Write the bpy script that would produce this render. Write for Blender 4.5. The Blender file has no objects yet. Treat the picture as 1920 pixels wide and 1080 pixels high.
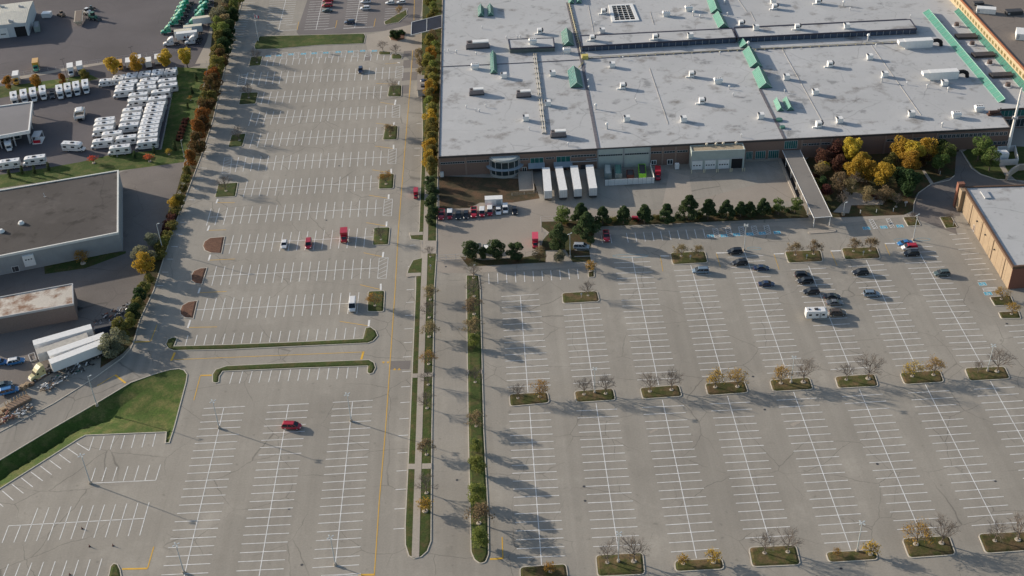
import bpy, math, random
from mathutils import Vector, Matrix
rnd = random.Random(7)
SC = bpy.context.scene
COL = SC.collection
# ------------------------------------------------------------------ camera
YAW, PITCH, ROLL, FPX, CAMH = .0138827665, .617601821, -.046644304, 2256.97686, 208.0
_f = Vector((math.sin(YAW)*math.cos(PITCH), math.cos(YAW)*math.cos(PITCH), -math.sin(PITCH)))
_r0 = Vector((math.cos(YAW), -math.sin(YAW), 0)); _u0 = _r0.cross(_f)
_R = math.cos(ROLL)*_r0 + math.sin(ROLL)*_u0
_U = -math.sin(ROLL)*_r0 + math.cos(ROLL)*_u0
CAM = Vector((0, 0, CAMH))
def ray(px, py): return _f*FPX + _R*(px-960) - _U*(py-540)
def G(px, py, z=0.0):
    """the world point at height z that the photograph shows at (px, py)"""
    d = ray(px, py); t = (z-CAMH)/d.z
    return Vector((d.x*t, d.y*t, z))
cd = bpy.data.cameras.new('camera'); cam = bpy.data.objects.new('camera', cd); COL.objects.link(cam)
cam.matrix_world = Matrix.Translation(CAM) @ Matrix((( _R.x,_U.x,-_f.x),(_R.y,_U.y,-_f.y),(_R.z,_U.z,-_f.z))).to_4x4()
cd.sensor_width = 36; cd.lens = FPX*36/1920; cd.clip_end = 9000; cd.clip_start = 1
SC.camera = cam
# ------------------------------------------------------------------ light
SUN_AZ_DIR = math.radians(151.7)      # direction towards the sun, from +X counter-clockwise
SUN_EL = math.radians(16.6)
sd = Vector((math.cos(SUN_AZ_DIR)*math.cos(SUN_EL), math.sin(SUN_AZ_DIR)*math.cos(SUN_EL), math.sin(SUN_EL)))
ld = bpy.data.lights.new('sun', 'SUN'); ld.energy = 4.6; ld.angle = math.radians(.53); ld.color = (1, .88, .74)
lo = bpy.data.objects.new('sun', ld); COL.objects.link(lo); lo.rotation_euler = sd.to_track_quat('Z', 'Y').to_euler(); lo.location = (0, 0, 300)
W = bpy.data.worlds.new('World'); SC.world = W; W.use_nodes = True
wn = W.node_tree.nodes; wl = W.node_tree.links
sky = wn.new('ShaderNodeTexSky'); sky.sky_type = 'NISHITA'; sky.sun_disc = False
sky.sun_elevation = SUN_EL; sky.sun_rotation = math.pi/2 - SUN_AZ_DIR
sky.air_density = 1.0; sky.dust_density = 1.5; sky.ozone_density = 1.0
wl.new(sky.outputs[0], wn['Background'].inputs[0]); wn['Background'].inputs[1].default_value = .115
SC.view_settings.view_transform = 'Standard'; SC.view_settings.look = 'None'
SC.view_settings.exposure = EXPOSURE = .47; SC.view_settings.gamma = 1
# ------------------------------------------------------------------ materials
MATS = {}
def mat(name, col, rough=.8, amt=.0, scale=1.0, col2=None, metal=0.0, coat=0.0, objrand=0.0, bump=0.0, detail=5):
    if name in MATS: return MATS[name]
    m = bpy.data.materials.new(name); m.use_nodes = True; MATS[name] = m
    nt = m.node_tree; b = nt.nodes['Principled BSDF']
    b.inputs['Roughness'].default_value = rough; b.inputs['Metallic'].default_value = metal
    b.inputs['Coat Weight'].default_value = coat
    c = (*col, 1)
    if rough > .6: b.inputs['Specular IOR Level'].default_value = .25
    tc = nt.nodes.new('ShaderNodeTexCoord')
    n = nt.nodes.new('ShaderNodeTexNoise'); n.inputs['Scale'].default_value = scale; n.inputs['Detail'].default_value = detail
    nt.links.new(tc.outputs['Object'], n.inputs['Vector'])
    mr = nt.nodes.new('ShaderNodeMapRange'); mr.inputs[1].default_value = .3; mr.inputs[2].default_value = .7
    mr.inputs[3].default_value = 0; mr.inputs[4].default_value = 1
    nt.links.new(n.outputs['Fac'], mr.inputs[0])
    mx = nt.nodes.new('ShaderNodeMix'); mx.data_type = 'RGBA'
    nt.links.new(mr.outputs[0], mx.inputs[0])
    c2 = col2 if col2 else tuple(max(0, v*(1-amt)) for v in col)
    mx.inputs[6].default_value = c if col2 else (*[min(1, v*(1+amt)) for v in col], 1)
    mx.inputs[7].default_value = (*c2, 1)
    out = mx.outputs[2]
    if objrand:
        oi = nt.nodes.new('ShaderNodeObjectInfo'); hs = nt.nodes.new('ShaderNodeHueSaturation')
        m2 = nt.nodes.new('ShaderNodeMapRange'); m2.inputs[3].default_value = 1-objrand; m2.inputs[4].default_value = 1+objrand
        nt.links.new(oi.outputs['Random'], m2.inputs[0]); nt.links.new(m2.outputs[0], hs.inputs['Value'])
        nt.links.new(out, hs.inputs['Color']); out = hs.outputs[0]
    nt.links.new(out, b.inputs['Base Color'])
    if bump:
        bp = nt.nodes.new('ShaderNodeBump'); bp.inputs['Strength'].default_value = bump; bp.inputs['Distance'].default_value = .1
        nt.links.new(n.outputs['Fac'], bp.inputs['Height']); nt.links.new(bp.outputs[0], b.inputs['Normal'])
    return m
def ground_mat(name, col, big=.12, fine=.1, crack=.5, crack_scale=.045, blot=.25, stain=None, lane=0.0, rough=.85, bt=(.62, .76), spots=0.0, wear=0.0):
    """asphalt, membrane roof, turf: large mottling, fine grain, wandering cracks or seams, dark blots"""
    m = bpy.data.materials.new(name); m.use_nodes = True; MATS[name] = m
    nt = m.node_tree; N = nt.nodes; L = nt.links; b = N['Principled BSDF']; b.inputs['Roughness'].default_value = rough
    b.inputs['Specular IOR Level'].default_value = .25
    geo = N.new('ShaderNodeNewGeometry')
    def noise(scale, det, vec=None, rg=.5):
        n = N.new('ShaderNodeTexNoise'); n.inputs['Scale'].default_value = scale; n.inputs['Detail'].default_value = det
        n.inputs['Roughness'].default_value = rg
        L.new(vec or geo.outputs['Position'], n.inputs['Vector']); return n
    def rng(src, a, b_, c, d):
        r = N.new('ShaderNodeMapRange'); r.inputs[1].default_value = a; r.inputs[2].default_value = b_
        r.inputs[3].default_value = c; r.inputs[4].default_value = d; L.new(src, r.inputs[0]); return r.outputs[0]
    def mul(a, b_):
        r = N.new('ShaderNodeMath'); r.operation = 'MULTIPLY'; L.new(a, r.inputs[0]); L.new(b_, r.inputs[1]); return r.outputs[0]
    v = rng(noise(.03, 6, rg=.6).outputs['Fac'], .35, .65, 1-big, 1+big)
    v = mul(v, rng(noise(2.2, 4, rg=.7).outputs['Fac'], .3, .7, 1-fine, 1+fine))
    if lane:   # streaks worn along the traffic direction
        mp = N.new('ShaderNodeMapping'); mp.inputs['Scale'].default_value = (.5, .012, 1); L.new(geo.outputs['Position'], mp.inputs[0])
        v = mul(v, rng(noise(1, 3, mp.outputs[0]).outputs['Fac'], .3, .7, 1-lane, 1+lane))
    if blot:
        v = mul(v, rng(noise(.16, 5, rg=.65).outputs['Fac'], bt[0], bt[1], 1, 1-blot))
    if spots:
        v = mul(v, rng(noise(.55, 3, rg=.5).outputs['Fac'], .66, .74, 1, 1-spots))
    if wear:
        v = mul(v, rng(noise(.075, 4, rg=.7).outputs['Fac'], .54, .68, 1, 1+wear))
    if crack:
        d = noise(.12, 5); vm = N.new('ShaderNodeVectorMath'); vm.operation = 'MULTIPLY_ADD'
        vm.inputs[1].default_value = (4, 4, 0); L.new(d.outputs['Color'], vm.inputs[0]); L.new(geo.outputs['Position'], vm.inputs[2])
        vo = N.new('ShaderNodeTexVoronoi'); vo.feature = 'DISTANCE_TO_EDGE'; vo.inputs['Scale'].default_value = crack_scale
        L.new(vm.outputs[0], vo.inputs['Vector'])
        line = rng(vo.outputs['Distance'], .0, .007, 1, 0)
        msk = rng(noise(.05, 3).outputs['Fac'], .42, .55, 0, crack)
        mm = mul(line, msk); inv = N.new('ShaderNodeMath'); inv.operation = 'SUBTRACT'; inv.inputs[0].default_value = 1
        L.new(mm, inv.inputs[1]); v = mul(v, inv.outputs[0])
    vmul = N.new('ShaderNodeVectorMath'); vmul.operation = 'SCALE'; L.new(v, vmul.inputs['Scale'])
    if stain:
        mx = N.new('ShaderNodeMix'); mx.data_type = 'RGBA'; mx.inputs[6].default_value = (*col, 1); mx.inputs[7].default_value = (*stain[0], 1)
        L.new(rng(noise(stain[1], 6, rg=.65).outputs['Fac'], stain[2], stain[3], 0, 1), mx.inputs[0]); L.new(mx.outputs[2], vmul.inputs[0])
    else: vmul.inputs[0].default_value = col
    L.new(vmul.outputs[0], b.inputs['Base Color'])
    bp = N.new('ShaderNodeBump'); bp.inputs['Strength'].default_value = .25; bp.inputs['Distance'].default_value = .03
    L.new(noise(6, 3).outputs['Fac'], bp.inputs['Height']); L.new(bp.outputs[0], b.inputs['Normal'])
    return m
# ------------------------------------------------------------------ mesh building
class MB:
    def __init__(s): s.v = []; s.f = []; s.m = []
    def add(s, vs, fs, mi=0, M=None):
        k = len(s.v); s.v += [tuple(M @ Vector(v)) if M else tuple(v) for v in vs]
        s.f += [tuple(i+k for i in f) for f in fs]; s.m += [mi]*len(fs); return s
    def box(s, x0, x1, y0, y1, z0, z1, mi=0, M=None):
        return s.hexa([(x0,y0,z0),(x1,y0,z0),(x1,y1,z0),(x0,y1,z0)], [(x0,y0,z1),(x1,y0,z1),(x1,y1,z1),(x0,y1,z1)], mi, M)
    def hexa(s, lo_, hi, mi=0, M=None):
        n = len(lo_); f = [tuple(range(n-1, -1, -1)), tuple(range(n, 2*n))]
        f += [(i, (i+1) % n, n+(i+1) % n, n+i) for i in range(n)]
        return s.add(list(lo_)+list(hi), f, mi, M)
    def prism(s, pts, z0, z1, mi=0, M=None):
        if area(pts) < 0: pts = list(reversed(pts))
        return s.hexa([(p[0], p[1], z0) for p in pts], [(p[0], p[1], z1) for p in pts], mi, M)
    def sheet(s, pts, z, mi=0):
        if area(pts) < 0: pts = list(reversed(pts))
        return s.add([(p[0], p[1], z) for p in pts], [tuple(range(len(pts)))], mi)
    def loft(s, rings, mi=0, M=None, cap=True):
        n = len(rings[0]); vs = [p for r in rings for p in r]; f = []
        for k in range(len(rings)-1):
            for i in range(n):
                j = (i+1) % n; f.append((k*n+i, k*n+j, (k+1)*n+j, (k+1)*n+i))
        if cap: f += [tuple(range(n-1, -1, -1)), tuple(range((len(rings)-1)*n, len(rings)*n))]
        return s.add(vs, f, mi, M)
    def tube(s, p, q, r0, r1=None, n=6, mi=0, M=None, cap=True):
        p = Vector(p); q = Vector(q); r1 = r0 if r1 is None else r1; d = (q-p).normalized()
        a = d.orthogonal().normalized(); b = d.cross(a)
        R = [[p_+(a*math.cos(t)+b*math.sin(t))*r for t in [2*math.pi*i/n for i in range(n)]] for p_, r in ((p, r0), (q, r1))]
        return s.loft(R, mi, M, cap)
    def cyl(s, c, r0, r1, z0, z1, n=12, mi=0, M=None):
        return s.tube((c[0], c[1], z0), (c[0], c[1], z1), r0, r1, n, mi, M)
    def line(s, a, b, w, z, mi=0, h=0.0):
        """painted strip from a to b on the ground"""
        a = Vector(a[:2]); b = Vector(b[:2]); d = (b-a).normalized()*w/2; n = Vector((-d.y, d.x))
        pts = [a-n, b-n, b+n, a+n]
        return s.prism([tuple(p) for p in pts], z, z+h, mi) if h else s.sheet([tuple(p) for p in pts], z, mi)
def area(p): return sum(p[i][0]*p[(i+1) % len(p)][1]-p[(i+1) % len(p)][0]*p[i][1] for i in range(len(p)))/2
def obj(name, mb, mats, parent=None, smooth=False):
    me = bpy.data.meshes.new(name); me.from_pydata(mb.v, [], mb.f)
    for m in (mats if isinstance(mats, (list, tuple)) else [mats]): me.materials.append(m)
    me.polygons.foreach_set('material_index', mb.m)
    if smooth: me.polygons.foreach_set('use_smooth', [True]*len(me.polygons))
    me.update(); o = bpy.data.objects.new(name, me); COL.objects.link(o)
    if parent: o.parent = parent
    return o
def tag(o, label, cat, group=None):
    o['label'] = label; o['category'] = cat
    if group: o['group'] = group
    return o
def thing(name, label, cat, loc=(0, 0, 0), rz=0.0, group=None):
    o = bpy.data.objects.new(name, None); COL.objects.link(o); o.empty_display_size = .5
    o.location = loc; o.rotation_euler = (0, 0, rz); return tag(o, label, cat, group)
def struct(name, mb, mats, parent=None):
    o = obj(name, mb, mats, parent)
    if parent is None: o['kind'] = 'structure'
    return o
KIDS = {}
def kids(o):
    return [c for c in o.children]
def dup(o, loc=None, rz=None, label=None, group=None, sc=None, parent=None, mats=None):
    c = o.copy(); COL.objects.link(c)
    if parent: c.parent = parent
    for ch in kids(o):
        dup(ch, parent=c)
    if loc is not None: c.location = loc
    if rz is not None: c.rotation_euler = (0, 0, rz)
    if sc is not None: c.scale = sc if hasattr(sc, '__len__') else (sc, sc, sc)
    if label: c['label'] = label
    if group: c['group'] = group
    return c
class Proto:
    """build a kind once; the first placement moves the original, later ones copy it"""
    def __init__(s, fn): s.fn = fn; s.o = None
    def put(s, loc, rz, label, group=None, sc=None):
        if s.o is None: s.o = o = s.fn(); first = True
        else: o = dup(s.o); 
        o.location = loc; o.rotation_euler = (0, 0, rz); o['label'] = label
        if group: o['group'] = group
        elif 'group' in o: del o['group']
        o.scale = (sc, sc, sc) if (sc and not hasattr(sc, '__len__')) else (sc or (1, 1, 1))
        return o
ORDW = 'first second third fourth fifth sixth seventh eighth ninth tenth eleventh twelfth thirteenth fourteenth fifteenth sixteenth seventeenth eighteenth nineteenth twentieth'.split()
NUMW = 'one two three four five six seven eight nine ten eleven twelve thirteen fourteen fifteen sixteen seventeen eighteen nineteen twenty'.split()
def head(px, py, dx, dy, z=0):
    a = G(px, py, z); b = G(px+dx, py+dy, z); return math.atan2(b.y-a.y, b.x-a.x)
def PW(pts, z=0): return [tuple(G(x, y, z)[:2]) for x, y in pts]
def rounded(pts, r, n=5):
    out = []; k = len(pts)
    rr = r if hasattr(r, '__len__') else [r]*k
    for i in range(k):
        p = Vector(pts[i]); a = Vector(pts[i-1])-p; b = Vector(pts[(i+1) % k])-p
        la, lb = a.length, b.length; R = min(rr[i], la*.48, lb*.48)
        if R < .05: out.append(tuple(p)); continue
        a = p+a/la*R; b = p+b/lb*R
        for j in range(n+1):
            t = j/n; out.append(tuple(a*(1-t)**2+p*2*t*(1-t)+b*t*t))
    return out
def inset(pts, d):
    if area(pts) < 0: pts = list(reversed(pts))
    out = []; k = len(pts)
    for i in range(k):
        p = Vector(pts[i]); a = (p-Vector(pts[i-1])); b = (Vector(pts[(i+1) % k])-p)
        if a.length < 1e-6 or b.length < 1e-6: out.append(tuple(p)); continue
        a.normalize(); b.normalize(); n = Vector((-a.y, a.x))+Vector((-b.y, b.x))
        if n.length < .2: n = Vector((-a.y, a.x))
        n.normalize(); c = max(.5, n.dot(Vector((-a.y, a.x)))); out.append(tuple(p+n*d/c))
    return out
# ------------------------------------------------------------------ colours
ASPH = ground_mat('asphalt', (.292, .270, .232), big=.10, fine=.09, crack=.42, crack_scale=.062, blot=.18, lane=.06, spots=.22, wear=.13)
ROAD = ground_mat('road_asphalt', (.25, .232, .202), big=.08, fine=.07, crack=.4, blot=.15, lane=.12, spots=.15)
YARD = ground_mat('yard_asphalt', (.108, .099, .104), big=.14, fine=.1, crack=.2, blot=.2)
YARD2 = ground_mat('worn_asphalt', (.165, .147, .133), big=.2, fine=.12, crack=.35, blot=.4)
PATCH = ground_mat('patch_asphalt', (.19, .172, .158), big=.1, fine=.1, crack=.2, blot=.1)
CONC = ground_mat('concrete', (.36, .32, .27), big=.1, fine=.1, crack=.2, crack_scale=.2, blot=.15)
LAWN = ground_mat('lawn', (.050, .084, .016), big=.3, fine=.35, crack=0, blot=.4, stain=((.12, .12, .04), .3, .45, .66), rough=1)
VERGE = ground_mat('verge_turf', (.048, .070, .017), big=.2, fine=.35, crack=0, blot=.35, stain=((.105, .085, .035), .35, .46, .68), rough=1)
ISLE = ground_mat('island_turf', (.060, .066, .019), big=.25, fine=.35, crack=0, blot=.3, stain=((.13, .09, .045), .3, .43, .60), rough=1)
MULCH = ground_mat('mulch', (.14, .075, .05), big=.2, fine=.4, crack=0, blot=.4, rough=1)
DIRT = ground_mat('dirt', (.115, .07, .04), big=.25, fine=.3, crack=0, blot=.6, stain=((.06, .05, .028), .2, .40, .55), rough=1)
GARDEN = ground_mat('garden_turf', (.045, .052, .018), big=.2, fine=.35, crack=0, blot=.3, stain=((.085, .052, .026), .25, .42, .62), rough=1)
KERB = mat('kerb_concrete', (.50, .46, .39), .9, .12, 1.5)
WHITE = mat('white_paint_line', (.82, .82, .80), .7, .0, .8, col2=(.56, .55, .52))
YEL = mat('yellow_paint_line', (.74, .43, .04), .7, .0, .8, col2=(.58, .36, .07))
BLUEP = mat('blue_paint_pad', (.10, .36, .48), .7, .2, 2)
ROOFM = ground_mat('roof_membrane', (.44, .445, .445), big=.05, fine=.03, crack=.3, crack_scale=.035, blot=.38, bt=(.58,.68), spots=.3, wear=.06, stain=((.20, .185, .17), .11, .56, .72), rough=.7)
BRICK = mat('brown_brick', (.215, .145, .115), .9, .12, 6)
TAN = mat('tan_brick', (.275, .212, .145), .9, .07, .6)
GLASS = mat('dark_glass', (.03, .045, .05), .12, .3, .5)
TEAL = mat('teal_glass', (.025, .12, .11), .2, .3, .8)
GREENM = mat('green_sheet', (.075, .24, .18), .45, .12, .8)
DGREEN = mat('dark_green_sheet', (.06, .17, .13), .5, .15, .8)
WHITEM = mat('white_metal', (.74, .74, .72), .45, .06, 1.2)
GREYM = mat('grey_metal', (.42, .43, .44), .5, .1, 1.5)
DARK = mat('dark_metal', (.045, .045, .05), .6, .2, 2)
BLACK = mat('black_rubber', (.02, .02, .022), .8, .2, 3)
CHROME = mat('bright_metal', (.6, .6, .6), .3, .05, 2, metal=.8)
LAMPG = mat('lamp_glass', (.75, .75, .7), .2, .02, 2)
REDG = mat('red_lens', (.4, .02, .02), .3, .1, 2)
GREYCLAD = mat('grey_green_cladding', (.40, .44, .41), .7, .05, .7)
WALLGREY = mat('grey_panel_wall', (.30, .31, .31), .8, .06, .4)
PARAPET = mat('dark_fascia', (.05, .045, .045), .6, .2, 1)
BARK = mat('bark', (.13, .105, .085), .95, .25, 4)
TWIG = mat('twig_bark', (.15, .125, .105), .95, .2, 4)
# ------------------------------------------------------------------ ground, with the swale cut out of it
HILL = [(336,691),(346,694),(352,702),(350,716),(328,800),(318,831),(309,832),(311,811),(160,817),(147,824),(-60,955),(-60,905),(0,862),(100,802),(190,750),(245,717),(290,701),(318,693)]
hill = PW(HILL)
if area(hill) < 0: hill.reverse()
B_ = 3500
g = MB()
j = min(range(len(hill)), key=lambda i: hill[i][1])
hh = hill[j:]+hill[:j]; hh = [hh[0]]+hh[1:][::-1]       # clockwise hole
outer = [(hh[0][0], -B_), (B_, -B_), (B_, B_), (-B_, B_), (-B_, -B_), (hh[0][0]-.01, -B_)]
g.add([(x, y, 0) for x, y in outer+[(hh[0][0]-.01, hh[0][1])]+hh[::-1][:0]+hh[1:]+[hh[0]]], [])
# the sheet is laid as strips round the hole so that every face stays simple
xs = [p[0] for p in hill]; ys = [p[1] for p in hill]; x0, x1, y0, y1 = min(xs), max(xs), min(ys), max(ys)
g = MB()
g.sheet([(-B_,-B_),(B_,-B_),(B_,y0),(-B_,y0)], 0); g.sheet([(-B_,y1),(B_,y1),(B_,B_),(-B_,B_)], 0)
g.sheet([(-B_,y0),(x0,y0),(x0,y1),(-B_,y1)], 0); g.sheet([(x1,y0),(B_,y0),(B_,y1),(x1,y1)], 0)
def ext(key): return max(range(len(hill)), key=key)
iW = ext(lambda i: -hill[i][0]); iS = ext(lambda i: -hill[i][1]); iE = ext(lambda i: hill[i][0]); iN = ext(lambda i: hill[i][1])
def walk(a, b):
    out = [hill[a]]; i = a
    while i != b: i = (i+1) % len(hill); out.append(hill[i])
    return out
for a, b, corner in ((iW, iS, (x0, y0)), (iS, iE, (x1, y0)), (iE, iN, (x1, y1)), (iN, iW, (x0, y1))):
    w = walk(a, b)
    if len(w) > 1:
        pts = [corner]+w[::-1]
        g.add([(p[0], p[1], 0) for p in pts], [tuple(range(len(pts)))])
ground = struct('ground', g, ASPH)
bpy.context.view_layer.update()
# swale turf: steep dark bank under the road kerb, then a gentle rise back to the car park
def edge_z(x, y):
    # distance from the road-side edge
    best = 1e9
    for a, b in zip(ROADSIDE[:-1], ROADSIDE[1:]):
        a = Vector(a); b = Vector(b); p = Vector((x, y)); t = max(0, min(1, (p-a).dot(b-a)/(b-a).length_squared)); best = min(best, (p-a-(b-a)*t).length)
    bo = 1e9
    for i in range(len(hill)):
        a = Vector(hill[i]); b = Vector(hill[(i+1) % len(hill)]); p = Vector((x, y)); t = max(0, min(1, (p-a).dot(b-a)/(b-a).length_squared)); bo = min(bo, (p-a-(b-a)*t).length)
    return best, bo
ROADSIDE = PW([(-60,905),(0,862),(100,802),(190,750),(245,717),(290,701),(318,693)])
ROADSIDE = [tuple(p) for p in ROADSIDE]
def inside(p, poly):
    c = False; k = len(poly)
    for i in range(k):
        a = poly[i]; b = poly[i-1]
        if (a[1] > p[1]) != (b[1] > p[1]) and p[0] < (b[0]-a[0])*(p[1]-a[1])/(b[1]-a[1])+a[0]: c = not c
    return c
import bmesh
bm = bmesh.new(); STEP = 1.1
nx = int((x1-x0)/STEP)+2; ny = int((y1-y0)/STEP)+2
# fine grid clipped to the outline: triangulate outline + interior points with delaunay
from mathutils.geometry import delaunay_2d_cdt
pts2 = []
for i in range(len(hill)):
    a = Vector(hill[i]); b = Vector(hill[(i+1) % len(hill)]); n_ = max(1, int((b-a).length/1.5))
    for k in range(n_): pts2.append(a+(b-a)*k/n_)
nb = len(pts2)
for ix in range(nx):
    for iy in range(ny):
        p = Vector((x0+ix*STEP+rnd.uniform(-.2, .2), y0+iy*STEP+rnd.uniform(-.2, .2)))
        if inside(p, hill) and edge_z(*p)[1] > .6: pts2.append(p)
vs, _e, fs, *_ = delaunay_2d_cdt(pts2, [(i, (i+1) % nb) for i in range(nb)], [], 0, 1e-4)
fs = [f for f in fs if inside((sum(vs[i][0] for i in f)/3, sum(vs[i][1] for i in f)/3), hill)]
def swale_z(x, y):
    r, e = edge_z(x, y)
    d = 2.7*min(1, max(0, r-.3)/5.0)            # bank down from the road
    up = max(0, 1-e/14.0) if e < r-.5 else 0
    other = e if e < r-.01 else 99
    fade = min(1, other/9.0); east = Vector(hill[iE]); 
    de = (Vector((x, y))-Vector(G(335, 700)[:2])).length
    z = -d*fade*min(1, max(0, de-6)/22)
    return z+.02
mbs = MB(); mbs.add([(v[0], v[1], swale_z(v[0], v[1]) if k >= nb else .05) for k, v in enumerate(vs)], fs)
struct('grass_swale', mbs, LAWN)
kb = MB()
def kerb_ring(mb, pts, w=.22, h=.13, mi=0):
    if area(pts) < 0: pts = pts[::-1]
    inn = inset(pts, w); k = len(pts)
    vs_ = [(x, y, -.05) for x, y in pts]+[(x, y, h) for x, y in pts]+[(x, y, h) for x, y in inn]+[(x, y, -.05) for x, y in inn]
    f = []
    for i in range(k):
        j_ = (i+1) % k
        for a in range(3): f.append((a*k+i, a*k+j_, (a+1)*k+j_, (a+1)*k+i))
    mb.add(vs_, f, mi); return inn
kerb_ring(kb, hill, .25)
struct('kerb', kb, KERB)
def island(px, r=1.0, turf=ISLE, h=.13, mound=.12, px_is_world=False, bumpy=True, name='grass_island'):
    P_ = px if px_is_world else PW(px)
    P_ = rounded(P_, r) if r is not None else P_
    if area(P_) < 0: P_ = P_[::-1]
    mb = MB(); inn = kerb_ring(mb, P_)
    k = MB(); k.v, k.f, k.m = mb.v, mb.f, mb.m
    t = MB(); inn2 = inset(inn, .5)
    n = len(inn)
    t.add([(x, y, h-.03) for x, y in inn]+[(x, y, h+mound) for x, y in inn2], [(i, (i+1) % n, n+(i+1) % n, n+i) for i in range(n)]+[tuple(range(n, 2*n))])
    o = struct(name, t, turf); obj('kerb', k, KERB, o)
    return o
def flat(name, px, m, z, world=False):
    return struct(name, MB().sheet(px if world else PW(px), z), m)
# yards, roads, paths on the left
flat('car_park_asphalt', [(583,-20),(800,-20),(786,38),(772,52),(700,60),(562,68),(556,60)], ground_mat('dark_asphalt', (.17,.155,.15), big=.1, fine=.08, crack=.25, blot=.15), .004)
flat('yard_paving', [(-120,-120),(440,-120),(402,0),(392,60),(375,123),(170,158),(0,185),(-120,200)], YARD, .004)
flat('yard_paving', [(-120,205),(0,172),(165,152),(190,146),(330,128),(322,180),(300,278),(290,287),(200,297),(150,312),(0,330),(-120,345)], YARD, .008)
flat('worn_yard', [(233,320),(345,300),(330,380),(300,470),(262,560),(250,600),(232,620),(-120,830),(-120,470)], YARD2, .006)
flat('gravel_strip', [(396,60),(402,75),(392,118),(366,120)], CONC, .012)
flat('pavement', [(-60,163),(0,150),(125,127),(215,113),(215,117),(125,132),(0,156),(-60,169)], CONC, .012)
flat('road', [(330,655),(300,660),(262,655),(236,668),(190,702),(100,757),(0,810),(-80,855),(-80,915),(0,862),(100,802),(190,750),(245,717),(290,701),(318,693),(345,690)], ROAD, .010)
# lawns on the left
flat('lawn', [(388,128),(330,126),(322,180),(303,280),(200,292),(150,304),(80,316),(-120,345),(-120,375),(0,353),(225,320),(345,304),(352,280),(372,200)], LAWN, .02)
flat('lawn', [(-60,168),(40,158),(170,140),(185,148),(165,152),(0,184),(-60,195)], LAWN, .016)
flat('lawn', [(82,489),(236,471),(236,475),(160,503),(84,514)], VERGE, .02)
flat('hedge_bed', [(404,-40),(398,60),(392,125),(374,200),(352,285),(348,300),(325,380),(300,455),(285,480),(270,520),(258,570),(245,600),(200,640),(190,665),(188,690),(230,663),(247,645),(262,600),(288,545),(310,475),(336,400),(378,290),(400,222),(435,68),(462,-40)], GARDEN, .024)
# long kerb of the car park below the hedge
kk = MB()
ln = PW([(462,-40),(452,10),(435,68),(400,222),(378,290),(336,400),(310,475),(288,545),(262,600),(251,641),(244,655),(228,672),(180,707),(100,757),(0,810),(-80,853)])
for a, b in zip(ln[:-1], ln[1:]): kk.line(a, b, .25, -.02, 0, .15)
struct('kerb', kk, KERB)
# the two medians with the walk
MED_A = [(759,985),(759.5,1022),(766,1043),(776,1048),(790,1045),(802,1034),(809,1015),(810.5,810),(815,540),(819,478),(819,455),(819,437),(822,300),(831,-40),(793,-40),(790,60),(789,120),(792,250),(789,330),(785.5,430),(784,437),(767,437),(770,449),(792,452),(790,484),(774,488),(765,505),(762,517),(779,519),(779,540),(767.5,810)]
island(MED_A, None, VERGE, mound=.02, name='grass_median')
island([(874,516),(874,540),(877.5,810),(882.5,1035),(889,1050),(900,1058),(911,1055),(917,1040),(916,960),(908,810),(901,540),(898,516)], .6, VERGE, name='grass_median')
wk = MB()
def strip(mb, px, z0, z1, mi=0): mb.prism(PW(px), z0, z1, mi)
walkpts_l = [(772,1046),(780,810),(789,540),(794,430),(797,335),(799,250),(800,100)]
walkpts_r = [(786,1045),(792,810),(800,540),(803,430),(805,335),(806,250),(807,100)]
for i in range(6):
    strip(wk, [walkpts_l[i], walkpts_r[i], walkpts_r[i+1], walkpts_l[i+1]], .1, .185)
cw = MB()
for c in ([(765.5,870.5),(779,870.5),(779,880.5),(765,880.5)],[(791.5,870),(809.5,869.5),(809.5,879.5),(791,880)],[(773,701.5),(783.5,701),(783,709),(772.5,709)],[(794.5,700),(812,699.5),(811.5,706.5),(794.5,707.5)],
          [(877,694.5),(904,694),(904,701.5),(877,702.5)],[(762,513),(789,512),(789,518),(763,520)],[(767,436),(793,435.5),(793,441),(771,442)],[(789.5,452),(792,452),(792,484),(790,484)],[(801,452),(819,452),(818,476),(801,476)]):
    strip(cw, c, .1, .178)
struct('footpath', wk, CONC); struct('path', cw, CONC)
# drive to the gate, yard concrete, dirt bank, garden, driveway
flat('road', [(818,420),(822,385),(990,372),(1130,395),(1225,395),(1480,330),(1500,375),(1215,410),(1040,415),(1022,435),(1010,470),(1000,480),(905,490),(873,480),(874,512),(819,512)], ground_mat('yard_concrete', (.30, .265, .225), big=.1, fine=.08, crack=.3, blot=.2), .012)
flat('paving', [(1292,330),(1255,322),(1240,395),(1300,378)], CONC, .014)
flat('dirt_bank', [(823,330),(975,335),(1003,345),(1012,372),(960,380),(900,380),(880,390),(835,392),(824,400)], DIRT, .02)
flat('hedge_bed', [(862,480),(878,500),(1023,492),(1023,470),(1060,468),(1074,492),(1108,490),(1105,470),(1118,425),(1520,408),(1508,385),(1480,388),(1300,405),(1016,416),(1015,425),(1030,436),(1018,450),(1012,476),(985,482),(905,488)], GARDEN, .02)
flat('footpath', [(898,500),(1023,493),(1100,487),(1113,449),(1120,433),(1530,413),(1690,402),(1705,400),(1706,405),(1530,424),(1500,430),(1460,424),(1125,442),(1117,475),(1114,494),(1095,500),(1020,504),(900,511)], CONC, .016)
flat('footpath', [(1023,492),(1026,440),(1016,426),(1036,432),(1040,468),(1037,492)], CONC, .018)
flat('garden_lawn', [(1510,300),(1545,275),(1770,270),(1800,275),(1790,330),(1745,345),(1718,365),(1712,395),(1695,403),(1562,408),(1528,345)], GARDEN, .02)
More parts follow.
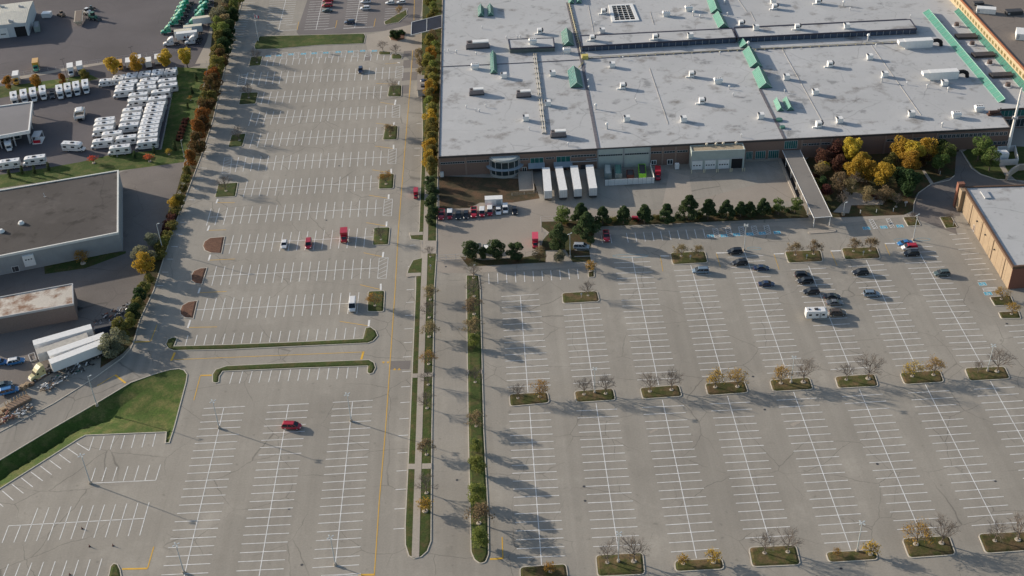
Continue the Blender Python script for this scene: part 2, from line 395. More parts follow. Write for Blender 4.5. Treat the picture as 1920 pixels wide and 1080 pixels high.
flat('driveway', [(1793,285),(1803,283),(1822,316),(1838,328),(1870,338),(1900,338),(1930,345),(1930,370),(1800,380),(1800,405),(1785,405),(1795,440),(1705,405),(1713,392),(1716,368),(1745,346),(1770,338),(1790,330)], YARD2, .022)
flat('garden_path', [(1592,400),(1600,370),(1572,332),(1568,334),(1588,372),(1562,398)], CONC, .026)
flat('garden_path', [(1745,346),(1751,344),(1733,318),(1729,320)], CONC, .026)
flat('garden_path', [(1600,360),(1660,372),(1655,384),(1590,385)], CONC, .027)
flat('garden_lawn', [(1805,285),(1830,270),(1920,275),(1960,320),(1930,340),(1905,337),(1870,336),(1840,326),(1824,314)], VERGE, .024)
flat('garden_path', [(1873,310),(1883,309),(1892,326),(1905,338),(1890,338)], CONC, .026)
kk = MB()
for seq in ([(1802,284),(1822,316),(1838,327),(1870,337),(1905,338)],[(1790,329),(1780,338),(1745,346),(1722,362),(1714,380),(1712,400)]):
    ln = PW(seq)
    for a, b in zip(ln[:-1], ln[1:]): kk.line(a, b, .25, 0, 0, .16)
struct('kerb', kk, KERB)
flat('paving', [(700,63),(775,45),(830,40),(830,95),(735,98),(690,97),(686,82),(684,65)], CONC, .012)
# patches
pt = MB()
for c in ([(757,96),(772,95),(771,105),(756,107)],[(774,95),(784,94),(783,106),(773,107)],[(757,113),(770,112),(769,127),(755,128)],[(772,112),(784,111),(783,127),(771,128)],[(755,136),(769,135),(768,150),(753,152)],[(771,135),(783,134),(782,150),(770,151)],[(754,160),(767,159),(766,175),(752,176)],
          [(733,677),(770,676),(768,692),(731,693)],[(685,103),(696,102),(694,113),(683,114)]):
    pt.sheet(PW(c), .014)
struct('road_patch', pt, PATCH)
# lawn strip above the accessible row
island([(487,68),(683,63),(686,68),(683,82),(600,85),(520,92),(478,93),(476,85)], .6, LAWN, name='grass_strip')
# long thin kerbed strips between the left lots
island([(325,632),(333,634),(327,649),(430,646),(560,641),(680,635),(685,615),(695,613),(705,620),(709,630),(700,640),(690,644),(560,650),(430,656),(325,658),(315,654),(310,646),(315,636)], None, VERGE, name='grass_strip')
island([(398,717),(398,702),(404,693),(425,686),(560,679.5),(692,674.5),(702,680),(705,690),(700,700),(693,702),(688,699),(689,687),(560,691),(418,697),(412,706),(411,717),(404,719)], None, VERGE, name='grass_strip')
island([(229,1085),(226,1068),(221,1058),(213,1056),(207,1062),(202,1085)], None, VERGE)
for q in ([(422,444),(416,476),(395,475),(384,470),(380,462),(383,453),(394,446)],[(389,502),(379,534),(366,532),(359,527),(358,517),(363,508),(376,503)],[(371,563.5),(363,598),(346,596),(338,590),(337,583),(341,573),(353,566)]):
    island(q, None, MULCH, name='mulch_island')
ISL = {}
def isl(key, q, r=1.2, turf=ISLE): ISL[key] = q; island(q, r, turf)
for i, q in enumerate(([(954,739),(1027,735),(1031,756),(956,763)],[(1076,733.5),(1150,728),(1155,751),(1080,755.5)],[(1199,727),(1273,721.5),(1280,744),(1205,749)],[(1321,719),(1396,714),(1404,737),(1327,742.5)],[(1442,712.5),(1518,707.5),(1525.5,731),(1449,735)],[(1564.5,706),(1640,701),(1648,725),(1571,729)],[(1686,699),(1762.5,694),(1771,717),(1696,722)],[(1807.5,690),(1884,687),(1895,711),(1817.5,715.5)])): isl('M%d' % i, q)
for i, q in enumerate(([(974,1063),(1062,1057),(1067,1090),(975,1095)],[(1116,1041),(1206,1036),(1210,1078),(1120,1082)],[(1264,1051),(1354,1046),(1359,1068),(1266,1073)],[(1403,1026),(1493,1022),(1502,1060),(1410,1064)],[(1547,1035),(1641,1030.5),(1648,1050),(1554,1056)],[(1690,1009.5),(1780,1004),(1793,1041),(1704,1047.5)],[(1832.5,1001),(1925,996),(1945,1032),(1848,1039)])): isl('B%d' % i, q)
for i, q in enumerate(([(1256,474),(1322,471),(1328,493),(1261,497)],[(1470.5,471),(1539,469),(1544,491),(1478,494)],[(1577,465),(1644,463),(1652,485),(1584,488)],[(1053,549.5),(1120,545.5),(1125,566),(1055,570)])): isl('U%d' % i, q)
for q in ([(1101,497),(1114,496),(1115,520),(1103,521)],[(1692,407),(1718,406),(1727,423),(1702,425)],[(1761,407),(1783,405),(1796,427),(1773,429)],[(1855,557),(1895,554),(1903,573),(1865,574)],[(1871,585),(1910,583),(1915,598),(1877,598)]): island(q, .6)
for q in ([(734,101),(750,101),(755,107),(753,111),(734,111)],[(710,96),(733,97),(733,103),(710,103)],[(730,160),(754,160),(753,182),(726,181)],[(722,237),(747,236),(745,262),(717,263)],[(711,326),(740,326),(738,354),(709,355)],[(701,427),(732,426),(729,459.5),(698,460.5)],[(690,546),(722,545),(720,585),(688,585)]): island(q, .9, VERGE)
for q in ([(470,107),(493,105),(489,123),(466,125)],[(452,174),(485,173),(480,195),(447,197)],[(434,253),(462,250),(455,275),(427,277)],[(409,345),(447,342),(442,369),(402,371)]): island(q, .9, VERGE)
island([(722,47),(720,41),(744,27),(762,18),(764,28),(748,42)], None, VERGE, mound=0); struct('concrete_island', MB().prism(rounded(PW([(1514,433),(1567,430),(1568,435.5),(1516,439)]), 1.2), 0, .14), CONC)
island([(729,68),(740,60),(760,62),(760,74),(745,78),(733,76)], None, MULCH)
# ------------------------------------------------------------------ painted lines
wl_, yl_, bl_ = MB(), MB(), MB()
LW, ZP = .2, .022
def seg(mb, a, b, w=LW, z=ZP): mb.line(G(*a), G(*b), w, z)
def rows(A, Bp, pitch=2.74, spine=None, w=LW, n=None, skip=()):
    """lines interpolated between the first A=(p,q) and the last B=(p,q), about one stall apart, in world space"""
    a0, a1 = G(*A[0]), G(*A[1]); b0, b1 = G(*Bp[0]), G(*Bp[1])
    m0 = (a0+a1)/2; m1 = (b0+b1)/2; n = n or max(1, round((m1-m0).length/pitch))
    for i in range(n+1):
        if i in skip: continue
        t = i/n; wl_.line(a0.lerp(b0, t), a1.lerp(b1, t), w, ZP)
    if spine: seg(wl_, spine[0], spine[1], w, ZP+.004)
R_ = rows
# right car park, upper columns then lower columns
R_([(940,556),(1010,551.5)],[(951,726),(1033,722)],spine=[(975.5,555),(990,736)])
R_([(1055.5,581),(1125,577)],[(1074,719),(1148,715)],spine=[(1089,570),(1114,729)])
R_([(1151,493),(1219,490.5)],[(1195,712.5),(1270,709)],spine=[(1185,482),(1235,722)])
R_([(1264,507.5),(1331,504)],[(1316,706),(1388,702.5)],spine=[(1295,497),(1357,714)])
R_([(1365,482.5),(1431,479)],[(1438,700),(1511,696)],spine=[(1395,470),(1479,709)])
R_([(1483,506),(1549,502.5)],[(1557.5,693),(1628,689)],spine=[(1516,499),(1599,702)])
R_([(1591,500),(1657.5,496)],[(1679,686),(1750,682)],spine=[(1624,488),(1721,695)])
R_([(1682,465),(1749,462)],[(1799,679),(1870,676)],spine=[(1712,452),(1843,688)])
R_([(1780,440),(1811,437.5)],[(1833,526),(1868,524)])
R_([(1884,611),(1922,609)],[(1950,700),(1990,698)])
R_([(954,777),(1032,774)],[(970,1046),(1060,1042)],spine=[(992.5,762),(1015.5,1059)])
R_([(1081,770.5),(1157,767)],[(1112,1025),(1201,1021)],spine=[(1117.5,756),(1160,1037)])
R_([(1204,764),(1282.5,760.5)],[(1258,1035),(1347.5,1029)],spine=[(1242,750),(1306,1047)])
R_([(1330.5,757.5),(1406,754)],[(1397,1009),(1486,1004)],spine=[(1364,742.5),(1445,1022)])
R_([(1456,750.5),(1532,746.5)],[(1545.5,1018.5),(1632.5,1013)],spine=[(1488,735),(1595,1031)])
R_([(1579,744),(1655.5,739)],[(1682,993),(1768,988)],spine=[(1611,729),(1728,1004)])
R_([(1703,737),(1779.5,732.5)],[(1822,985.5),(1907,979.5)],spine=[(1735,721),(1874,998)])
R_([(1826,730),(1902.5,725.5)],[(1918,897),(2002,892)],spine=[(1857,715),(1965,910)])
# left car park rows
R_([(465,136),(459,160)],[(731,126),(729,148)],spine=[(462,147.5),(750,134.5)])
R_([(470,174),(463,197)],[(715,161),(713,184.5)],spine=[(480,184),(726,172)])
R_([(474,211),(466,236)],[(724,197.5),(722,221)],spine=[(470,223),(739,210.5)])
R_([(476,250),(468,277)],[(706,239),(704,265.5)],spine=[(470,263),(718,252)])
R_([(447.5,295),(441,322.5)],[(715,282.5),(713,310)],spine=[(430,308.5),(727.5,294.5)])
R_([(464,339),(456,369.5)],[(696,329),(694,357.5)],spine=[(446,355),(709,342)])
R_([(396,391),(387,423)],[(705.5,374.5),(703,405)],spine=[(390,407.5),(716,390)])
R_([(438,441),(429.5,475.5)],[(686,427.5),(682,464)],spine=[(419,458.3),(699,444)])
R_([(406,499.5),(397,535.5)],[(695,485),(692,522)],spine=[(388,518),(709,502.5)])
R_([(389,560),(378,601)],[(673,548),(669,588)],spine=[(368,581),(652.5,569)])
R_([(352.5,629),(347,649)],[(666,614),(663,635)])
R_([(437,697.5),(430.5,719.5)],[(671,687),(668,709)])
R_([(502,112),(499,124)],[(733,100),(731,112)],n=19)
# lower left car park
R_([(382,766),(459.5,762)],[(302.5,1078),(390.5,1074)],spine=[(419.5,765),(345,1082)])
R_([(502.5,760.5),(579,757)],[(440,1088),(529,1084)],spine=[(541,759),(485,1085)])
R_([(624,754.5),(699,750.5)],[(586,1064.5),(673,1059)],spine=[(661,753),(629,1056)])
R_([(762.5,543.5),(777,542.5)],[(737.5,992),(758,990.5)],n=15)
for a, b in (((777,278),(788,277.5)),((776,292),(787,291.5)),((781,232),(790,231.5)),((768,460),(780,459.5)),((765,500),(773,499.5))): seg(wl_, a, b)
R_([(176,819),(167,845)],[(292,813),(286,837.5)]); seg(wl_, (144,831), (167,845))
R_([(179,877.5),(171,902.5)],[(301,871),(292,900.5)]); seg(wl_, (172,906), (292,900.5))
R_([(71,952.5),(47,1015.5)],[(279.5,942),(262,1004)]); seg(wl_, (16,986), (270,972))
seg(wl_, (16,986.5), (4,1018)); seg(wl_, (39,984.5), (26,1017))
R_([(16,1057.5),(3,1090)],[(191,1047.5),(180,1085)])
for a, b, c, d in ((127,841,146,854),(111,852,132,867.5),(93,863,114.5,879),(76,874,97,890),(58,885,80,901.5),(40,896,61.5,913),(22.5,908,44,925),(4.5,920.5,25,938),(-14,933,6,950)): seg(wl_, (a, b), (c, d))
# stalls along the hedge
R_([(452,5),(478,5.5)],[(438,68),(455,68.5)]); R_([(434,78),(452,78.5)],[(380,298),(393,299)],pitch=5.5); R_([(376,314.5),(388,315.5)],[(294,535.5),(306,535.5)],n=10)
# top car park
R_([(505,2),(556,0)],[(500,46),(548,42.5)],spine=[(536,0),(522,57)])
R_([(581,4),(622,2)],[(570,56),(615,54)],spine=[(605,0),(592.5,56)])
R_([(652,1),(692,-1)],[(644,53),(687.5,51)],spine=[(675,0),(665,52)])
R_([(722,17),(744,16)],[(720,44),(735,43)],n=6)
# stalls by the works wall
R_([(916,513),(917,532.5)],[(1082.5,504.4),(1084.6,523)]); R_([(1174.5,437),(1178,454.5)],[(1318,429),(1322.5,446)])
seg(wl_, (1127,440), (1130,456)); seg(wl_, (1144,439), (1147,456)); seg(wl_, (1077,469), (1106,468.5)); seg(wl_, (1077,481), (1108,480))
for q in ([(1165,482),(1166,476),(1215,475),(1216,480)],): seg(wl_, q[0], q[3])
def hatch(px, n, mb=wl_):
    """px: tl tr br bl of a hatched bay"""
    a, b, c, d = [G(*p) for p in px]
    for p, q in ((a, b), (b, c), (c, d), (d, a)): mb.line(p, q, .14, ZP+.001)
    for i in range(n):
        t0 = i/n; t1 = min(1, (i+1)/n); mb.line(b.lerp(c, t0), a.lerp(d, t1), .14, ZP+.006)
def pad(cx, cy, w=9, h=5.5):
    c = G(cx, cy); s = 1.1
    bl_.sheet([(c.x-s, c.y-s*.75), (c.x+s, c.y-s*.75), (c.x+s, c.y+s*.75), (c.x-s, c.y+s*.75)], ZP+.002)
    for k in (-1, 1):
        wl_.line((c.x-s, c.y+k*s*.75), (c.x+s, c.y+k*s*.75), .08, ZP+.008)
        wl_.line((c.x+k*s, c.y-s*.75), (c.x+k*s, c.y+s*.75), .08, ZP+.012)
    # wheelchair sign: wheel ring, back, seat, leg, head
    ring = [Vector((c.x-.1+.42*math.cos(t), c.y-.22+.42*math.sin(t))) for t in [math.pi*(.9+1.25*i/9) for i in range(10)]]
    for p, q in zip(ring[:-1], ring[1:]): wl_.line(p, q, .12, ZP+.016)
    for p, q in (((-.2, .55), (-.1, 0)), ((-.1, 0), (.35, 0)), ((.35, 0), (.5, -.6))): wl_.line((c.x+p[0], c.y+p[1]), (c.x+q[0], c.y+q[1]), .13, ZP+.02)
    wl_.sheet([(c.x-.22+.13*math.cos(t), c.y+.75+.13*math.sin(t)) for t in [i*math.pi/4 for i in range(8)]], ZP+.02)
for x, y in ((503,105),(523,104),(545.5,102),(569,101),(589,100),(611,99),(634,97.5),(657,97),(680,95.5),(702,95.5)): pad(x, y)
for x in (512.5,534,556,578,599.5,622,645,667.5,691): hatch([(x-4,99.5-(x-512)*.03),(x+5,99-(x-512)*.03),(x+3,111-(x-512)*.03),(x-6,111.5-(x-512)*.03)], 5)
for x, y in ((1332,442.5),(1357.5,442),(1381,440),(1406,439),(1429.5,437.5),(1457,436),(1624.5,428),(1657,426),(1687.5,424),(1842,532.5),(1852.5,550.5)): pad(x, y)
for x, y in ((1336,428.5),(1360,427),(1384.5,425.5),(1408.5,424),(1432,422.5)): hatch([(x,y),(x+9,y-.5),(x+13.5,y+16),(x+4,y+17)], 5)
for x, y in ((1629,411.5),(1661,410)): hatch([(x,y),(x+7,y-.5),(x+17,y+16.5),(x+9,y+17.5)], 5)
hatch([(1842,540),(1868,538.5),(1872,544.5),(1845,546)], 4)
for q in ([(743,125),(756,124),(755,146),(741,146)],[(736,197),(750,197),(749,220),(735,220)],[(729,280),(743.5,279),(742,307),(727,307)],[(721,374),(736,373),(734,405),(718,404)],[(711,484),(728,483),(724,522),(708,522)],[(421,296),(435,296),(431,325),(416,325)],[(449,140),(462,139),(459,160),(445,161)]): hatch(q, 5)
hatch([(747,17),(764,16),(762,26),(750,27)], 4)
hatch([(603,1079),(676,1075),(673,1092),(600,1096)], 6)
# white end bars with thin yellow returns
for a, b, c in (((745,117),(750,118),(722,120)),((748,152),(747,159),(705,156.5)),((742,187),(740,197),(713,192)),((739,229),(738,236),(705,231)),((738,271.5),(738,279.5),(703,274)),((733.5,316.5),(733.5,325),(698,318.5)),((729,364.5),(728.5,373),(692,366)),((725,415.5),(724.5,425),(687,417.5)),((719,472.5),(717.5,482.5),(682,474)),((714,532),(714,544),(675,534)),((692.5,600),(691,612),(637,602.5)),
                ((408.5,373),(405.5,381),(440,380)),((392.5,423),(389,433),(424,431)),((394.5,477.5),(391,489),(441,485.5)),((375,539.5),(372,550),(425,546.5)),((357,600),(352,615),(407,613))):
    wl_.line(G(*a), G(*b), .55, ZP+.003); yl_.line(G(b[0], (a[1]+b[1])/2 if b[1]-a[1] < 6 else b[1]-1), G(*c), .2, ZP+.002)
for a, b, c in (((1238,480),(1255,480),(1243,509)),((1343,474.5),(1364,473.8),(1351,501)),((1451,476.3),(1470,475.5),(1461,506)),((1557.5,470.8),(1577,470),(1569.5,498)),((1659,457),(1678,456.3),(1669,479.5))):
    wl_.line(G(*a), G(*b), .5, ZP+.003); yl_.line(G(*a), G(*c), .14, ZP+.002)
for a, b in (((536,47),(556,45)),((522,57.5),(556,56)),((607,55),(628,52)),((644,53.5),(700,50.5))): wl_.line(G(*a), G(*b), .25, ZP+.003)
for a, b in (((557,56),(560,41)),((629,52),(632,38)),((701,50),(704,35))): yl_.line(G(*a), G(*b), .2, ZP)
for a, b in zip([(777.5,0),(776,39)],[(776,39),(774,96)]): pass
yel = [(774,94),(767.5,180),(760,270),(747,430),(741,540),(722.5,810),(711,940),(702,1077)]
for a, b in zip(yel[:-1], yel[1:]): seg(yl_, a, b, .2)
seg(yl_, (777.5,-20), (776,38), .2); seg(yl_, (672,1078), (703,1077.3), .5)
for a, b, w in (((323,674.5),(681,660),.18),((328,661),(321,676.3),.6),((681.5,659),(677.5,674),.6),((252,641.3),(281,640.6),.5),((282.5,640),(294.5,609),.2),((376,704),(397,703.5),.5),((375.5,705),(363.5,750.5),.2),((216,703),(235.5,718.3),.55),((215,703.5),(182,723.5),.2),((229,1067),(276,1066),.5),((276.5,1066),(288.5,1025),.25),((918.5,1048.5),(943,1047),.5),((943,1047),(941.5,1007),.25)):
    seg(yl_, a, b, w)
for x, y, s in ((719,680,-1),(727.5,680,-1),(740,692,1),(748.5,692,1)):
    c = G(x, y); yl_.sheet([(c.x-.45, c.y-.45*s), (c.x+.45, c.y-.45*s), (c.x, c.y+.45*s)], ZP)
# faded lane bubble marks
for cx, cy, w, h in ((1182,480,33,3.2),(1414,466,13,2.6),(1730,449,14,2.6),(1690,450,14,2.6)):
    ring = [G(cx+w*math.cos(t), cy+h*math.sin(t)) for t in [2*math.pi*i/20 for i in range(21)]]
    for p, q in zip(ring[:-1], ring[1:]): bl_.line(p, q, .1, ZP)
struct('parking_lines', wl_, WHITE); struct('yellow_road_lines', yl_, YEL); struct('blue_parking_pads', bl_, BLUEP)
# drain covers and small stains
dr = MB()
for x, y in ((542,954-0.),(566,1059),(1095,912),(1412,706),(1434,768),(1097,939),(1866,902),(1645,870),(857,900),(636,311),(612,413),(1888,607),(1577,1066),(836,500)):
    c = G(x, y); dr.sheet([(c.x+.36*math.cos(t), c.y+.36*math.sin(t)) for t in [i*math.pi/4 for i in range(8)]], ZP-.004)
struct('drain_covers', dr, DARK)
cs = MB()
for q in ([(1217,810),(1231,803),(1234,806),(1220,813)],[(1481,796),(1499,788),(1503,791),(1488,800)]): cs.sheet(PW(q), .02)
struct('concrete_patch', cs, CONC)
# ------------------------------------------------------------------ buildings
class Facade:
    """a vertical wall plane through world points A and B; turns picture points into (along, height)"""
    def __init__(s, A, Bq):
        s.A = Vector((A[0], A[1], 0)); s.d = (Vector((Bq[0], Bq[1], 0))-s.A); s.L = s.d.length; s.d.normalize()
        s.n = Vector((s.d.y, -s.d.x, 0))           # outward when A->B runs left to right seen from outside
    def hit(s, px, py):
        d = ray(px, py); t = (s.A-CAM).dot(s.n)/d.dot(s.n); p = CAM+d*t
        return (p-s.A).dot(s.d), p.z
    def M(s):
        return Matrix(((s.d.x, s.n.x, 0, s.A.x), (s.d.y, s.n.y, 0, s.A.y), (0, 0, 1, 0), (0, 0, 0, 1)))
    def rect(s, xl, xr, yt, yb):
        a, z1 = s.hit(xl, yt); _, z0 = s.hit(xl, yb); b, _ = s.hit(xr, yt-(xr-xl)*.05)
        return a, b, max(.02, z0), z1
    def window(s, r, parent, name='window', glass=None, frame=None, fr=.12, mull=0, out=.05, sill=True):
        a, b, z0, z1 = r; M_ = s.M(); m = MB()
        m.box(a, b, -.02, out, z0, z0+fr, 0, M_); m.box(a, b, -.02, out, z1-fr, z1, 0, M_)
        m.box(a, a+fr, -.02, out, z0+fr, z1-fr, 0, M_); m.box(b-fr, b, -.02, out, z0+fr, z1-fr, 0, M_)
        for k in range(1, mull):
            x = a+(b-a)*k/mull; m.box(x-fr*.4, x+fr*.4, -.02, out*.9, z0+fr, z1-fr, 0, M_)
        o = obj(name, m, frame or GREYM, parent)
        obj('pane', MB().box(a+fr, b-fr, -.03, out*.4, z0+fr, z1-fr, 0, M_), glass or GLASS, o)
        return o
def shell(parent, roofpx, z, wallmat, roofmat, par=.35, parm=None, wall_name='wall', zw=None, world=None, pw=.3):
    P_ = world or PW(roofpx, z)
    if area(P_) < 0: P_ = P_[::-1]
    obj(wall_name, MB().prism(P_, -.05, z-.02), wallmat, parent)
    ro = obj('roof', MB().sheet(inset(P_, pw), z+.0), roofmat, parent)
    k = MB(); inn = inset(P_, pw); n = len(P_); o2 = inset(P_, -.06)
    k.add([(x, y, z-.45) for x, y in o2]+[(x, y, z+par) for x, y in o2]+[(x, y, z+par) for x, y in inn]+[(x, y, z-.03) for x, y in inn],
          [(a*n+i, a*n+(i+1) % n, (a+1)*n+(i+1) % n, (a+1)*n+i) for a in range(3) for i in range(n)])
    obj('parapet', k, parm or PARAPET, ro)
    return P_, ro
ZR = 7.5
fac = thing('factory_building', 'huge low brown brick factory with pale grey roof and green skylights', 'factory', tuple(G(822, 295, ZR)[:2])+(0,))
FB = []   # everything is built in world coordinates, so the root stays at the world origin
fac.location = (0, 0, 0)
FLp, FRp = (822, 295), (1895, 240)
roofpoly = [(822,295),(1895,240),(1872,206),(1990,200),(1960,140),(1880,60),(1800,-60),(1660,-60),(832,-60)]
_wp, froof = shell(fac, roofpoly, ZR, BRICK, ROOFM, par=.22)
F = Facade(G(822, 295, ZR), G(1895, 240, ZR))
def strip_win(xl, xr, yt, yb, mull, gl=None, **k): return F.window(F.rect(xl, xr, yt, yb), fac, glass=gl, mull=mull, **k)
for xl, xr, yt, yb, mu in ((826,871,304.5,308.5,10),(875,921,301.5,305.5,10),(973.5,991,297.5,301,3),(1023,1040,295,298.5,3),(1071,1117,291,295,8),(1220,1241,284.5,288.5,4),(1245,1266,283.3,287.3,4),(1269.5,1290,282,286,4),
                           (1505,1513,269.5,273.5,2),(1515.5,1537,269,273,4),(1540,1557,267.7,271.5,3),(1663,1682,261,265.5,3),(1701,1710,259.3,263.5,2),(1712,1753,258.8,262.8,7)):
    strip_win(xl, xr, yt, yb, mu, fr=.09)
for k in range(16): strip_win(1761+k*8.12, 1761+k*8.12+6.9, 252.8-.41*k, 259.8-.41*k, 2, fr=.1)
for k in range(5): strip_win(1855+k*8.1, 1861.6+k*8.1, 265.5-.4*k, 272-.4*k, 2, fr=.1)
strip_win(994, 1019, 296.3, 306.5, 3, TEAL); strip_win(1043, 1069.5, 293.5, 304.5, 3, TEAL)
strip_win(1471.5, 1496, 264.5, 279.5, 6, TEAL); strip_win(1480, 1497, 282, 290, 3, TEAL) if False else None
for xl, xr, yt, yb in ((1398.5,1412,284.5,299),(1417,1436,283.5,298),(1441,1461,282.3,297.3)): strip_win(xl, xr, yt, yb, 5, TEAL)
for xl, xr, yt, yb in ((1221,1231,300.5,309),(1251,1262,299.2,308.6),(978.5,987.5,313.5,323)):
    F.window(F.rect(xl, xr, yt, yb), fac, name='door', glass=GLASS, frame=WHITEM, fr=.2, mull=2)
for xl, xr, yt, yb in ((995,1015,314.5,322.5),(1040,1062,311,321),(1066,1078,310,320),(1089,1103,309,319)):
    F.window(F.rect(xl, xr, yt, yb), fac, name='dock_door', glass=DARK, frame=DARK, fr=.2, mull=0)
for xl, xr, y in ((990,1021,306.5),(1038,1073,304.5)):
    a, b, z0, z1 = F.rect(xl, xr, y, y+6); M_ = F.M(); m = MB()
    m.hexa([(a,.0,z1-.9),(b,.0,z1-.9),(b,1.8,z1-1.2),(a,1.8,z1-1.2)], [(a,.0,z1+.1),(b,.0,z1+.1),(b,1.8,z1-1.05),(a,1.8,z1-1.05)], 0, M_)
    obj('awning', m, mat('blue_grey_sheet', (.25,.30,.34), .5, .1, 1), fac)
FWg = Facade(G(1872, 206, ZR), G(1990, 200, ZR))
FWg.window((1.0, FWg.L-1, 4.6, 7.2), fac, glass=TEAL, mull=14)
FWg.window((2.0, FWg.L-1, .4, 3.6), fac, glass=GLASS, mull=14)
# pale cladding bays
a, b, z0, z1 = F.rect(1120.5, 1219.5, 280.5, 317); M_ = F.M(); m = MB()
mid = F.hit(1169, 300)[0]
m.box(a, mid-.25, 0, .25, 0, z1, 0, M_); m.box(mid+.25, b, 0, .25, 0, z1, 0, M_); m.box(mid-.25, mid+.25, 0, .4, 0, z1, 1, M_); m.box(b-.3, b+.1, .25, .42, 0, z1, 1, M_); m.box(a-.1, a+.3, .25, .42, 0, z1, 1, M_)
obj('cladding', m, [GREYCLAD, WALLGREY], fac)
FC = Facade(F.A+F.n*.25, F.A+F.n*.25+F.d*F.L)
FC.window(FC.rect(1121.8, 1167.3, 290.3, 293.8), fac, mull=10, fr=.08); FC.window(FC.rect(1171.2, 1216.5, 287.7, 291.2), fac, mull=10, fr=.08)
# brick pilasters
for x in (824,872.8,922,1119.3,1242.7,1267.5,1504,1538.5,1560,1610,1661,1711,1757.5):
    s_, _ = F.hit(x, 300-(x-822)*.05); obj('pilaster', MB().box(s_-.3, s_+.3, 0, .16, 0, ZR-.5, 0, F.M()), mat('brown_brick_light', (.27,.20,.165), .9, .1, 3), fac)
# pipe run on the wall
m = MB(); s0, zz = F.hit(1071, 302.5); s1, _ = F.hit(1119, 300)
m.tube((s0, .5, zz), (s1, .5, zz), .16, n=6, M=F.M()); m.tube((s0, .5, zz), (s0, .5, zz-2.4), .16, n=6, M=F.M()); m.tube((s0+5, .5, zz+.8), (s1, .5, zz+.8), .12, n=6, M=F.M())
for k in range(5): m.box(s0+k*(s1-s0)/4-.05, s0+k*(s1-s0)/4+.05, -.02, .45, zz-.1, zz+.1, 0, F.M())
obj('wall_pipe', m, GREYM, fac)
# rounded glass stair bay
bc, _z = F.hit(947, 318); br = 5.2; m = MB(); mg = MB(); mr = MB()
def arc(r, n=14): return [Vector((bc-r*math.cos(math.pi*i/n), .72*r*math.sin(math.pi*i/n), 0)) for i in range(n+1)]
def ring_wall(mb, r, z0, z1, mi=0):
    pts = arc(r); mb.prism([(p.x, p.y) for p in pts], z0, z1, mi)
    return pts
mm = MB()
def put_poly(mb, r, z0, z1): mb.hexa([tuple(F.M() @ Vector((p.x, p.y, z0))) for p in arc(r)][::-1], [tuple(F.M() @ Vector((p.x, p.y, z1))) for p in arc(r)][::-1])
put_poly(mm, br, 0, 1.0); put_poly(mm, br, 6.0, 6.55); put_poly(mm, br+.1, 3.35, 3.6)
bay = obj('stair_bay', mm, mat('bay_concrete', (.30,.32,.31), .8, .08, 1), fac)
mg = MB(); put_poly(mg, br-.15, 1.0, 3.4); put_poly(mg, br-.15, 3.6, 6.0); obj('pane', mg, GLASS, bay)
mf = MB()
for i, p in enumerate(arc(br)):
    if i % 2 == 0 or i in (1, 13): 
        q = F.M() @ Vector((p.x, p.y, 0)); mf.tube((q.x, q.y, 1), (q.x, q.y, 6), .13 if i % 2 == 0 else .06, n=4)
obj('window_frame', mf, GREYM, bay)
mr = MB()
ao = arc(br+1.3); ai = arc(br)
mr.add([tuple(F.M() @ Vector((p.x, p.y, 3.62))) for p in ai]+[tuple(F.M() @ Vector((p.x, p.y, 3.25))) for p in ao], [(i, i+1, 16+i, 15+i) for i in range(14)])
obj('awning', mr, MATS['blue_grey_sheet'], bay)
m = MB(); put_poly(m, br-.6, 6.56, 6.75); obj('cap', m, mat('pale_sheet', (.33,.37,.37), .6, .05, 1), bay)
# loading garage that stands out from the wall
gz = 7.15
A_ = G(1297, 284, gz); B_g = G(1397.5, 280, gz)
wpts = [tuple(A_[:2]), tuple(B_g[:2])]
back = [tuple((Vector(wpts[1])-F.n.xy*((Vector(wpts[1])-F.A.xy).dot(F.n.xy)-.05))), tuple((Vector(wpts[0])-F.n.xy*((Vector(wpts[0])-F.A.xy).dot(F.n.xy)-.05)))]
GP = wpts+back
gar = obj('loading_garage', MB().prism(GP, -.05, gz-.3), GREYCLAD, fac)
obj('roof', MB().sheet(inset(GP, .3), gz-.25), ground_mat('gravel_roof', (.40,.33,.23), big=.1, fine=.2, crack=0, blot=.4), gar)
k = MB(); pin = inset(GP, .3); n = 4; gp2 = GP if area(GP) > 0 else GP[::-1]
k.add([(x, y, gz-.32) for x, y in gp2]+[(x, y, gz) for x, y in gp2]+[(x, y, gz) for x, y in pin]+[(x, y, gz-.3) for x, y in pin], [(a*n+i, a*n+(i+1) % n, (a+1)*n+(i+1) % n, (a+1)*n+i) for a in range(3) for i in range(n)])
obj('parapet', k, GREYCLAD, gar)
FG = Facade(A_, B_g)
for i, (xl, xr, yt, yb) in enumerate(((1297.8,1317.5,302,320.3),(1322,1342.3,300.7,319.3),(1347,1367.5,299.8,318.5),(1372,1392.5,297.5,319.3))):
    a, b, z0, z1 = FG.rect(xl, xr, yt, yb); m = MB()
    if i < 3:
        m.box(a, b, 0, .06, .02, z1, 0, FG.M())
        for j in range(1, 6): m.box(a, b, .06, .1, z1*j/6-.03, z1*j/6+.03, 0, FG.M())
        d = obj('overhead_door', m, WHITEM, gar)
        for j in range(3 if i == 0 else 4):
            x = a+(b-a)*(j+.7)/(4.4 if i else 3.6); obj('pane', MB().box(x-.25, x+.25, .06, .12, 1.45, 1.85, 0, FG.M()), GLASS, d)
    else:
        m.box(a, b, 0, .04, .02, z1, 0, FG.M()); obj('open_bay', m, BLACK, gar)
    m = MB().box(a-.2, b+.2, 0, .14, z1, z1+.3, 0, FG.M()); obj('door_header', m, GREYM, gar)
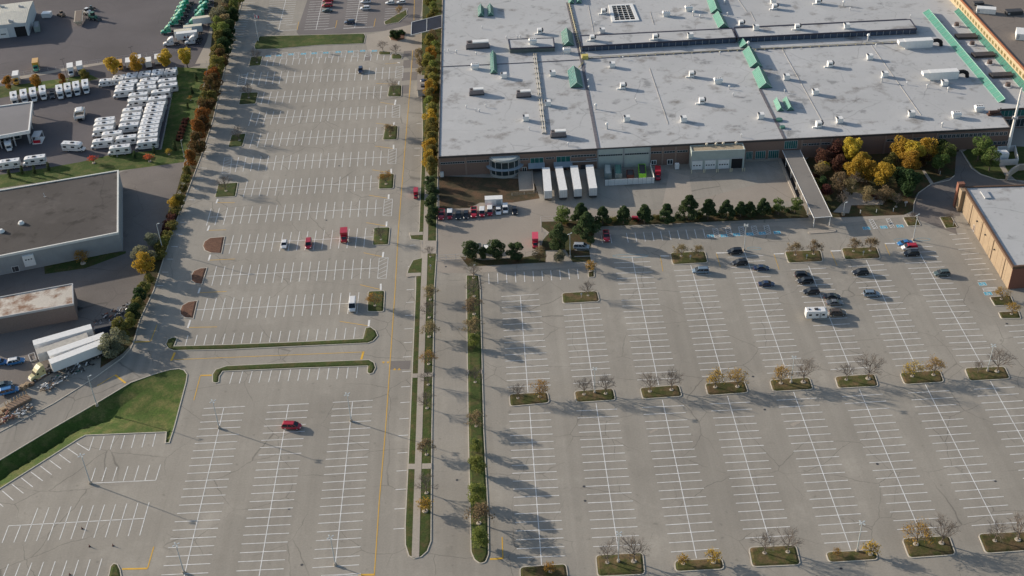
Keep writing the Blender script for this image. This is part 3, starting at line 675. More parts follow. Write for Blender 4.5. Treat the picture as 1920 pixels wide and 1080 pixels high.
for i, x in enumerate((1325,1342.5,1356,1380)):
    c = G(x, 273.5-i*.9, gz-.25); m = MB(); m.cyl((c.x, c.y), .25, .25, gz-.27, gz+.35, 8); m.cyl((c.x, c.y), .5, .35, gz+.35, gz+.8, 8); obj('roof_vent', m, mat('cream_metal', (.62,.56,.45), .5, .05, 2), gar)
# terrace slab to the right of the garage and its dark ramp
m = MB(); m.prism(PW([(1397,303),(1459,300.5),(1491,372),(1494.5,372),(1465,300),(1464,296),(1397,299)]), 0, .35); obj('kerb_wall', m, CONC, fac)
flat('ramp', [(1462,297),(1470,296),(1500,366),(1494,373)], PARAPET, .03)
# gable skylights: long thin ones over the seams
def skylight(bl, br_, tr, tl, h=1.9, kind=TEAL, base=.25):
    """bl br tr tl: the foot of the skylight in the picture, on the roof"""
    P_ = [G(*p, ZR) for p in (bl, br_, tr, tl)]; r0 = (P_[0]+P_[1])/2; r1 = (P_[2]+P_[3])/2
    w = (P_[1]-P_[0]).length/2; m = MB()
    up = Vector((0, 0, base))
    m.hexa([tuple(p-Vector((0, 0, .02))) for p in P_], [tuple(p+up) for p in P_])
    o = obj('skylight', m, DARK, froof)
    a, b, c, d = [p+up for p in P_]; e = r0+Vector((0, 0, h)); f = r1+Vector((0, 0, h))
    m = MB(); m.add([tuple(x) for x in (a, b, c, d, e, f)], [(0, 4, 5, 3), (1, 2, 5, 4), (0, 1, 4), (2, 3, 5)], 0)
    m.m = [0, 1, 1, 1]
    obj('glazing', m, [kind, DGREEN], o)
    m = MB(); n_ = max(3, int((r1-r0).length/1.1))
    for i in range(n_+1):
        t = i/n_; s_ = a.lerp(d, t); q = e.lerp(f, t); nn = Vector((0, 0, .04)); m.tube(s_+nn, q+nn, .03, n=3, cap=False)
    edge = MATS.get('pale_green_trim') or mat('pale_green_trim', (.30,.46,.40), .5, .05, 1)
    for p, q in ((a, e), (e, b), (e, f), (d, f), (a, d)): m.tube(p, q, .1, n=4, cap=False)
    obj('glazing_bars', m, edge, o)
    return o
skylight((896.5,32),(908,31),(907,14.5),(896,15),kind=TEAL); skylight((914,31),(926,30),(924.5,13.5),(913.5,14),kind=TEAL)
skylight((920,139),(933,138),(930,102),(919,103),kind=TEAL)
skylight((1055.5,87.5),(1077,86),(1072,61),(1052,62),h=2.3,kind=TEAL); skylight((1069.5,165.5),(1094,164),(1087,132),(1064,134),h=2.3,kind=TEAL)
skylight((1066,8),(1077,7.5),(1075,-10),(1064,-10),kind=GREENM,h=1.6); skylight((1080,7),(1091,6.5),(1089,-10),(1078,-10),kind=GREENM,h=1.6)
skylight((1333,25.5),(1354,23.5),(1340,-12),(1321,-11),h=2.2,kind=GREENM); skylight((1347,53.5),(1367,52.5),(1355,29),(1336,31),h=2.2,kind=GREENM)
skylight((1388,90.5),(1409,89.5),(1399,78),(1383,79.5),h=2.0,kind=GREENM); skylight((1406,127.5),(1430,126),(1414,96),(1392,98),h=2.4,kind=GREENM); skylight((1423,167),(1448,165),(1433,134),(1410,136),h=2.4,kind=GREENM)
skylight((1457.5,209.5),(1470,208.5),(1461,190),(1450,190.5),h=1.7,kind=GREENM); skylight((1475,208.5),(1489,207),(1480,188.5),(1467,189),h=1.7,kind=GREENM)
# raised long clerestory roofs
def raised(px, h, name='clerestory', face=DARK, win=None):
    P_ = PW(px, ZR+h); m = MB(); m.prism(P_, ZR-.02, ZR+h); o = obj(name, m, face, froof)
    obj('roof', MB().sheet(inset(P_, .35), ZR+h+.004), ROOFM, o)
    m = MB(); q = P_ if area(P_) > 0 else P_[::-1]; q = inset(q, -.15); i2 = inset(q, .4); n = len(q)
    m.add([(x, y, ZR+h-.35) for x, y in q]+[(x, y, ZR+h+.12) for x, y in q]+[(x, y, ZR+h+.12) for x, y in i2]+[(x, y, ZR+h-.3) for x, y in i2], [(a*n+i, a*n+(i+1) % n, (a+1)*n+(i+1) % n, (a+1)*n+i) for a in range(3) for i in range(n)])
    obj('fascia', m, mat('navy_fascia', (.035,.035,.06), .5, .1, 1), o)
    if win:
        FF = Facade(Vector((*P_[0], 0)), Vector((*P_[1], 0))); k = int(FF.L/2.6)
        for i in range(k):
            a = FF.L*i/k; mm_ = MB(); mm_.box(a+.1, a+FF.L/k-.1, -.02, .05, ZR+.25, ZR+h-.55, 0, FF.M()); w = obj('window', mm_, mat('clerestory_glass', (.05,.07,.11), .15, .2, .5), o)
            obj('window_frame', MB().box(a-.05, a+.06, 0, .09, ZR+.1, ZR+h-.4, 0, FF.M()), GREYM, w)
    return o
raised([(1091,87),(1380,70.5),(1373,53.5),(1088,67.5)], 2.2, win=True)
raised([(1384,70.3),(1719,53.5),(1707,36.5),(1376,53)], 2.2, win=True)
raised([(956,91),(1040,87.8),(1038,71),(953,74)], 2.0, face=mat('grey_green_wall', (.12,.14,.13), .8, .1, 1))
# seams, gutters and walkways on the roof
SEAM = mat('dark_seam', (.14,.135,.15), .8, .2, 1)
for a, b, w in (((1093,127),(1122,280),1.1),((1064,5),(1094,127),1.3),((1425,168),(1472,262),1.0),((1375,54),(1386,71),.8)): obj('roof_seam', MB().line(G(*a, ZR), G(*b, ZR), w, ZR, 0, .12), SEAM, froof)
for a, b, w in (((826,125.5),(956,119.5),.35),((956,119.5),(1086,112.5),.35),((1088,67),(1373,53),.3),((1376,52),(1700,36),.3),((1101,110.5),(1400,93.5),.45),((1420,93),(1690,80.5),.45)): obj('roof_seam', MB().line(G(*a, ZR), G(*b, ZR), w, ZR, 0, .2), SEAM, froof)
for a, b, w in (((1218,128),(1253,233),.22),((1467,93),(1543,230),.22),((1634,85),(1727,216),.22),((1103,10),(1113,60),.22),((1385,0),(1400,22),.2),((1219,22),(1226,46),.2),((1265,64),(1270,76),.2),((1407,22),(1416,40),.2)): obj('roof_ridge', MB().line(G(*a, ZR), G(*b, ZR), w, ZR, 0, .1), mat('pale_ridge', (.42,.40,.37), .8, .2, 2), froof)
m = MB()      # yellow gas pipe and cable trays
for a, b in (((1067,8),(1086,85)),((1086,85),(1091,112))): m.tube(G(*a, ZR)+Vector((0,0,.45)), G(*b, ZR)+Vector((0,0,.45)), .2, n=5)
for k in range(18):
    c = G(1067+19*k/18, 8+77*k/18, ZR); m.box(c.x-.7, c.x+.7, c.y-.12, c.y+.12, ZR, ZR+.5)
for k in range(34):
    c = G(1110+580*k/34, 110-29.5*k/34, ZR); m.box(c.x-.15, c.x+.15, c.y-.1, c.y+.9, ZR, ZR+.35)
c0, c1 = G(1100, 110, ZR), G(1690, 80, ZR); m.tube(c0+Vector((0,.5,.4)), c1+Vector((0,.5,.4)), .12, n=5)
obj('roof_pipe', m, mat('yellow_cream_pipe', (.45,.40,.26), .6, .15, 1), froof)
m = MB()
pa, pb = G(1001, 102, ZR), G(1019, 251, ZR)
m.tube(pa+Vector((0,0,.5)), pb+Vector((0,0,.5)), .16, n=5); m.tube(pa+Vector((.8,0,.5)), pb+Vector((.8,0,.5)), .16, n=5)
for k in range(16): c = pa.lerp(pb, k/15); m.box(c.x-.5, c.x+1.3, c.y-.12, c.y+.12, ZR, ZR+.52)
obj('duct_run', m, mat('beige_duct', (.42,.40,.35), .6, .15, 1), froof)
m = MB()
for a, b in (((1085,128),(1093,118)),): 
    m.tube(G(*a, ZR)+Vector((0,0,.35)), G(*b, ZR)+Vector((0,0,.35)), .13, n=5)
m.box(*[v for v in (G(1097,110,ZR).x-1.2, G(1097,110,ZR).x+1.2, G(1097,110,ZR).y-1, G(1097,110,ZR).y+1)], ZR, ZR+1.6)
obj('gas_station', m, mat('yellow_gas_paint', (.52,.44,.12), .6, .1, 1), froof)
# dark puddle stains and patches on the membrane
# courtyard opening with grid
cp = [(1153,39.5),(1192,37.5),(1181,10.5),(1147,12.5)]
cpw = PW(cp, ZR); m = MB(); kk_ = MB()
kerb_ring(kk_, inset(cpw, -1.3), 1.3, .4); kk_.v = [(x, y, z+ZR) for x, y, z in kk_.v]
lw = obj('light_well', kk_, WHITEM, froof)
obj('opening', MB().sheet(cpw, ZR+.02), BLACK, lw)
m = MB(); q = [Vector((*p, ZR+.3)) for p in cpw]
for i in range(5): m.tube(q[0].lerp(q[1], i/4), q[3].lerp(q[2], i/4), .12, n=4)
for i in range(8): m.tube(q[0].lerp(q[3], i/7), q[1].lerp(q[2], i/7), .1, n=4)
obj('grating', m, WHITEM, lw)
# the green lean-to glass ridge and the wing roof
def leanto(bl, tl, tr, br_, z0, z1, parent, wallm=DGREEN, n=26):
    a, b = G(*bl, z0), G(*tl, z0); c, d = G(*tr, z1), G(*br_, z1)
    m = MB(); m.add([tuple(x) for x in (a, d, c, b, (d.x, d.y, z0), (c.x, c.y, z0))], [(0, 1, 2, 3), (1, 4, 5, 2), (0, 4, 1), (3, 2, 5)]); m.m = [0, 1, 1, 1]
    o = obj('sloped_glazing', m, [GREENM, wallm], parent)
    m = MB()
    for k in range(n+1):
        t = k/n; m.tube(a.lerp(b, t)+Vector((0,0,.05)), d.lerp(c, t)+Vector((0,0,.05)), .07, n=3, cap=False)
    for p, q in ((a, b), (d, c), (a, d), (b, c)): m.tube(p, q, .14, n=4)
    obj('glazing_bars', m, MATS['pale_green_trim'], o)
leanto((1872,192),(1730,24),(1742,17),(1885,185), ZR, ZR+1.5, froof)
m = MB()
for q in ([(1797,70),(1834,69),(1829,62),(1790,63)],[(1829,105),(1867,103),(1862,96),(1821,98)],[(1862,143),(1900,141),(1896,134),(1854,136)]): obj('roof_monitor', MB().prism(PW(q, ZR+1), ZR, ZR+1.0), PARAPET, froof)
ca = [(1793,47),(1822,82),(1855,118),(1889,160)]
for i, (x, y) in enumerate(ca):
    c = G(x, y+2, ZR); m = MB(); m.cyl((c.x, c.y), 1.6, 1.6, ZR-.01, ZR+.25, 12, 0); m.cyl((c.x, c.y), 1.0, .85, ZR+.25, ZR+1.5, 12, 1)
    tag(obj('roof_cowl', m, [WHITEM, mat('brown_cowl', (.13,.10,.09), .7, .1, 1)]), 'round brown ventilation cowl, %s from the far end between the green glass strips' % ORDW[i], 'roof vent', 'round cowls between the green glass strips')
# second building with the yellow wall (top right)
yb = thing('office_building', 'yellow walled building with brown gravel roof and green sloped glazing', 'building')
ZY = 12.0
YP = PW([(1797,-60),(1776,-36),(1800,0),(1921,131),(1990,205),(2300,180),(2150,-90)], ZY)
YP = [tuple(G(1776,-28,ZY)[:2]), tuple(G(1962,176,ZY)[:2]), tuple(G(2200,160,ZY)[:2]), tuple(G(2050,-60,ZY)[:2])]
YWALL = mat('yellow_stucco', (.38,.315,.21), .85, .05, .5)
BROWNR = ground_mat('brown_gravel_roof', (.19,.165,.145), big=.1, fine=.08, crack=.3, blot=.2)
shell(yb, None, ZY, YWALL, BROWNR, par=.4, parm=mat('rust_coping', (.20,.08,.04), .7, .1, 1), world=YP, pw=.35)
FY = Facade(Vector((*YP[0], 0)), Vector((*YP[1], 0)))
nwin = 34
for k in range(nwin):
    a = FY.L*(k+.3)/nwin; FY.window((a, a+FY.L/nwin*.62, ZR+1.3, ZR+2.9), yb, glass=mat('tinted_glass', (.16,.13,.06), .2, .2, .5), frame=mat('ochre_frame', (.45,.34,.18), .7, .05, 1), fr=.1)
leanto((1940,196),(1789,22),(1800,13),(1952,184), ZR, ZR+1.0, yb, wallm=YWALL, n=30)
# tan building at the right edge
tb = thing('tan_building', 'tan brick building with a white flat roof at the right edge', 'building')
TP = [tuple(G(*p, ZR)[:2]) for p in ((1899,502),(2000,494),(1975,346),(1806,351))]
shell(tb, None, ZR, TAN, ROOFM, par=.35, parm=mat('brown_coping', (.12,.075,.05), .7, .1, 1), world=TP, pw=.6)
FT = Facade(Vector((*TP[3], 0)), Vector((*TP[0], 0)))
m = MB(); m.box(.05, 2.6, 0, 1.2, 0, ZR+.1, 0, FT.M()); m.box(-1.5, .05, -.5, 1.6, 0, ZR+1.2, 1, FT.M()); obj('pier', m, [TAN, mat('red_brown_brick', (.22,.10,.07), .9, .1, 5)], tb)
F2 = Facade(Vector((*TP[0], 0)), Vector((*TP[1], 0))); obj('brick_panel', MB().box(0, F2.L, 0, .12, 0, ZR-.5, 0, F2.M()), MATS['red_brown_brick'], tb)
c = G(1848, 366, ZR); obj('roof_hatch', MB().box(c.x-1, c.x+1, c.y-2.2, c.y+2.2, ZR, ZR+.4), GREYM, tb)
for k_ in range(1, 12):
    a_ = FT.L*k_/12; obj('wall_joint', MB().box(a_-.04, a_+.04, 0, .03, 0, ZR-.5, 0, FT.M()), mat('tan_joint', (.22,.16,.11), .9, .1, 1), tb)
for a_ in (FT.L*.22, FT.L*.44, FT.L*.66, FT.L*.88): obj('downpipe', MB().box(a_-.09, a_+.09, 0, .16, 0, ZR-.6, 0, FT.M()), mat('brown_pipe', (.15,.10,.07), .6, .1, 1), tb)
FT.window((FT.L*.30, FT.L*.30+1.2, .05, 2.2), tb, name='door', frame=GREYM, glass=MATS['brown_pipe'])
for t in (.35, .52, .7):
    M_ = FT.M(); s_ = FT.L*t; m = MB(); m.box(s_-.2, s_+.2, 0, .5, 4.6, 4.9, 0, M_); obj('wall_light', m, DARK, tb)
# grey warehouse, left
gb = thing('grey_warehouse', 'large grey panelled warehouse with dark flat roof beside the green verge', 'warehouse')
ZG = 6.6
GP_ = [tuple(G(*p, ZG)[:2]) for p in ((222,437),(222.5,320),(-130,379),(-130,507))]
DKROOF = ground_mat('dark_gravel_roof', (.078,.071,.068), big=.25, fine=.08, crack=.3, crack_scale=.03, blot=.5, bt=(.55,.66), wear=.35)
shell(gb, None, ZG, WALLGREY, DKROOF, par=.3, parm=mat('white_coping', (.66,.66,.62), .6, .05, 1), world=GP_, pw=.45)
FGb = Facade(Vector((*GP_[3], 0)), Vector((*GP_[0], 0)))
m = MB(); k = int(FGb.L/1.2)
for i in range(k): a = FGb.L*i/k; m.box(a-.07, a+.07, 0, .05, 0, ZG-.5, 0, FGb.M())
obj('wall_ribs', m, WALLGREY, gb)['kind'] = 'stuff'
def rect2(FF, xl, xr, yt, yb, sl=-.17):
    a, z1 = FF.hit(xl, yt); _, z0 = FF.hit(xl, yb); b, _ = FF.hit(xr, yt+(xr-xl)*sl); return a, b, max(0.02, z0), z1
a, b, z0, z1 = rect2(FGb, 41, 62, 479.5, 500); m = MB(); m.box(a, b, 0, .7, z0, z1, 0, FGb.M()); d = obj('dock_shelter', m, WHITEM, gb)
[obj('pane', MB().box(a+(b-a)*t-.25, a+(b-a)*t+.25, .7, .75, z0+2.3, z0+2.65, 0, FGb.M()), GLASS, d) for t in (.25, .5, .75)]
a, b, z0, z1 = rect2(FGb, 22, 36, 505, 512); FGb.window((a, b, .1, 2.2), gb, name='door', frame=WHITEM, glass=DARK)
for i, (x, y, big) in enumerate(((3,435,1),(40,419.5,0),(84,370,2))):
    c = G(x, y, ZG); m = MB()
    if big == 2: m.tube((c.x, c.y, ZG-.01), (c.x, c.y, ZG+1.6), .08, n=6); m.tube((c.x-.3, c.y, ZG+.3), (c.x+.5, c.y, ZG+.3), .07, n=5)
    else:
        m.cyl((c.x, c.y), 1.0, 1.0, ZG-.01, ZG+.3, 10); m.cyl((c.x, c.y), .9, .55, ZG+.3, ZG+1.0, 10)
    tag(obj('roof_vent', m, WHITEM), ['white domed vent at the left edge of the dark warehouse roof', 'squat white vent in the middle of the dark warehouse roof', 'thin pipe standing on the dark warehouse roof'][i], 'roof vent')
# rusty roofed shed
rb = thing('brown_shed', 'long brown shed with white patched and rust stained flat roof', 'shed')
ZS = 5.6
RP = [tuple(G(*p, ZS)[:2]) for p in ((138,570),(136.5,532),(-90,574),(-90,612))]
RUST = ground_mat('rusty_roof', (.52,.48,.42), big=.1, fine=.12, crack=0, blot=.6, stain=((.22,.13,.085), .12, .44, .56))
shell(rb, None, ZS, mat('brown_block', (.20,.155,.135), .9, .1, 3), RUST, par=.2, parm=mat('grey_coping', (.4,.4,.4), .6, .1, 1), world=RP, pw=.3)
# motorhome dealer building with canopy
db = thing('dealer_building', 'low grey flat roofed showroom with a deep white edged canopy', 'building')
ZD = 5.2
DP = [tuple(G(*p, ZD)[:2]) for p in ((55,246),(61,191.5),(-90,212),(-90,272))]
Pf = DP; o2 = inset(DP if area(DP) > 0 else DP[::-1], .0)
m = MB(); m.prism(DP, ZD-.8, ZD); ro = obj('canopy_roof', m, ground_mat('grey_membrane', (.20,.197,.205), big=.1, fine=.05, crack=0, blot=.3), db)
q = DP if area(DP) > 0 else DP[::-1]; i2 = inset(q, .4); n = 4; m = MB()
m.add([(x, y, ZD-.9) for x, y in inset(q, -.1)]+[(x, y, ZD+.35) for x, y in inset(q, -.1)]+[(x, y, ZD+.35) for x, y in i2]+[(x, y, ZD) for x, y in i2], [(a*n+i, a*n+(i+1) % n, (a+1)*n+(i+1) % n, (a+1)*n+i) for a in range(3) for i in range(n)])
obj('fascia', m, WHITEM, ro)
FD = Facade(Vector((*DP[3], 0)), Vector((*DP[0], 0)))
m = MB(); m.box(.5, FD.L-4, -22, -6, 0, ZD-.85, 0, FD.M()); wo = obj('wall', m, WALLGREY, db)
for i in range(7): a = 3+i*(FD.L-9)/7; obj('window', MB().box(a, a+4, -6.02, -5.93, .4, 3.4, 0, FD.M()), GLASS, wo)
for i in range(6):
    a = 1+i*(FD.L-2)/5; obj('column', MB().box(a-.2, a+.2, -.9, -.5, 0, ZD-.85, 0, FD.M()), GREYM, db)
FD2 = Facade(Vector((*DP[0], 0)), Vector((*DP[1], 0)))
for i in range(3):
    a = 1+i*(FD2.L-2)/2; obj('column', MB().box(a-.2, a+.2, -.9, -.5, 0, ZD-.85, 0, FD2.M()), GREYM, db)
# workshop, top left
wb = thing('truck_workshop', 'white truck workshop with ribbed pitched roof and an open black bay door', 'workshop')
ZW = 6.0
wl = [G(*p, ZW) for p in ((48,42.5),(62,1.5),(-90,20),(-90,56))]
WP = [tuple(p[:2]) for p in wl]
obj('wall', MB().prism(WP, -.05, ZW), mat('white_panel_blue_shade', (.50,.53,.55), .7, .05, .8), wb)  # white walls, with their blue shade put into the colour
m = MB(); a, b, c_, d_ = [Vector((x, y, ZW+.02)) for x, y in WP]; e = (a+b)/2+Vector((0,0,.9)); f_ = (c_+d_)/2+Vector((0,0,.9))
m.add([tuple(v) for v in (a, b, c_, d_, e, f_)], [(0, 4, 5, 3), (1, 2, 5, 4), (0, 1, 4), (2, 3, 5)]); ro = obj('roof', m, mat('cream_sheet_roof', (.60,.58,.50), .6, .08, .6), wb)
m = MB(); k = 44
for i in range(k+1):
    t = i/k; p = e.lerp(f_, t)+Vector((0,0,.04)); m.tube(a.lerp(d_, t)+Vector((0,0,.04)), p, .05, n=3, cap=False); m.tube(b.lerp(c_, t)+Vector((0,0,.04)), p, .05, n=3, cap=False)
obj('roof_ribs', m, MATS['cream_sheet_roof'], ro)['kind'] = 'stuff'
for x, y in ((37,14),(18,41),(2,14)):
    c = G(x, y, ZW+.5); m = MB(); m.cyl((c.x, c.y), .4, .4, ZW-.1, ZW+1.7, 8); m.box(c.x, c.x+1.6, c.y-.5, c.y+.5, ZW, ZW+1.2); obj('roof_vent', m, GREYM, ro)
FW = Facade(Vector((*WP[3], 0)), Vector((*WP[0], 0)))
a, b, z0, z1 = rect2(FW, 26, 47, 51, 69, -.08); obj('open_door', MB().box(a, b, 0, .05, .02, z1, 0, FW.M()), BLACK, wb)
a, b, z0, z1 = rect2(FW, -6, 13, 54.5, 72, -.05); d = obj('overhead_door', MB().box(a, b, 0, .12, .02, z1, 0, FW.M()), WHITEM, wb)
obj('pane', MB().box(a+1, b-1, .12, .15, 1.6, 2.0, 0, FW.M()), GLASS, d)
# guard hut / bus shelter by the median
gh = thing('guard_hut', 'small flat roofed gatehouse beside the yellow hedge', 'hut')
HP = [tuple(G(*p, 2.9)[:2]) for p in ((783,168),(801,167),(802,141),(784,142))]
m = MB(); m.prism(HP, 0, 2.7); obj('wall', m, GREYM, gh); m = MB(); m.prism(inset(HP if area(HP) > 0 else HP[::-1], -.3), 2.7, 2.95); ro = obj('roof', m, mat('brown_roof_sheet', (.28,.25,.22), .8, .1, 1), gh)
c = G(793, 151, 2.95); obj('skylight', MB().cyl((c.x, c.y), 1.15, .9, 2.94, 3.3, 14), mat('blue_dome', (.03,.04,.08), .2, .1, 1), ro)
c = G(794, 162, 2.95); obj('roof_unit', MB().box(c.x-1, c.x+1, c.y-.8, c.y+.8, 2.94, 3.6), DARK, ro)
# entrance canopy of glass, top centre
ec = thing('entrance_canopy', 'dark glass entrance canopy on posts at the factory side door', 'canopy')
EP = [G(*p, 5.0) for p in ((771,66),(829,54),(829,31),(772,42))]
EP[1].z = EP[2].z = 5.6
m = MB()
for a, b in ((0,1),(1,2),(2,3),(3,0)): m.tube(EP[a], EP[b], .22, n=4)
m.tube((EP[0]+EP[1])/2, (EP[3]+EP[2])/2, .16, n=4); obj('canopy_frame', m, mat('silver_beam', (.5,.52,.52), .4, .05, 1), ec)
m = MB(); m.hexa([tuple(p-Vector((0,0,.08))) for p in EP], [tuple(p) for p in EP]); obj('glass_roof', m, mat('blue_dark_glass', (.012,.018,.035), .7, .3, .3), ec)
for p in (EP[0].lerp(EP[1], .55), EP[3].lerp(EP[2], .55)): obj('post', MB().box(p.x-.3, p.x+.3, p.y-.3, p.y+.3, 0, p.z-.05), GREYCLAD, ec)
# covered walkway
cw_ = thing('covered_walkway', 'long covered walkway with flat grey roof from factory to car park', 'walkway')
CP = [G(*p, 3.8) for p in ((1526,408.5),(1560,406),(1500,281),(1467,282))]
m = MB(); m.hexa([tuple(p-Vector((0,0,.3))) for p in CP], [tuple(p) for p in CP]); ro = obj('roof', m, ground_mat('walkway_roof', (.215,.20,.18), big=.15, fine=.05, crack=0, blot=.4), cw_)
m = MB(); 
for a, b in ((0,3),(1,2),(0,1)): m.tube(CP[a]+Vector((0,0,.0)), CP[b], .12, n=4)
obj('gutter', m, WHITEM, ro)
for t in (.0, .18, .36, .54, .72, .9):
    for a, b in ((0, 3), (1, 2)):
        p = CP[a].lerp(CP[b], t*.98+.01); q = CP[b if a == 0 else b]; i_ = .35 if a == 0 else -.35
        obj('post', MB().box(p.x+i_-.1, p.x+i_+.1, p.y-.1, p.y+.1, 0, 3.55), WHITEM, cw_)
flat('path', [(1526,430),(1562,428),(1500,300),(1470,302)], CONC, .03)
# utility enclosure right
ue = thing('utility_enclosure', 'white walled utility compound with a white equipment box by the mast', 'enclosure')
UP = PW([(1874,311),(1908,309),(1902,283),(1868,285)])
k = MB(); q = UP if area(UP) > 0 else UP[::-1]; i2 = inset(q, .25); n = 4
k.add([(x, y, -.03) for x, y in q]+[(x, y, 2.2) for x, y in q]+[(x, y, 2.2) for x, y in i2]+[(x, y, -.03) for x, y in i2], [(a*n+i, a*n+(i+1) % n, (a+1)*n+(i+1) % n, (a+1)*n+i) for a in range(3) for i in range(n)])
obj('wall', k, mat('white_block', (.56,.56,.55), .8, .05, 1), ue)
EPb = PW([(1870,289),(1893,287.5),(1886,280),(1859,281.5)], 3.1); obj('equipment_box', MB().prism(EPb, 0, 3.1), WHITEM, ue)
# curved concrete stair wall right edge
m = MB(); seq = [G(*p) for p in ((1886,338),(1896,327),(1908,319),(1930,318))]
for a, b in zip(seq[:-1], seq[1:]): m.line(a, b, .7, 0, 0, 2.2)
tag(obj('curved_ramp_wall', m, CONC), 'curved pale concrete ramp wall at the right edge of the photo', 'wall')
# white barrier panels round the skips
bx = thing('barrier_fence', 'run of white solid fence panels around the skips by the works wall', 'fence')
seq = [G(1134, 348.5), G(1226.5, 343.5), G(1219, 316)]
FP = Facade(seq[0], seq[1])
xsb = (0,.07,.2,.46,.565,.68,.76,.84,.945,1)
for i in range(9):
    a, b = FP.L*xsb[i], FP.L*xsb[i+1]; obj('panel', MB().box(a+.03, b-.03, -.04, .04, .05, 2.3, 0, FP.M()), WHITEM, bx)
for x in xsb: obj('fence_post', MB().box(FP.L*x-.06, FP.L*x+.06, -.12, -.05, 0, 2.35, 0, FP.M()), DARK, bx)
FP2 = Facade(seq[1], seq[2])
for i in range(3): a = FP2.L*i/3; obj('panel', MB().box(a+.03, a+FP2.L/3-.03, -.04, .04, .05, 2.3, 0, FP2.M()), WHITEM, bx)
# ------------------------------------------------------------------ rooftop units
def unit_proto():
    o = thing('rooftop_unit', '-', 'rooftop unit', group='white rooftop air units')
    m = MB(); m.box(-1.15, 1.15, -.95, .95, 0, .3, 1); m.hexa([(-.8,-.9,.3),(1.1,-.9,.3),(1.1,.9,.3),(-.8,.9,.3)], [(-1.2,-1,2.0),(1.1,-1,2.0),(1.1,1,2.0),(-1.2,1,2.0)])
    obj('cabinet', m, [WHITEM, GREYM], o); m = MB(); m.box(-1.1,-.45,-.85,.85,2.0,2.06); obj('fan_grille', m, DARK, o); return o
def unit2_proto():
    o = thing('rooftop_unit', '-', 'rooftop unit', group='white rooftop air units')
    m = MB(); m.box(-.9, 1.0, -.9, .9, 0, .35, 1); m.box(-1.0, .75, -1.0, 1.0, .35, 2.2); m.box(-2.3,-1.0,-.7,.1,.0,.45); obj('cabinet', m, [WHITEM, GREYM], o)
    obj('louvre', MB().box(-.75, .5, -1.05, -1.0, 1.1, 1.5), DARK, o); obj('intake_hood', MB().hexa([(.75,-.9,.9),(1.3,-.9,1.3),(1.3,.9,1.3),(.75,.9,.9)], [(.75,-.9,2.1),(1.35,-.9,2.1),(1.35,.9,2.1),(.75,.9,2.1)]), DARK, o); return o
def unit3_proto():
    o = thing('rooftop_unit', '-', 'rooftop unit', group='white rooftop air units')
    m = MB(); m.hexa([(-1.1,-.8,0),(1.1,-.8,0),(1.1,.8,0),(-1.1,.8,0)], [(-1.6,-1.1,1.6),(1.6,-1.1,1.6),(1.6,1.1,1.6),(-1.6,1.1,1.6)]); m.hexa([(-1.6,-1.1,1.6),(1.6,-1.1,1.6),(1.6,1.1,1.6),(-1.6,1.1,1.6)], [(-1.3,-.8,2.1),(1.3,-.8,2.1),(1.3,.8,2.1),(-1.3,.8,2.1)]); obj('cabinet', m, WHITEM, o)
    for x in (-.8, 0, .8): obj('fan', MB().cyl((x, 0), .33, .33, 2.1, 2.16, 8), DARK, o)
    return o
U1, U2, U3 = Proto(unit_proto), Proto(unit2_proto), Proto(unit3_proto)
units = [(1012.5,59,2),(1111,72,2),(1129,58,1),(1132,22,2),(1249,26,3),(1291,16,3),(1229,70,2),(1294,67,1),(1390,44,2),(1417,52,1),(1036,138,1),(1147.5,122,1),(1168,162,2),(1297,140,2),(1346,152,3),(1027,194,1),(1316,190,2),(986,222,1),(1175,223,1),(1281,224,1),(1426,218,1),
         (1452.5,13,2),(1534,3,2),(1495,51,2),(1587,49,1),(1630,107,1),(1556,121,2),(1474,145,1),(1528,173,1),(1658,140,1),(1708,214,1),(1535,234,2),(1573,226,1),(1770,156,1),(945,142,1),(1139,-3,2),(1792,216,3),(1835,204,3),(1063,95,3),(999,78,3),(891,125,3),(1449,3,1)]
units = [u for u in units if u[1] > 0]
rowsU = {}
for u in units: rowsU.setdefault(min(5, int(u[1]//43)), []).append(u)
rown = {0:'in the row at the top edge', 1:'in the second row from the top', 2:'in the third row from the top', 3:'in the middle roof row', 4:'in the second row above the front edge', 5:'in the row nearest the front edge'}
for r, us in rowsU.items():
    us.sort()
    for i, (x, y, t) in enumerate(us):
        z = ZR
        if (1088 < x < 1380 and 60 < y < 82) or (1384 < x < 1712 and 44 < y < 66 and t and y < 56 and x > 1400) : z = ZR+2.2
        if x == 999: z = ZR+2.0
        c = G(x, y+4, z); P_ = (U1, U2, U3)[t-1]
        o = P_.put(c, rnd.uniform(-.05, .05), 'white rooftop unit, %s from the left %s' % (ORDW[i], rown[r]), 'white rooftop air units', 1.0)
# long brown chillers
def chiller():
    o = thing('chiller_unit', '-', 'chiller')
    obj('casing', MB().box(-2.6, 2.6, -1, 1, .5, 2.2), mat('brown_grey_casing', (.20,.17,.17), .6, .1, 1), o); obj('housing_top', MB().box(-1.2, 2.6, -1.03, .6, 2.2, 2.6), WHITEM, o)
    obj('fan', MB().cyl((-1.9, 0), .5, .5, 2.2, 2.5, 10), DARK, o); obj('skid', MB().box(-2.8, 2.8, -1.1, 1.1, .0, .5), DARK, o); return o
CH = Proto(chiller)
for x, y, s, l in ((894,173,1,'brown chiller with a white top near the left roof edge'),(982,177,1,'brown chiller just left of the long duct run'),(1047,252,1,'brown chiller close to the front roof edge')): CH.put(G(x, y+4, ZR), 0, l, 'brown chillers on the roof', s)
o = CH.put(G(896, 89, ZR), 0, 'largest dark rooftop chiller standing on a steel platform at upper left', None, (1.7, 1.5, 1.15))
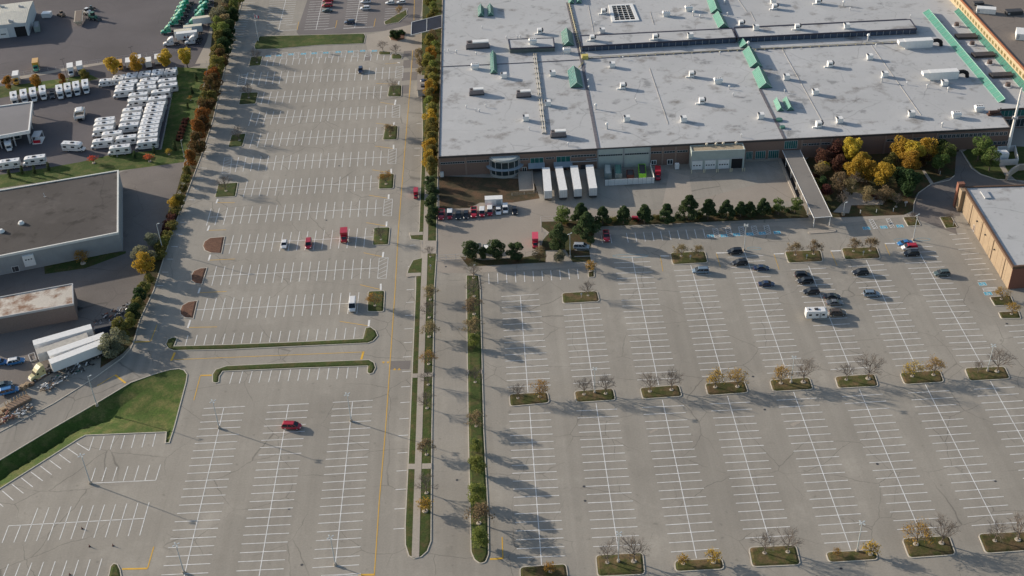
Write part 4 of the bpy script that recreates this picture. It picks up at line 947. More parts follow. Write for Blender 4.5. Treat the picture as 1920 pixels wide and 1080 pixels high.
# big white air handlers
for i, (xl, xr, y, l) in enumerate(((1694,1746,90,'big white air handler near the raised roof with a bent black duct'),(1740,1794,149,'big white air handler nearest the green strip with a black duct'))):
    a, b = G(xl, y, ZR), G(xr, y-3, ZR); o = thing('air_handler', l, 'air handler', ((a+b)/2)[:], math.atan2(b.y-a.y, b.x-a.x), 'big white air handlers'); L2 = (b-a).length/2
    m = MB(); m.box(-L2, L2, -1.3, 1.7, .25, 3.2); m.box(-L2+.3, L2-.3, -1.1, 1.5, 0, .25); obj('cabinet', m, WHITEM, o)
    obj('intake_hood', MB().hexa([(-L2-2.4,-1.1,1.9),(-L2,-1.1,.4),(-L2,1.5,.4),(-L2-2.4,1.5,1.9)], [(-L2-2.4,-1.1,3.1),(-L2,-1.1,3.15),(-L2,1.5,3.15),(-L2-2.4,1.5,3.1)]), WHITEM, o)
    m = MB(); pth = [Vector((L2, .2, 2.2)), Vector((L2+2.2, .2, 2.4)), Vector((L2+3.6, .2, 1.6)), Vector((L2+3.9, .2, 0))]
    for p, q in zip(pth[:-1], pth[1:]): m.tube(p, q, .75, n=8)
    obj('duct', m, BLACK, o)
# assorted small vents
def vent_proto():
    o = thing('vent_pipe', '-', 'vent pipe'); obj('pipe', MB().cyl((0, 0), .14, .14, 0, 1.0, 7), GREYM, o); obj('cap', MB().cyl((0, 0), .3, .18, 1.0, 1.3, 8), WHITEM, o); return o
VP = Proto(vent_proto)
vents = [(904,52,1),(834,96,.9),(841,94,.9),(856,99,1.3),(893,101,1),(874,201,1),(892,207,1),(899,208,1),(911,199,1),(1103,153,1.2),(1104,166,1.2),(1117,203,1.8),(1138,240,2),(1192,188,1),(1115,44,1),(970,70,1),(976,69,1),(1168,109,1),(1350,100,1),(1364,28,1.3),(1359,6,1.5),(1471,172,1),(1594,17,1),(1642,86,1),(1700,157,1),(1738,163,1.2),(1777,170,1.4),(1707,31,1),(1694,41,1),(1766,236,1.4),(1390,255,1),(992,242,1),(1367,165,1.2),(1375,178,1),(1312,32,1.2),(1402,88,2.2),(1627,74,2.2),(1653,152,1.8),(1581,9,1.8),(1065,272,1.1),(950,71,1),(1300,28,1.8)]
vents.sort(key=lambda v: v[0])
zone = lambda y: 'back' if y < 60 else ('middle' if y < 160 else 'front')
zc = {'back': [], 'middle': [], 'front': []}
for v in vents: zc[zone(v[1])].append(v)
for zn, vs_ in zc.items():
    for i, (x, y, s) in enumerate(vs_):
        VP.put(G(x, y+2, ZR), 0, 'small capped vent pipe, %s from the left on the %s of the factory roof' % (ORDW[i], zn), 'small vent pipes on the factory roof', s)
for i, (x, y, s) in enumerate(((1461,226,1.1),(1467,240,.9))):
    c = G(x, y, ZR); tag(obj('round_hatch', MB().cyl((c.x, c.y), 1.1*s, 1.0*s, ZR-.01, ZR+.7, 12), DGREEN), ['larger of two round green roof hatches near the seam', 'smaller of two round green roof hatches near the front edge'][i], 'roof hatch')
# plant on the yellow building's roof and boiler gear
for i, (x, y, l2, w2, h2, mt, l) in enumerate(((1848,20,3.6,1.5,2.2,WHITEM,'long white cabinet on the brown gravel roof behind the yellow wall'),(1915,66,2.2,3.2,2.6,WHITEM,'tall white unit on the brown roof at the right edge'),(1900,22,3.2,1.5,1.6,DARK,'dark rusty pipe rack on the brown roof near the right edge'),(1834,5,2,1,1.2,DARK,'low dark box on the brown roof at the top edge'))):
    c = G(x, y+4, ZY); o = thing('roof_cabinet', l, 'rooftop unit', c[:], -.35 if i < 2 else 0); obj('casing', MB().box(-l2, l2, -w2, w2, .15, h2), mt, o); obj('skid', MB().box(-l2+.2, l2-.2, -w2+.2, w2-.2, 0, .15), DARK, o)
    obj('grille', MB().box(-l2+.4, -l2+1.2, -w2-.04, -w2, .5, h2-.5), GREYM, o)
c = G(1864, 215, ZR); o = thing('pump_skid', 'cluster of dark rusty pumps at the right end of the roof', 'pump set', c[:])
m = MB(); m.box(-2.4, 2.2, -.9, .9, 0, .5); m.tube((-2, 0, 1.1), (1.6, 0, 1.1), .6, n=8); obj('tank', m, mat('rusty_iron', (.09,.05,.04), .8, .2, 2), o); obj('pipework', MB().tube((1.6, .3, .4), (2.3, .8, 2.2), .2, n=6).tube((-.5,-.8,.4),(1.5,-.8,.9),.15,n=5), DARK, o)
# ------------------------------------------------------------------ vehicles (forward is local +X)
def paint(name, col, rough=.28): return mat('paint_'+name, col, rough, .03, 1, coat=.6)
PT = dict(white=paint('white', (.72,.72,.71)), red=paint('red', (.40,.01,.025)), black=paint('black', (.010,.011,.013)), silver=paint('silver', (.34,.37,.40), .35), navy=paint('navy', (.015,.03,.075)),
          blue=paint('blue', (.03,.16,.38)), grey=paint('grey', (.13,.14,.15)), teal=paint('teal_grey', (.07,.10,.10)), brown=paint('brown', (.085,.06,.04)), green=paint('green', (.03,.30,.19)), bluegrey=paint('bluegrey', (.16,.22,.28)),
          beige=paint('beige', (.48,.43,.22)), yellow=paint('yellow', (.62,.33,.03)), lime=paint('lime', (.25,.60,.05)), pink=paint('bright_red', (.62,.06,.10)))
WIN = mat('vehicle_glass', (.015,.02,.025), .08, .2, 1)
HEADL = mat('headlight_lens', (.7,.72,.72), .2, .02, 1)
def wheels(o, xs, w, r=.34, tw=.22, dual=False):
    for x in xs:
        for s in (-1, 1):
            m = MB(); y = s*(w/2-tw/2); m.tube((x, y-tw/2, r), (x, y+tw/2, r), r, n=10)
            wh = obj('wheel', m, BLACK, o); obj('rim', MB().tube((x, y+s*tw*.45, r), (x, y+s*(tw/2+.02), r), r*.58, n=8), CHROME, wh)
def sect(x, w, z0, zs, zt, k=.88):
    return [(x, -w, z0), (x, w, z0), (x, w*1.0, zs), (x, w*k, zt), (x, -w*k, zt), (x, -w*1.0, zs)]
def car(kind, color, two=None):
    """two: colour of the roof and upper body where it differs"""
    S = dict(sedan=(4.75, 1.84, .34, .92, 1.44), suv=(4.75, 1.92, .4, 1.08, 1.72), hatch=(4.2, 1.78, .34, .95, 1.5), minivan=(5.05, 1.98, .36, 1.05, 1.76), van=(5.6, 2.05, .4, 1.3, 2.35), pickup=(5.75, 2.0, .45, 1.12, 1.86), smallvan=(4.7, 1.85, .36, 1.1, 1.85))[kind]
    L, Wd, z0, zb, zt = S; w = Wd/2; c = PT[color]; c2 = PT[two] if two else c
    o = thing('parked_'+dict(sedan='car', suv='suv', hatch='hatchback', minivan='minivan', van='van', pickup='pickup', smallvan='van')[kind], '-', dict(sedan='car', suv='car', hatch='car', minivan='minivan', van='van', pickup='pickup truck', smallvan='van')[kind])
    h = L/2
    hood = zb-.12 if kind not in ('van', 'smallvan') else zb-.1
    fx = {'sedan': .27, 'suv': .26, 'hatch': .24, 'minivan': .31, 'van': .34, 'pickup': .2, 'smallvan': .3}[kind]*L   # windscreen foot
    rings = [sect(-h, w*.84, z0+.1, zb*.75, zb*.93), sect(-h+.18, w*.95, z0, zb*.8, zb), sect(-h+.9, w, z0, zb*.85, zb), sect(0, w, z0, zb*.85, zb), sect(fx, w, z0, zb*.82, zb), sect(h-.7, w*.97, z0, hood*.82, hood), sect(h-.15, w*.9, z0, hood*.68, hood*.8), sect(h, w*.78, z0+.08, hood*.55, hood*.66)]
    obj('body', MB().loft(rings), c, o, smooth=False)
    if kind == 'pickup':
        ra, rb_, ta, tb_ = -.35, fx, -.15, fx-.7
        m = MB(); m.box(-h+.12, -.45, -w*.82, w*.82, zb, zb+.02); obj('cargo_bed', m, BLACK, o)
        m = MB(); m.box(-h+.05, -.4, w*.82, w*.98, zb-.02, zb+.14); m.box(-h+.05, -.4, -w*.98, -w*.82, zb-.02, zb+.14); m.box(-h+.0, -h+.12, -w*.95, w*.95, zb-.02, zb+.14); obj('bed_side', m, c, o)
    else:
        ra, rb_ = {'sedan': (-h+.85, fx), 'suv': (-h+.12, fx), 'hatch': (-h+.12, fx), 'minivan': (-h+.08, fx+.1), 'van': (-h+.05, fx+.2), 'smallvan': (-h+.06, fx+.1)}[kind]
        ta, tb_ = {'sedan': (-h+1.55, fx-.85), 'suv': (-h+.5, fx-.75), 'hatch': (-h+.55, fx-.8), 'minivan': (-h+.4, fx-.85), 'van': (-h+.2, fx-.75), 'smallvan': (-h+.25, fx-.75)}[kind]
    gw, tw_ = w*.94, w*.78 if kind not in ('van', 'smallvan') else w*.86
    solid = kind in ('van', 'smallvan')
    m = MB(); m.hexa([(ra,-gw,zb-.02),(rb_,-gw,zb-.02),(rb_,gw,zb-.02),(ra,gw,zb-.02)], [(ta,-tw_,zt-.06),(tb_,-tw_,zt-.06),(tb_,tw_,zt-.06),(ta,tw_,zt-.06)])
    obj('window', m, WIN, o)
    m = MB(); m.hexa([(ta-.04,-tw_-.02,zt-.07),(tb_+.03,-tw_-.02,zt-.07),(tb_+.03,tw_+.02,zt-.07),(ta-.04,tw_+.02,zt-.07)], [(ta+.1,-tw_*.9,zt),(tb_-.12,-tw_*.9,zt),(tb_-.12,tw_*.9,zt),(ta+.1,tw_*.9,zt)])
    def pillar(t, wd):
        for s in (-1, 1):
            b0 = Vector((ra+(rb_-ra)*t, s*(gw+.005), zb-.02)); b1 = Vector((ta+(tb_-ta)*t, s*(tw_+.01), zt-.06)); v = Vector((wd, 0, 0)); e = Vector((0, s*.012, 0))
            m.hexa([tuple(b0-v-e*2), tuple(b0+v-e*2), tuple(b0+v+e), tuple(b0-v+e)], [tuple(b1-v-e*2), tuple(b1+v-e*2), tuple(b1+v+e), tuple(b1-v+e)])
    for t, wd in ((.0, .09), (.42, .06), (1.0, .06)): pillar(t, wd)
    if kind in ('suv', 'minivan'): pillar(.72, .06)
    if solid:
        for s in (-1, 1):     # blind cargo side
            b = [Vector((ra, s*(gw+.01), zb-.02)), Vector((ra+(rb_-ra)*.6, s*(gw+.01), zb-.02)), Vector((ta+(tb_-ta)*.6, s*(tw_+.02), zt-.05)), Vector((ta, s*(tw_+.02), zt-.05))]; e = Vector((0, s*.02, 0))
            m.hexa([tuple(p-e) for p in b], [tuple(p+e) for p in b])
        m.hexa([(ra-.02,-gw,zb-.02),(ra+.02,-gw,zb-.02),(ra+.02,gw,zb-.02),(ra-.02,gw,zb-.02)], [(ta-.03,-tw_,zt-.06),(ta+.02,-tw_,zt-.06),(ta+.02,tw_,zt-.06),(ta-.03,tw_,zt-.06)])
    if kind in ('suv', 'minivan'):
        for s in (-1, 1): m.box(ta+.2, tb_-.3, s*tw_*.85-.03, s*tw_*.85+.03, zt, zt+.06)
    obj('roof', m, c2, o)
    if two: obj('hood_panel', MB().hexa([(fx+.1,-w*.75,hood+.02),(h-.75,-w*.7,hood-.03),(h-.75,w*.7,hood-.03),(fx+.1,w*.75,hood+.02)], [(fx+.1,-w*.75,hood+.13),(h-.75,-w*.7,hood+.02),(h-.75,w*.7,hood+.02),(fx+.1,w*.75,hood+.13)]), c, o)
    for s in (-1, 1):
        obj('headlight', MB().box(h-.22, h-.05, s*w*.72-.16, s*w*.72+.16, hood*.66, hood*.82), HEADL, o)
        obj('tail_light', MB().box(-h-.01, -h+.12, s*w*.7-.14, s*w*.7+.14, zb*.7, zb*.88), REDG, o)
        obj('mirror', MB().box(fx-.25, fx-.1, s*(w+.02), s*(w+.17), zb, zb+.14), c, o) if s*1 == s else None
    wheels(o, (h-.95, -h+.95), Wd*.99, .34 if kind in ('sedan', 'hatch') else .38)
    return o
_C = {}
def carp(kind, color, two=None):
    k = (kind, color, two)
    if k not in _C: _C[k] = Proto(lambda: car(kind, color, two))
    return _C[k]
def put_car(kind, color, x, y, dx, dy, label, group=None, two=None, sc=None, z=0.02):
    o = carp(kind, color, two).put(G(x, y, .75) - Vector((0, 0, .75-z)), head(x, y, dx, dy), label, group, sc); return o
CARS = [
 ('suv','navy',655.5,41,-10,.6,'dark blue car at the bottom of the third bay row of the top car park'),
 ('suv','white',684.5,15,-10,.6,'white car facing left, lower of two at the third row spine'),('suv','white',685.5,2.5,-10,.6,'white car facing left at the top edge above another white car'),
 ('hatch','white',731,4.5,-10,.6,'white hatchback left of a pair near the top accessible bays'),('hatch','white',752,3.5,-10,.6,'white hatchback right of a pair near the top accessible bays'),
 ('minivan','red',613.5,9.5,-10,.6,'red van facing left in the top car park above a grey car'),('minivan','red',615,0,-10,.6,'red van cut by the top edge of the photo'),('sedan','teal',613.5,19,-10,.6,'grey green car parked just below the red vans'),
 ('suv','navy',676,131,-.6,10,'lone dark car facing the camera in the upper left car park'),
 ('hatch','white',533,457.5,-2,10,'white hatchback facing the camera, leftmost of three in the left car park'),('minivan','red',578.5,456.5,-.8,10,'red minivan facing the camera between white hatchback and red step van'),
 ('van','white',661,572.5,-.8,10,'white panel van facing the camera beside a kerbed island with bare tree'),('minivan','red',547,798,10,.3,'red minivan facing right, alone in the lower left car park'),
 ('minivan','silver',1090,461.5,10,.3,'silver van with black windows parked against the kerb by the pines'),('pickup','red',1137,442.5,1.2,10,'bright red pickup parked under the pines by the works wall'),
 ('suv','black',1377.5,471,-10,.6,'black car right beside the foot of the lamp post, topmost of its group'),('suv','black',1387.5,492,-10,.6,'black car below the lamp post car, second in the row'),('sedan','navy',1428,501.5,10,-.2,'dark saloon facing right beside two black cars'),
 ('minivan','bluegrey',1313.5,507,-10,.3,'light blue grey minivan just under the first kerbed island with bushes'),('sedan','navy',1437.5,531.5,10,-.2,'dark saloon lowest in the column under the lamp post'),
 ('suv','black',1505.5,515,10,-.3,'black car, upper one of two parked close together'),('suv','black',1510,526,-10,.6,'black car, lower one of two parked close together'),('suv','black',1521,546,-10,.5,'black car just above the travel trailer group on the left'),
 ('sedan','black',1560.5,555,10,-.1,'black saloon above the grey saloon near the travel trailer'),('sedan','grey',1565,566.5,10,-.1,'grey saloon directly above the brown car towing the trailer'),('suv','brown',1571,586,10,-.2,'brown car hitched in front of the white travel trailer'),
 ('suv','black',1613.5,510,-10,.6,'black car alone under the third kerbed bush island'),('suv','bluegrey',1634.5,550.5,10,-.2,'grey car facing right, alone below and right of the black cars'),
 ('sedan','blue',1697,455,-10,1,'blue saloon parked at the base of the tall lamp post, right side'),('smallvan','white',1705,463.5,-10,.5,'white van with red roof between blue and black cars',),('suv','black',1709,474.5,-10,.4,'black car directly below the red roofed van'),('suv','teal',1766,512,-10,.6,'grey green car alone near the tan building'),
 ('suv','blue',30,677,10,-2,'bright blue car with pale roof left of the parked trailers'),('sedan','blue',-1,678.5,10,-1,'blue car cut by the left edge of the photo'),('minivan','blue',17,732,10,-2.5,'deep blue van at the left edge near the pallets'),('sedan','teal',6,721,10,-2.5,'dark green grey car behind the deep blue van'),
 ('pickup','red',827.5,402,-.5,10,'red pickup at the left end of the works vehicle row'),('smallvan','white',843.5,402,-.4,10,'white van with a red bonnet, second from left in the works row'),('sedan','black',859.5,402.5,-.3,10,'black saloon in the works row, left of another dark car'),('sedan','black',874,401.5,-.3,10,'dark saloon in the works row just left of the red tow truck'),
 ('pickup','red',888.5,398,-.2,10,'red truck with white frame in the middle of the works row'),('smallvan','white',904,398,-.1,10,'red bonnet van right of the red truck'),('smallvan','white',918.5,395.5,0,10,'red bonnet van next to the white saloon'),('sedan','white',934.5,394,.2,10,'white saloon in the works row'),('smallvan','white',947.5,391.5,.4,10,'white van with roof rack in the works row'),('sedan','black',965,393.5,1,10,'black saloon at the right end of the works row'),
]
for c in CARS:
    two = None; kd, colr = c[0], c[1]
    if c[6] .startswith('white van with red roof'): kd, colr, two = 'smallvan', 'white', 'red'
    if 'red bonnet' in c[6]: kd, colr, two = 'smallvan', 'red', 'white'
    if c[6].startswith('bright blue car with pale roof'): two = 'white'
    grp = 'dark cars in the right car park' if c[1] in ('black', 'navy') and c[2] > 1300 else ('vehicles in the works row' if 400 > c[3] > 390 or (402.6 >= c[3] > 389 and c[2] < 970) else None)
    put_car(kd, colr, c[2], c[3], c[4], c[5], c[6], grp, two)
# ---- motorhomes
ACC = mat('stripe_grey', (.10,.11,.13), .4, .1, 1)
def motorhome(L=7.6):
    o = thing('motorhome', '-', 'motorhome'); h = L/2; w = 1.2; cb = h-2.0
    m = MB(); m.box(-h, cb, -w, w, .55, 3.05); m.loft([sect(cb-.01, w, 1.95, 2.6, 3.05, .98), sect(cb+.75, w*.97, 2.0, 2.6, 2.95, .95), sect(cb+1.15, w*.85, 2.15, 2.45, 2.7, .9)])
    b = obj('body', m, PT['white'], o)
    m = MB(); m.loft([sect(cb, .98, .5, 1.3, 1.95, .85), sect(cb+.7, .98, .5, 1.3, 1.9, .8), sect(cb+1.15, .97, .5, 1.1, 1.25, .9), sect(h-.1, .85, .5, .9, 1.05, .9), sect(h, .75, .55, .8, .9, .9)]); obj('cab', m, PT['white'], o)
    obj('windshield', MB().hexa([(cb+1.1,-.85,1.27),(cb+1.2,-.85,1.27),(cb+1.2,.85,1.27),(cb+1.1,.85,1.27)], [(cb+.68,-.72,1.95),(cb+.78,-.72,1.95),(cb+.78,.72,1.95),(cb+.68,.72,1.95)]), WIN, o)
    for s in (-1, 1):
        obj('cab_window', MB().box(cb+.1, cb+.75, s*.96-.04, s*.96+.04, 1.3, 1.75), WIN, o)
        for a, b_ in ((-h+.6, -h+1.7), (-.4, .8)): obj('window', MB().box(a, b_, s*w-.03, s*w+.03, 1.7, 2.3), WIN, o)
        m = MB(); m.hexa([(-h+.05, s*w-.02, .9), (cb-.6, s*w-.02, 1.25), (cb-.6, s*w+.015, 1.25), (-h+.05, s*w+.015, .9)], [(-h+.05, s*w-.02, 1.02), (cb-.6, s*w-.02, 1.33), (cb-.6, s*w+.015, 1.33), (-h+.05, s*w+.015, 1.02)])
        m.hexa([(-h+.05, s*w-.02, 1.9), (-h+2.2, s*w-.02, 1.1), (-h+2.2, s*w+.015, 1.1), (-h+.05, s*w+.015, 1.9)], [(-h+.05, s*w-.02, 2.1), (-h+2.2, s*w-.02, 1.2), (-h+2.2, s*w+.015, 1.2), (-h+.05, s*w+.015, 2.1)]); obj('side_stripe', m, ACC, o)
    obj('air_conditioner', MB().hexa([(-.9,-.4,3.05),(.4,-.4,3.05),(.4,.4,3.05),(-.9,.4,3.05)], [(-.7,-.3,3.32),(.2,-.3,3.32),(.2,.3,3.32),(-.7,.3,3.32)]), DARK, o)
    m = MB(); m.box(1.3, 1.7, -.2, .2, 3.05, 3.15); m.box(-2.6, -2.2, -.5, -.1, 3.05, 3.15); obj('roof_hatch', m, GREYM, o)
    obj('awning_roller', MB().tube((-h+.8, -w-.06, 2.9), (cb-.4, -w-.06, 2.9), .08, n=6), DARK, o)
    obj('ladder', MB().box(-h-.08, -h-.03, .5, .9, .8, 3.0), GREYM, o)
    wheels(o, (h-.75, -h+2.0), 2.2, .4); return o
MH = Proto(motorhome)
D_ = (-10, 1.0)
def mh(cols, phrase, d=D_, grp='motorhomes packed in the dealer yard', sc=1.08):
    for i, (x, y) in enumerate(cols):
        n = len(cols); lab = phrase if n == 1 else 'white motorhome, %s from the %s' % (ORDW[i], phrase)
        MH.put(G(x, y, 2.0)-Vector((0, 0, 1.99)), head(x, y, *d), lab, grp, sc)
mh([(26.5,184),(45,180),(62.5,176.5),(80.5,173)], 'left in the nose-down row, before the black truck', (1,10), 'motorhomes in the nose-down row', 1.06)
mh([(112,171.5),(127.5,168),(143.5,165),(160.5,161.5)], 'left in the nose-down row, after the black truck', (1,10), 'motorhomes in the nose-down row', 1.06)
mh([(196.5,153),(219,150.5),(243.5,146.5),(268.5,143.5),(293.5,140.5),(317,137.5)], 'left in the lower back row of the block', sc=(.72,1,.9))
mh([(222,146),(246.5,141.5),(270.5,138.5),(295,135.5),(319.5,132.5)], 'left in the topmost row of the block', sc=(.72,1,.9))
mh([(239,158.5),(232.5,166),(231,173.5)], 'back in the left stack under the two back rows')
mh([(278.5,154),(273,161.5),(274,169)], 'back in the second stack under the two back rows')
mh([(312,155),(313.5,164)], 'back in the right stack under the two back rows')
mh([(257.5,181.5),(257,191.5)], 'back of the pair in the block centre')
mh([(300,175.5),(293,189)], 'back of the pair beside the lawn fence')
mh([(291,199.5),(288,206.5),(286.5,213),(284.5,221),(281.5,228.5),(279.5,235.5),(277.5,243.5),(276,251),(275.5,259.5),(274.5,269.5)], 'back in the long right-hand stack')
mh([(246.5,210),(244.5,220),(243,228),(240,238.5)], 'back in the middle stack, lower block')
mh([(195,228.5),(194.5,236),(192.5,246)], 'back in the left stack, lower block')
mh([(208.5,254.5)], 'white motorhome half hidden behind the lower left motorhome')
mh([(191,268)], 'white motorhome at the lower left corner of the block'); mh([(235,262)], 'white motorhome between the corner one and the long right stack'); mh([(223,280)], 'white motorhome nearest the camera in the bottom row, beside a lawn lamp')
mh([(138,273.5)], 'lone white motorhome facing right on the open asphalt', (10,.4), None)
mh([(63.5,300)], 'white motorhome beside the verge, right of another at the left edge', (-10,1.2), None); mh([(15,307)], 'white motorhome beside the verge at the left edge of the photo', (-10,1.2), None)
MH.put(G(15,268,2)-Vector((0,0,1.99)), head(15,268,1,10), 'white motorhome parked under the showroom canopy')
put_car('pickup', 'black', 98, 178, .8, 10, 'black truck standing between the nose-down motorhomes')
# ---- travel trailer
def caravan():
    o = thing('travel_trailer', '-', 'travel trailer'); m = MB(); m.loft([sect(-3.2, 1.15, .6, 1.6, 2.8, .97), sect(-3.0, 1.2, .5, 2.6, 3.0, .97), sect(2.6, 1.2, .5, 2.6, 3.0, .97), sect(3.2, 1.15, .6, 1.7, 2.5, .97)]); obj('body', m, PT['white'], o)
    for s in (-1, 1):
        for a, b in ((-2.4,-1.5),(-.3,.5),(1.6,2.4)): obj('window', MB().box(a, b, s*1.2-.02, s*1.2+.03, 1.5, 2.1), WIN, o)
        obj('door', MB().box(.8, 1.4, s*1.2-.02, s*1.2+.025, .7, 2.4), GREYM, o)
    obj('air_conditioner', MB().box(-.6, .5, -.4, .4, 3.0, 3.25), DARK, o); obj('roof_hatch', MB().box(-2.4, -1.9, -.3, .3, 3.0, 3.12), DARK, o); m = MB(); m.tube((3.1,-.5,.5),(4.3,0,.5),.05,n=5); m.tube((3.1,.5,.5),(4.3,0,.5),.05,n=5); obj('hitch', m, DARK, o)
    wheels(o, (-.9, .0), 2.2, .35); return o
o = caravan(); o.scale = (.93,.98,.95); o.location = G(1530, 586.5, 1.6)-Vector((0,0,1.58)); o.rotation_euler = (0,0,head(1530,586,10,-.3)); tag(o, 'white travel trailer with dark windows hitched behind a brown car', 'travel trailer')
# ---- tractors and trailers
def tractor(c):
    o = thing('semi_tractor', '-', 'truck'); m = MB(); m.box(-3.4, 1.0, -.5, .5, .7, 1.0); obj('chassis', m, DARK, o)
    m = MB(); m.loft([sect(-1.2, 1.2, .7, 2.6, 3.75, .9), sect(-.3, 1.2, .6, 2.5, 3.7, .88), sect(.7, 1.2, .6, 2.2, 3.1, .85), sect(1.35, 1.15, .6, 1.9, 2.45, .85), sect(1.75, 1.1, .6, 1.5, 1.8, .9)]); obj('cab', m, PT[c], o)
    m = MB(); m.loft([sect(1.75, 1.0, .55, 1.5, 1.78, .85), sect(2.8, .95, .5, 1.2, 1.55, .8), sect(3.2, .8, .5, 1.0, 1.25, .8)]); obj('hood', m, PT[c], o)
    obj('windshield', MB().hexa([(1.7,-.95,1.82),(1.8,-.95,1.82),(1.8,.95,1.82),(1.7,.95,1.82)], [(1.3,-.85,2.42),(1.42,-.85,2.42),(1.42,.85,2.42),(1.3,.85,2.42)]), WIN, o)
    for s in (-1, 1):
        obj('window', MB().box(.75, 1.35, s*1.19-.04, s*1.19+.03, 1.75, 2.25), WIN, o); obj('sleeper_window', MB().box(-.8, -.4, s*1.2-.04, s*1.2+.03, 1.9, 2.3), WIN, o); obj('fuel_tank', MB().tube((-1.0, s*.95, .75), (.6, s*.95, .75), .3, n=8), CHROME, o)
    m = MB(); m.box(3.15, 3.35, -1.1, 1.1, .4, .75); obj('bumper', m, CHROME, o); m = MB(); m.cyl((-2.2, 0), .5, .5, 1.0, 1.15, 10); obj('fifth_wheel', m, DARK, o)
    wheels(o, (2.3, -1.9, -3.0), 2.4, .5, .3); return o
TR = {c: Proto(lambda c=c: tractor(c)) for c in ('green', 'white', 'beige')}
def put_tr(c, x, y, dx, dy, label, grp=None): TR[c].put(G(x, y, 1.6)-Vector((0,0,1.59)), head(x, y, dx, dy), label, grp)
for i, (x, y) in enumerate(((349,3),(344,10.5),(341,17.5),(338,26),(333.5,32),(329,40.5))): put_tr('green', x, y, -10, 1.2, 'green truck cab, %s from the back of the left line' % ORDW[i], 'green truck cabs in the yard')
put_tr('green', 315, 56, -10, 1.2, 'green truck cab standing alone in front of the left line', 'green truck cabs in the yard')
for i, (x, y) in enumerate(((386,1),(384,12),(377,17.5),(378,25),(373,31))): put_tr('green', x, y, -10, 1.4, 'green truck cab, %s from the back of the right line' % ORDW[i], 'green truck cabs in the yard')
put_tr('green', 361, 43.5, -10, 1.2, 'green truck cab half hidden behind a white trailer', 'green truck cabs in the yard')
put_tr('white', 320, 78.5, -10, 1.2, 'white truck cab at the near left corner of the truck yard', 'white truck cabs in the yard'); put_tr('white', 360.5, 76, -10, 1.2, 'white truck cab right of the trailer with dark marks', 'white truck cabs in the yard'); put_tr('white', 363, 69, -10, 1.2, 'white truck cab just behind another white cab', 'white truck cabs in the yard')
put_tr('beige', 74, 697, -10, 5.4, 'beige truck cab coupled to the long white trailer lower left')
def trailer(L=13.5, H=4.05, top=None, wall=None):
    o = thing('semi_trailer', '-', 'trailer'); h = L/2
    obj('box', MB().box(-h, h, -1.28, 1.28, 1.15, H-.03), wall or PT['white'], o); obj('roof', MB().box(-h-.02, h+.02, -1.3, 1.3, H-.03, H), top or WHITEM, o)
    m = MB(); m.box(-h-.06, -h, -1.25, -.03, 1.2, H-.12); m.box(-h-.06, -h, .03, 1.25, 1.2, H-.12); obj('rear_door', m, WHITEM, o)
    m = MB(); [m.box(-h-.1, -h-.06, y-.03, y+.03, 1.2, H-.15) for y in (-.9,-.4,.4,.9)]; obj('lock_rod', m, GREYM, o)
    m = MB(); m.box(-h, h, -.55, .55, .9, 1.14); m.box(-h-.02, -h+.1, -1.2, 1.2, .45, .55); m.box(-h, -h+.1, -.7, -.6, .5, 1.0); m.box(-h, -h+.1, .6, .7, .5, 1.0); obj('frame', m, DARK, o)
    for s in (-1, 1): obj('landing_leg', MB().box(h-3.2, h-3.0, s*.8-.08, s*.8+.08, .02, 1.1), GREYM, o)
    wheels(o, (-h+1.3, -h+2.6), 2.45, .5, .3); return o
TL = Proto(lambda: trailer()); 
def between(P_, a, b, z, label, grp, L=13.5, H=4.05, cls=None):
    """a, b: front and rear ends of the roof's centre line in the picture"""
    p, q = G(*a, z), G(*b, z); d = p-q; s = d.length/L
    return P_.put(Vector(((p.x+q.x)/2, (p.y+q.y)/2, .02)), math.atan2(d.y, d.x), label, grp, (s, 1, z/H))
for i, (a, b) in enumerate((((1023.5,314),(1027.7,358)),((1047.7,312.5),(1056.3,356.5)),((1076,310.5),(1083.5,354.5)),((1105,309),(1112.3,352.8)))):
    between(TL, a, b, 4.05, 'white trailer backed out from the dock, %s from the left' % ORDW[i], 'white trailers at the loading docks')
between(TL, (62,643), (171,612), 4.05, 'rearmost long white trailer beside the brown shed', 'long white trailers lower left')
TL2 = Proto(lambda: trailer(top=mat('worn_trailer_roof', (.42,.40,.36), .7, .15, 1), wall=mat('worn_trailer_side', (.52,.53,.55), .5, .1, 1)))
between(TL2, (68,660), (164,628), 3.9, 'long trailer with a dirty grey roof, second from the shed', 'long white trailers lower left')
between(TL, (90,663.5), (196,627), 4.05, 'long white trailer, third from the shed', 'long white trailers lower left')
between(TL, (93,678.5), (195,639.5), 4.05, 'long white trailer coupled to the beige truck cab', 'long white trailers lower left')
TL3 = Proto(lambda: trailer(top=mat('cream_roof', (.62,.58,.46), .6, .1, 1), wall=mat('pale_blue_side', (.50,.55,.58), .5, .08, 1)))
between(TL3, (360,34), (394,29.5), 4.0, 'pale trailer with cream roof nearest the hedge, topmost of three', 'pale trailers by the hedge')
between(TL3, (343.5,49.5), (378,45.5), 4.0, 'pale trailer with cream roof, middle of three', 'pale trailers by the hedge')
between(TL3, (326,58), (359,54), 4.0, 'pale trailer with cream roof behind the trailer with dark marks', 'pale trailers by the hedge')
o = between(Proto(lambda: trailer()), (330,62), (369,57.5), 4.0, 'white trailer with three dark red marks on its side', None)
m = MB()
for k in range(3):
    x = 1.6-k*2.1
    m.add([(x-.95, 1.32, 1.7), (x+.95, 1.32, 1.7), (x, 1.32, 3.0), (x-.95, 1.3, 1.7), (x+.95, 1.3, 1.7), (x, 1.3, 3.0)], [(0, 1, 2), (3, 4, 5)]); m.box(x-.12, x+.12, 1.3, 1.33, 1.35, 1.7)
obj('dark_red_marks', m, mat('dark_red_ink', (.12,.03,.03), .6, .1, 1), o)
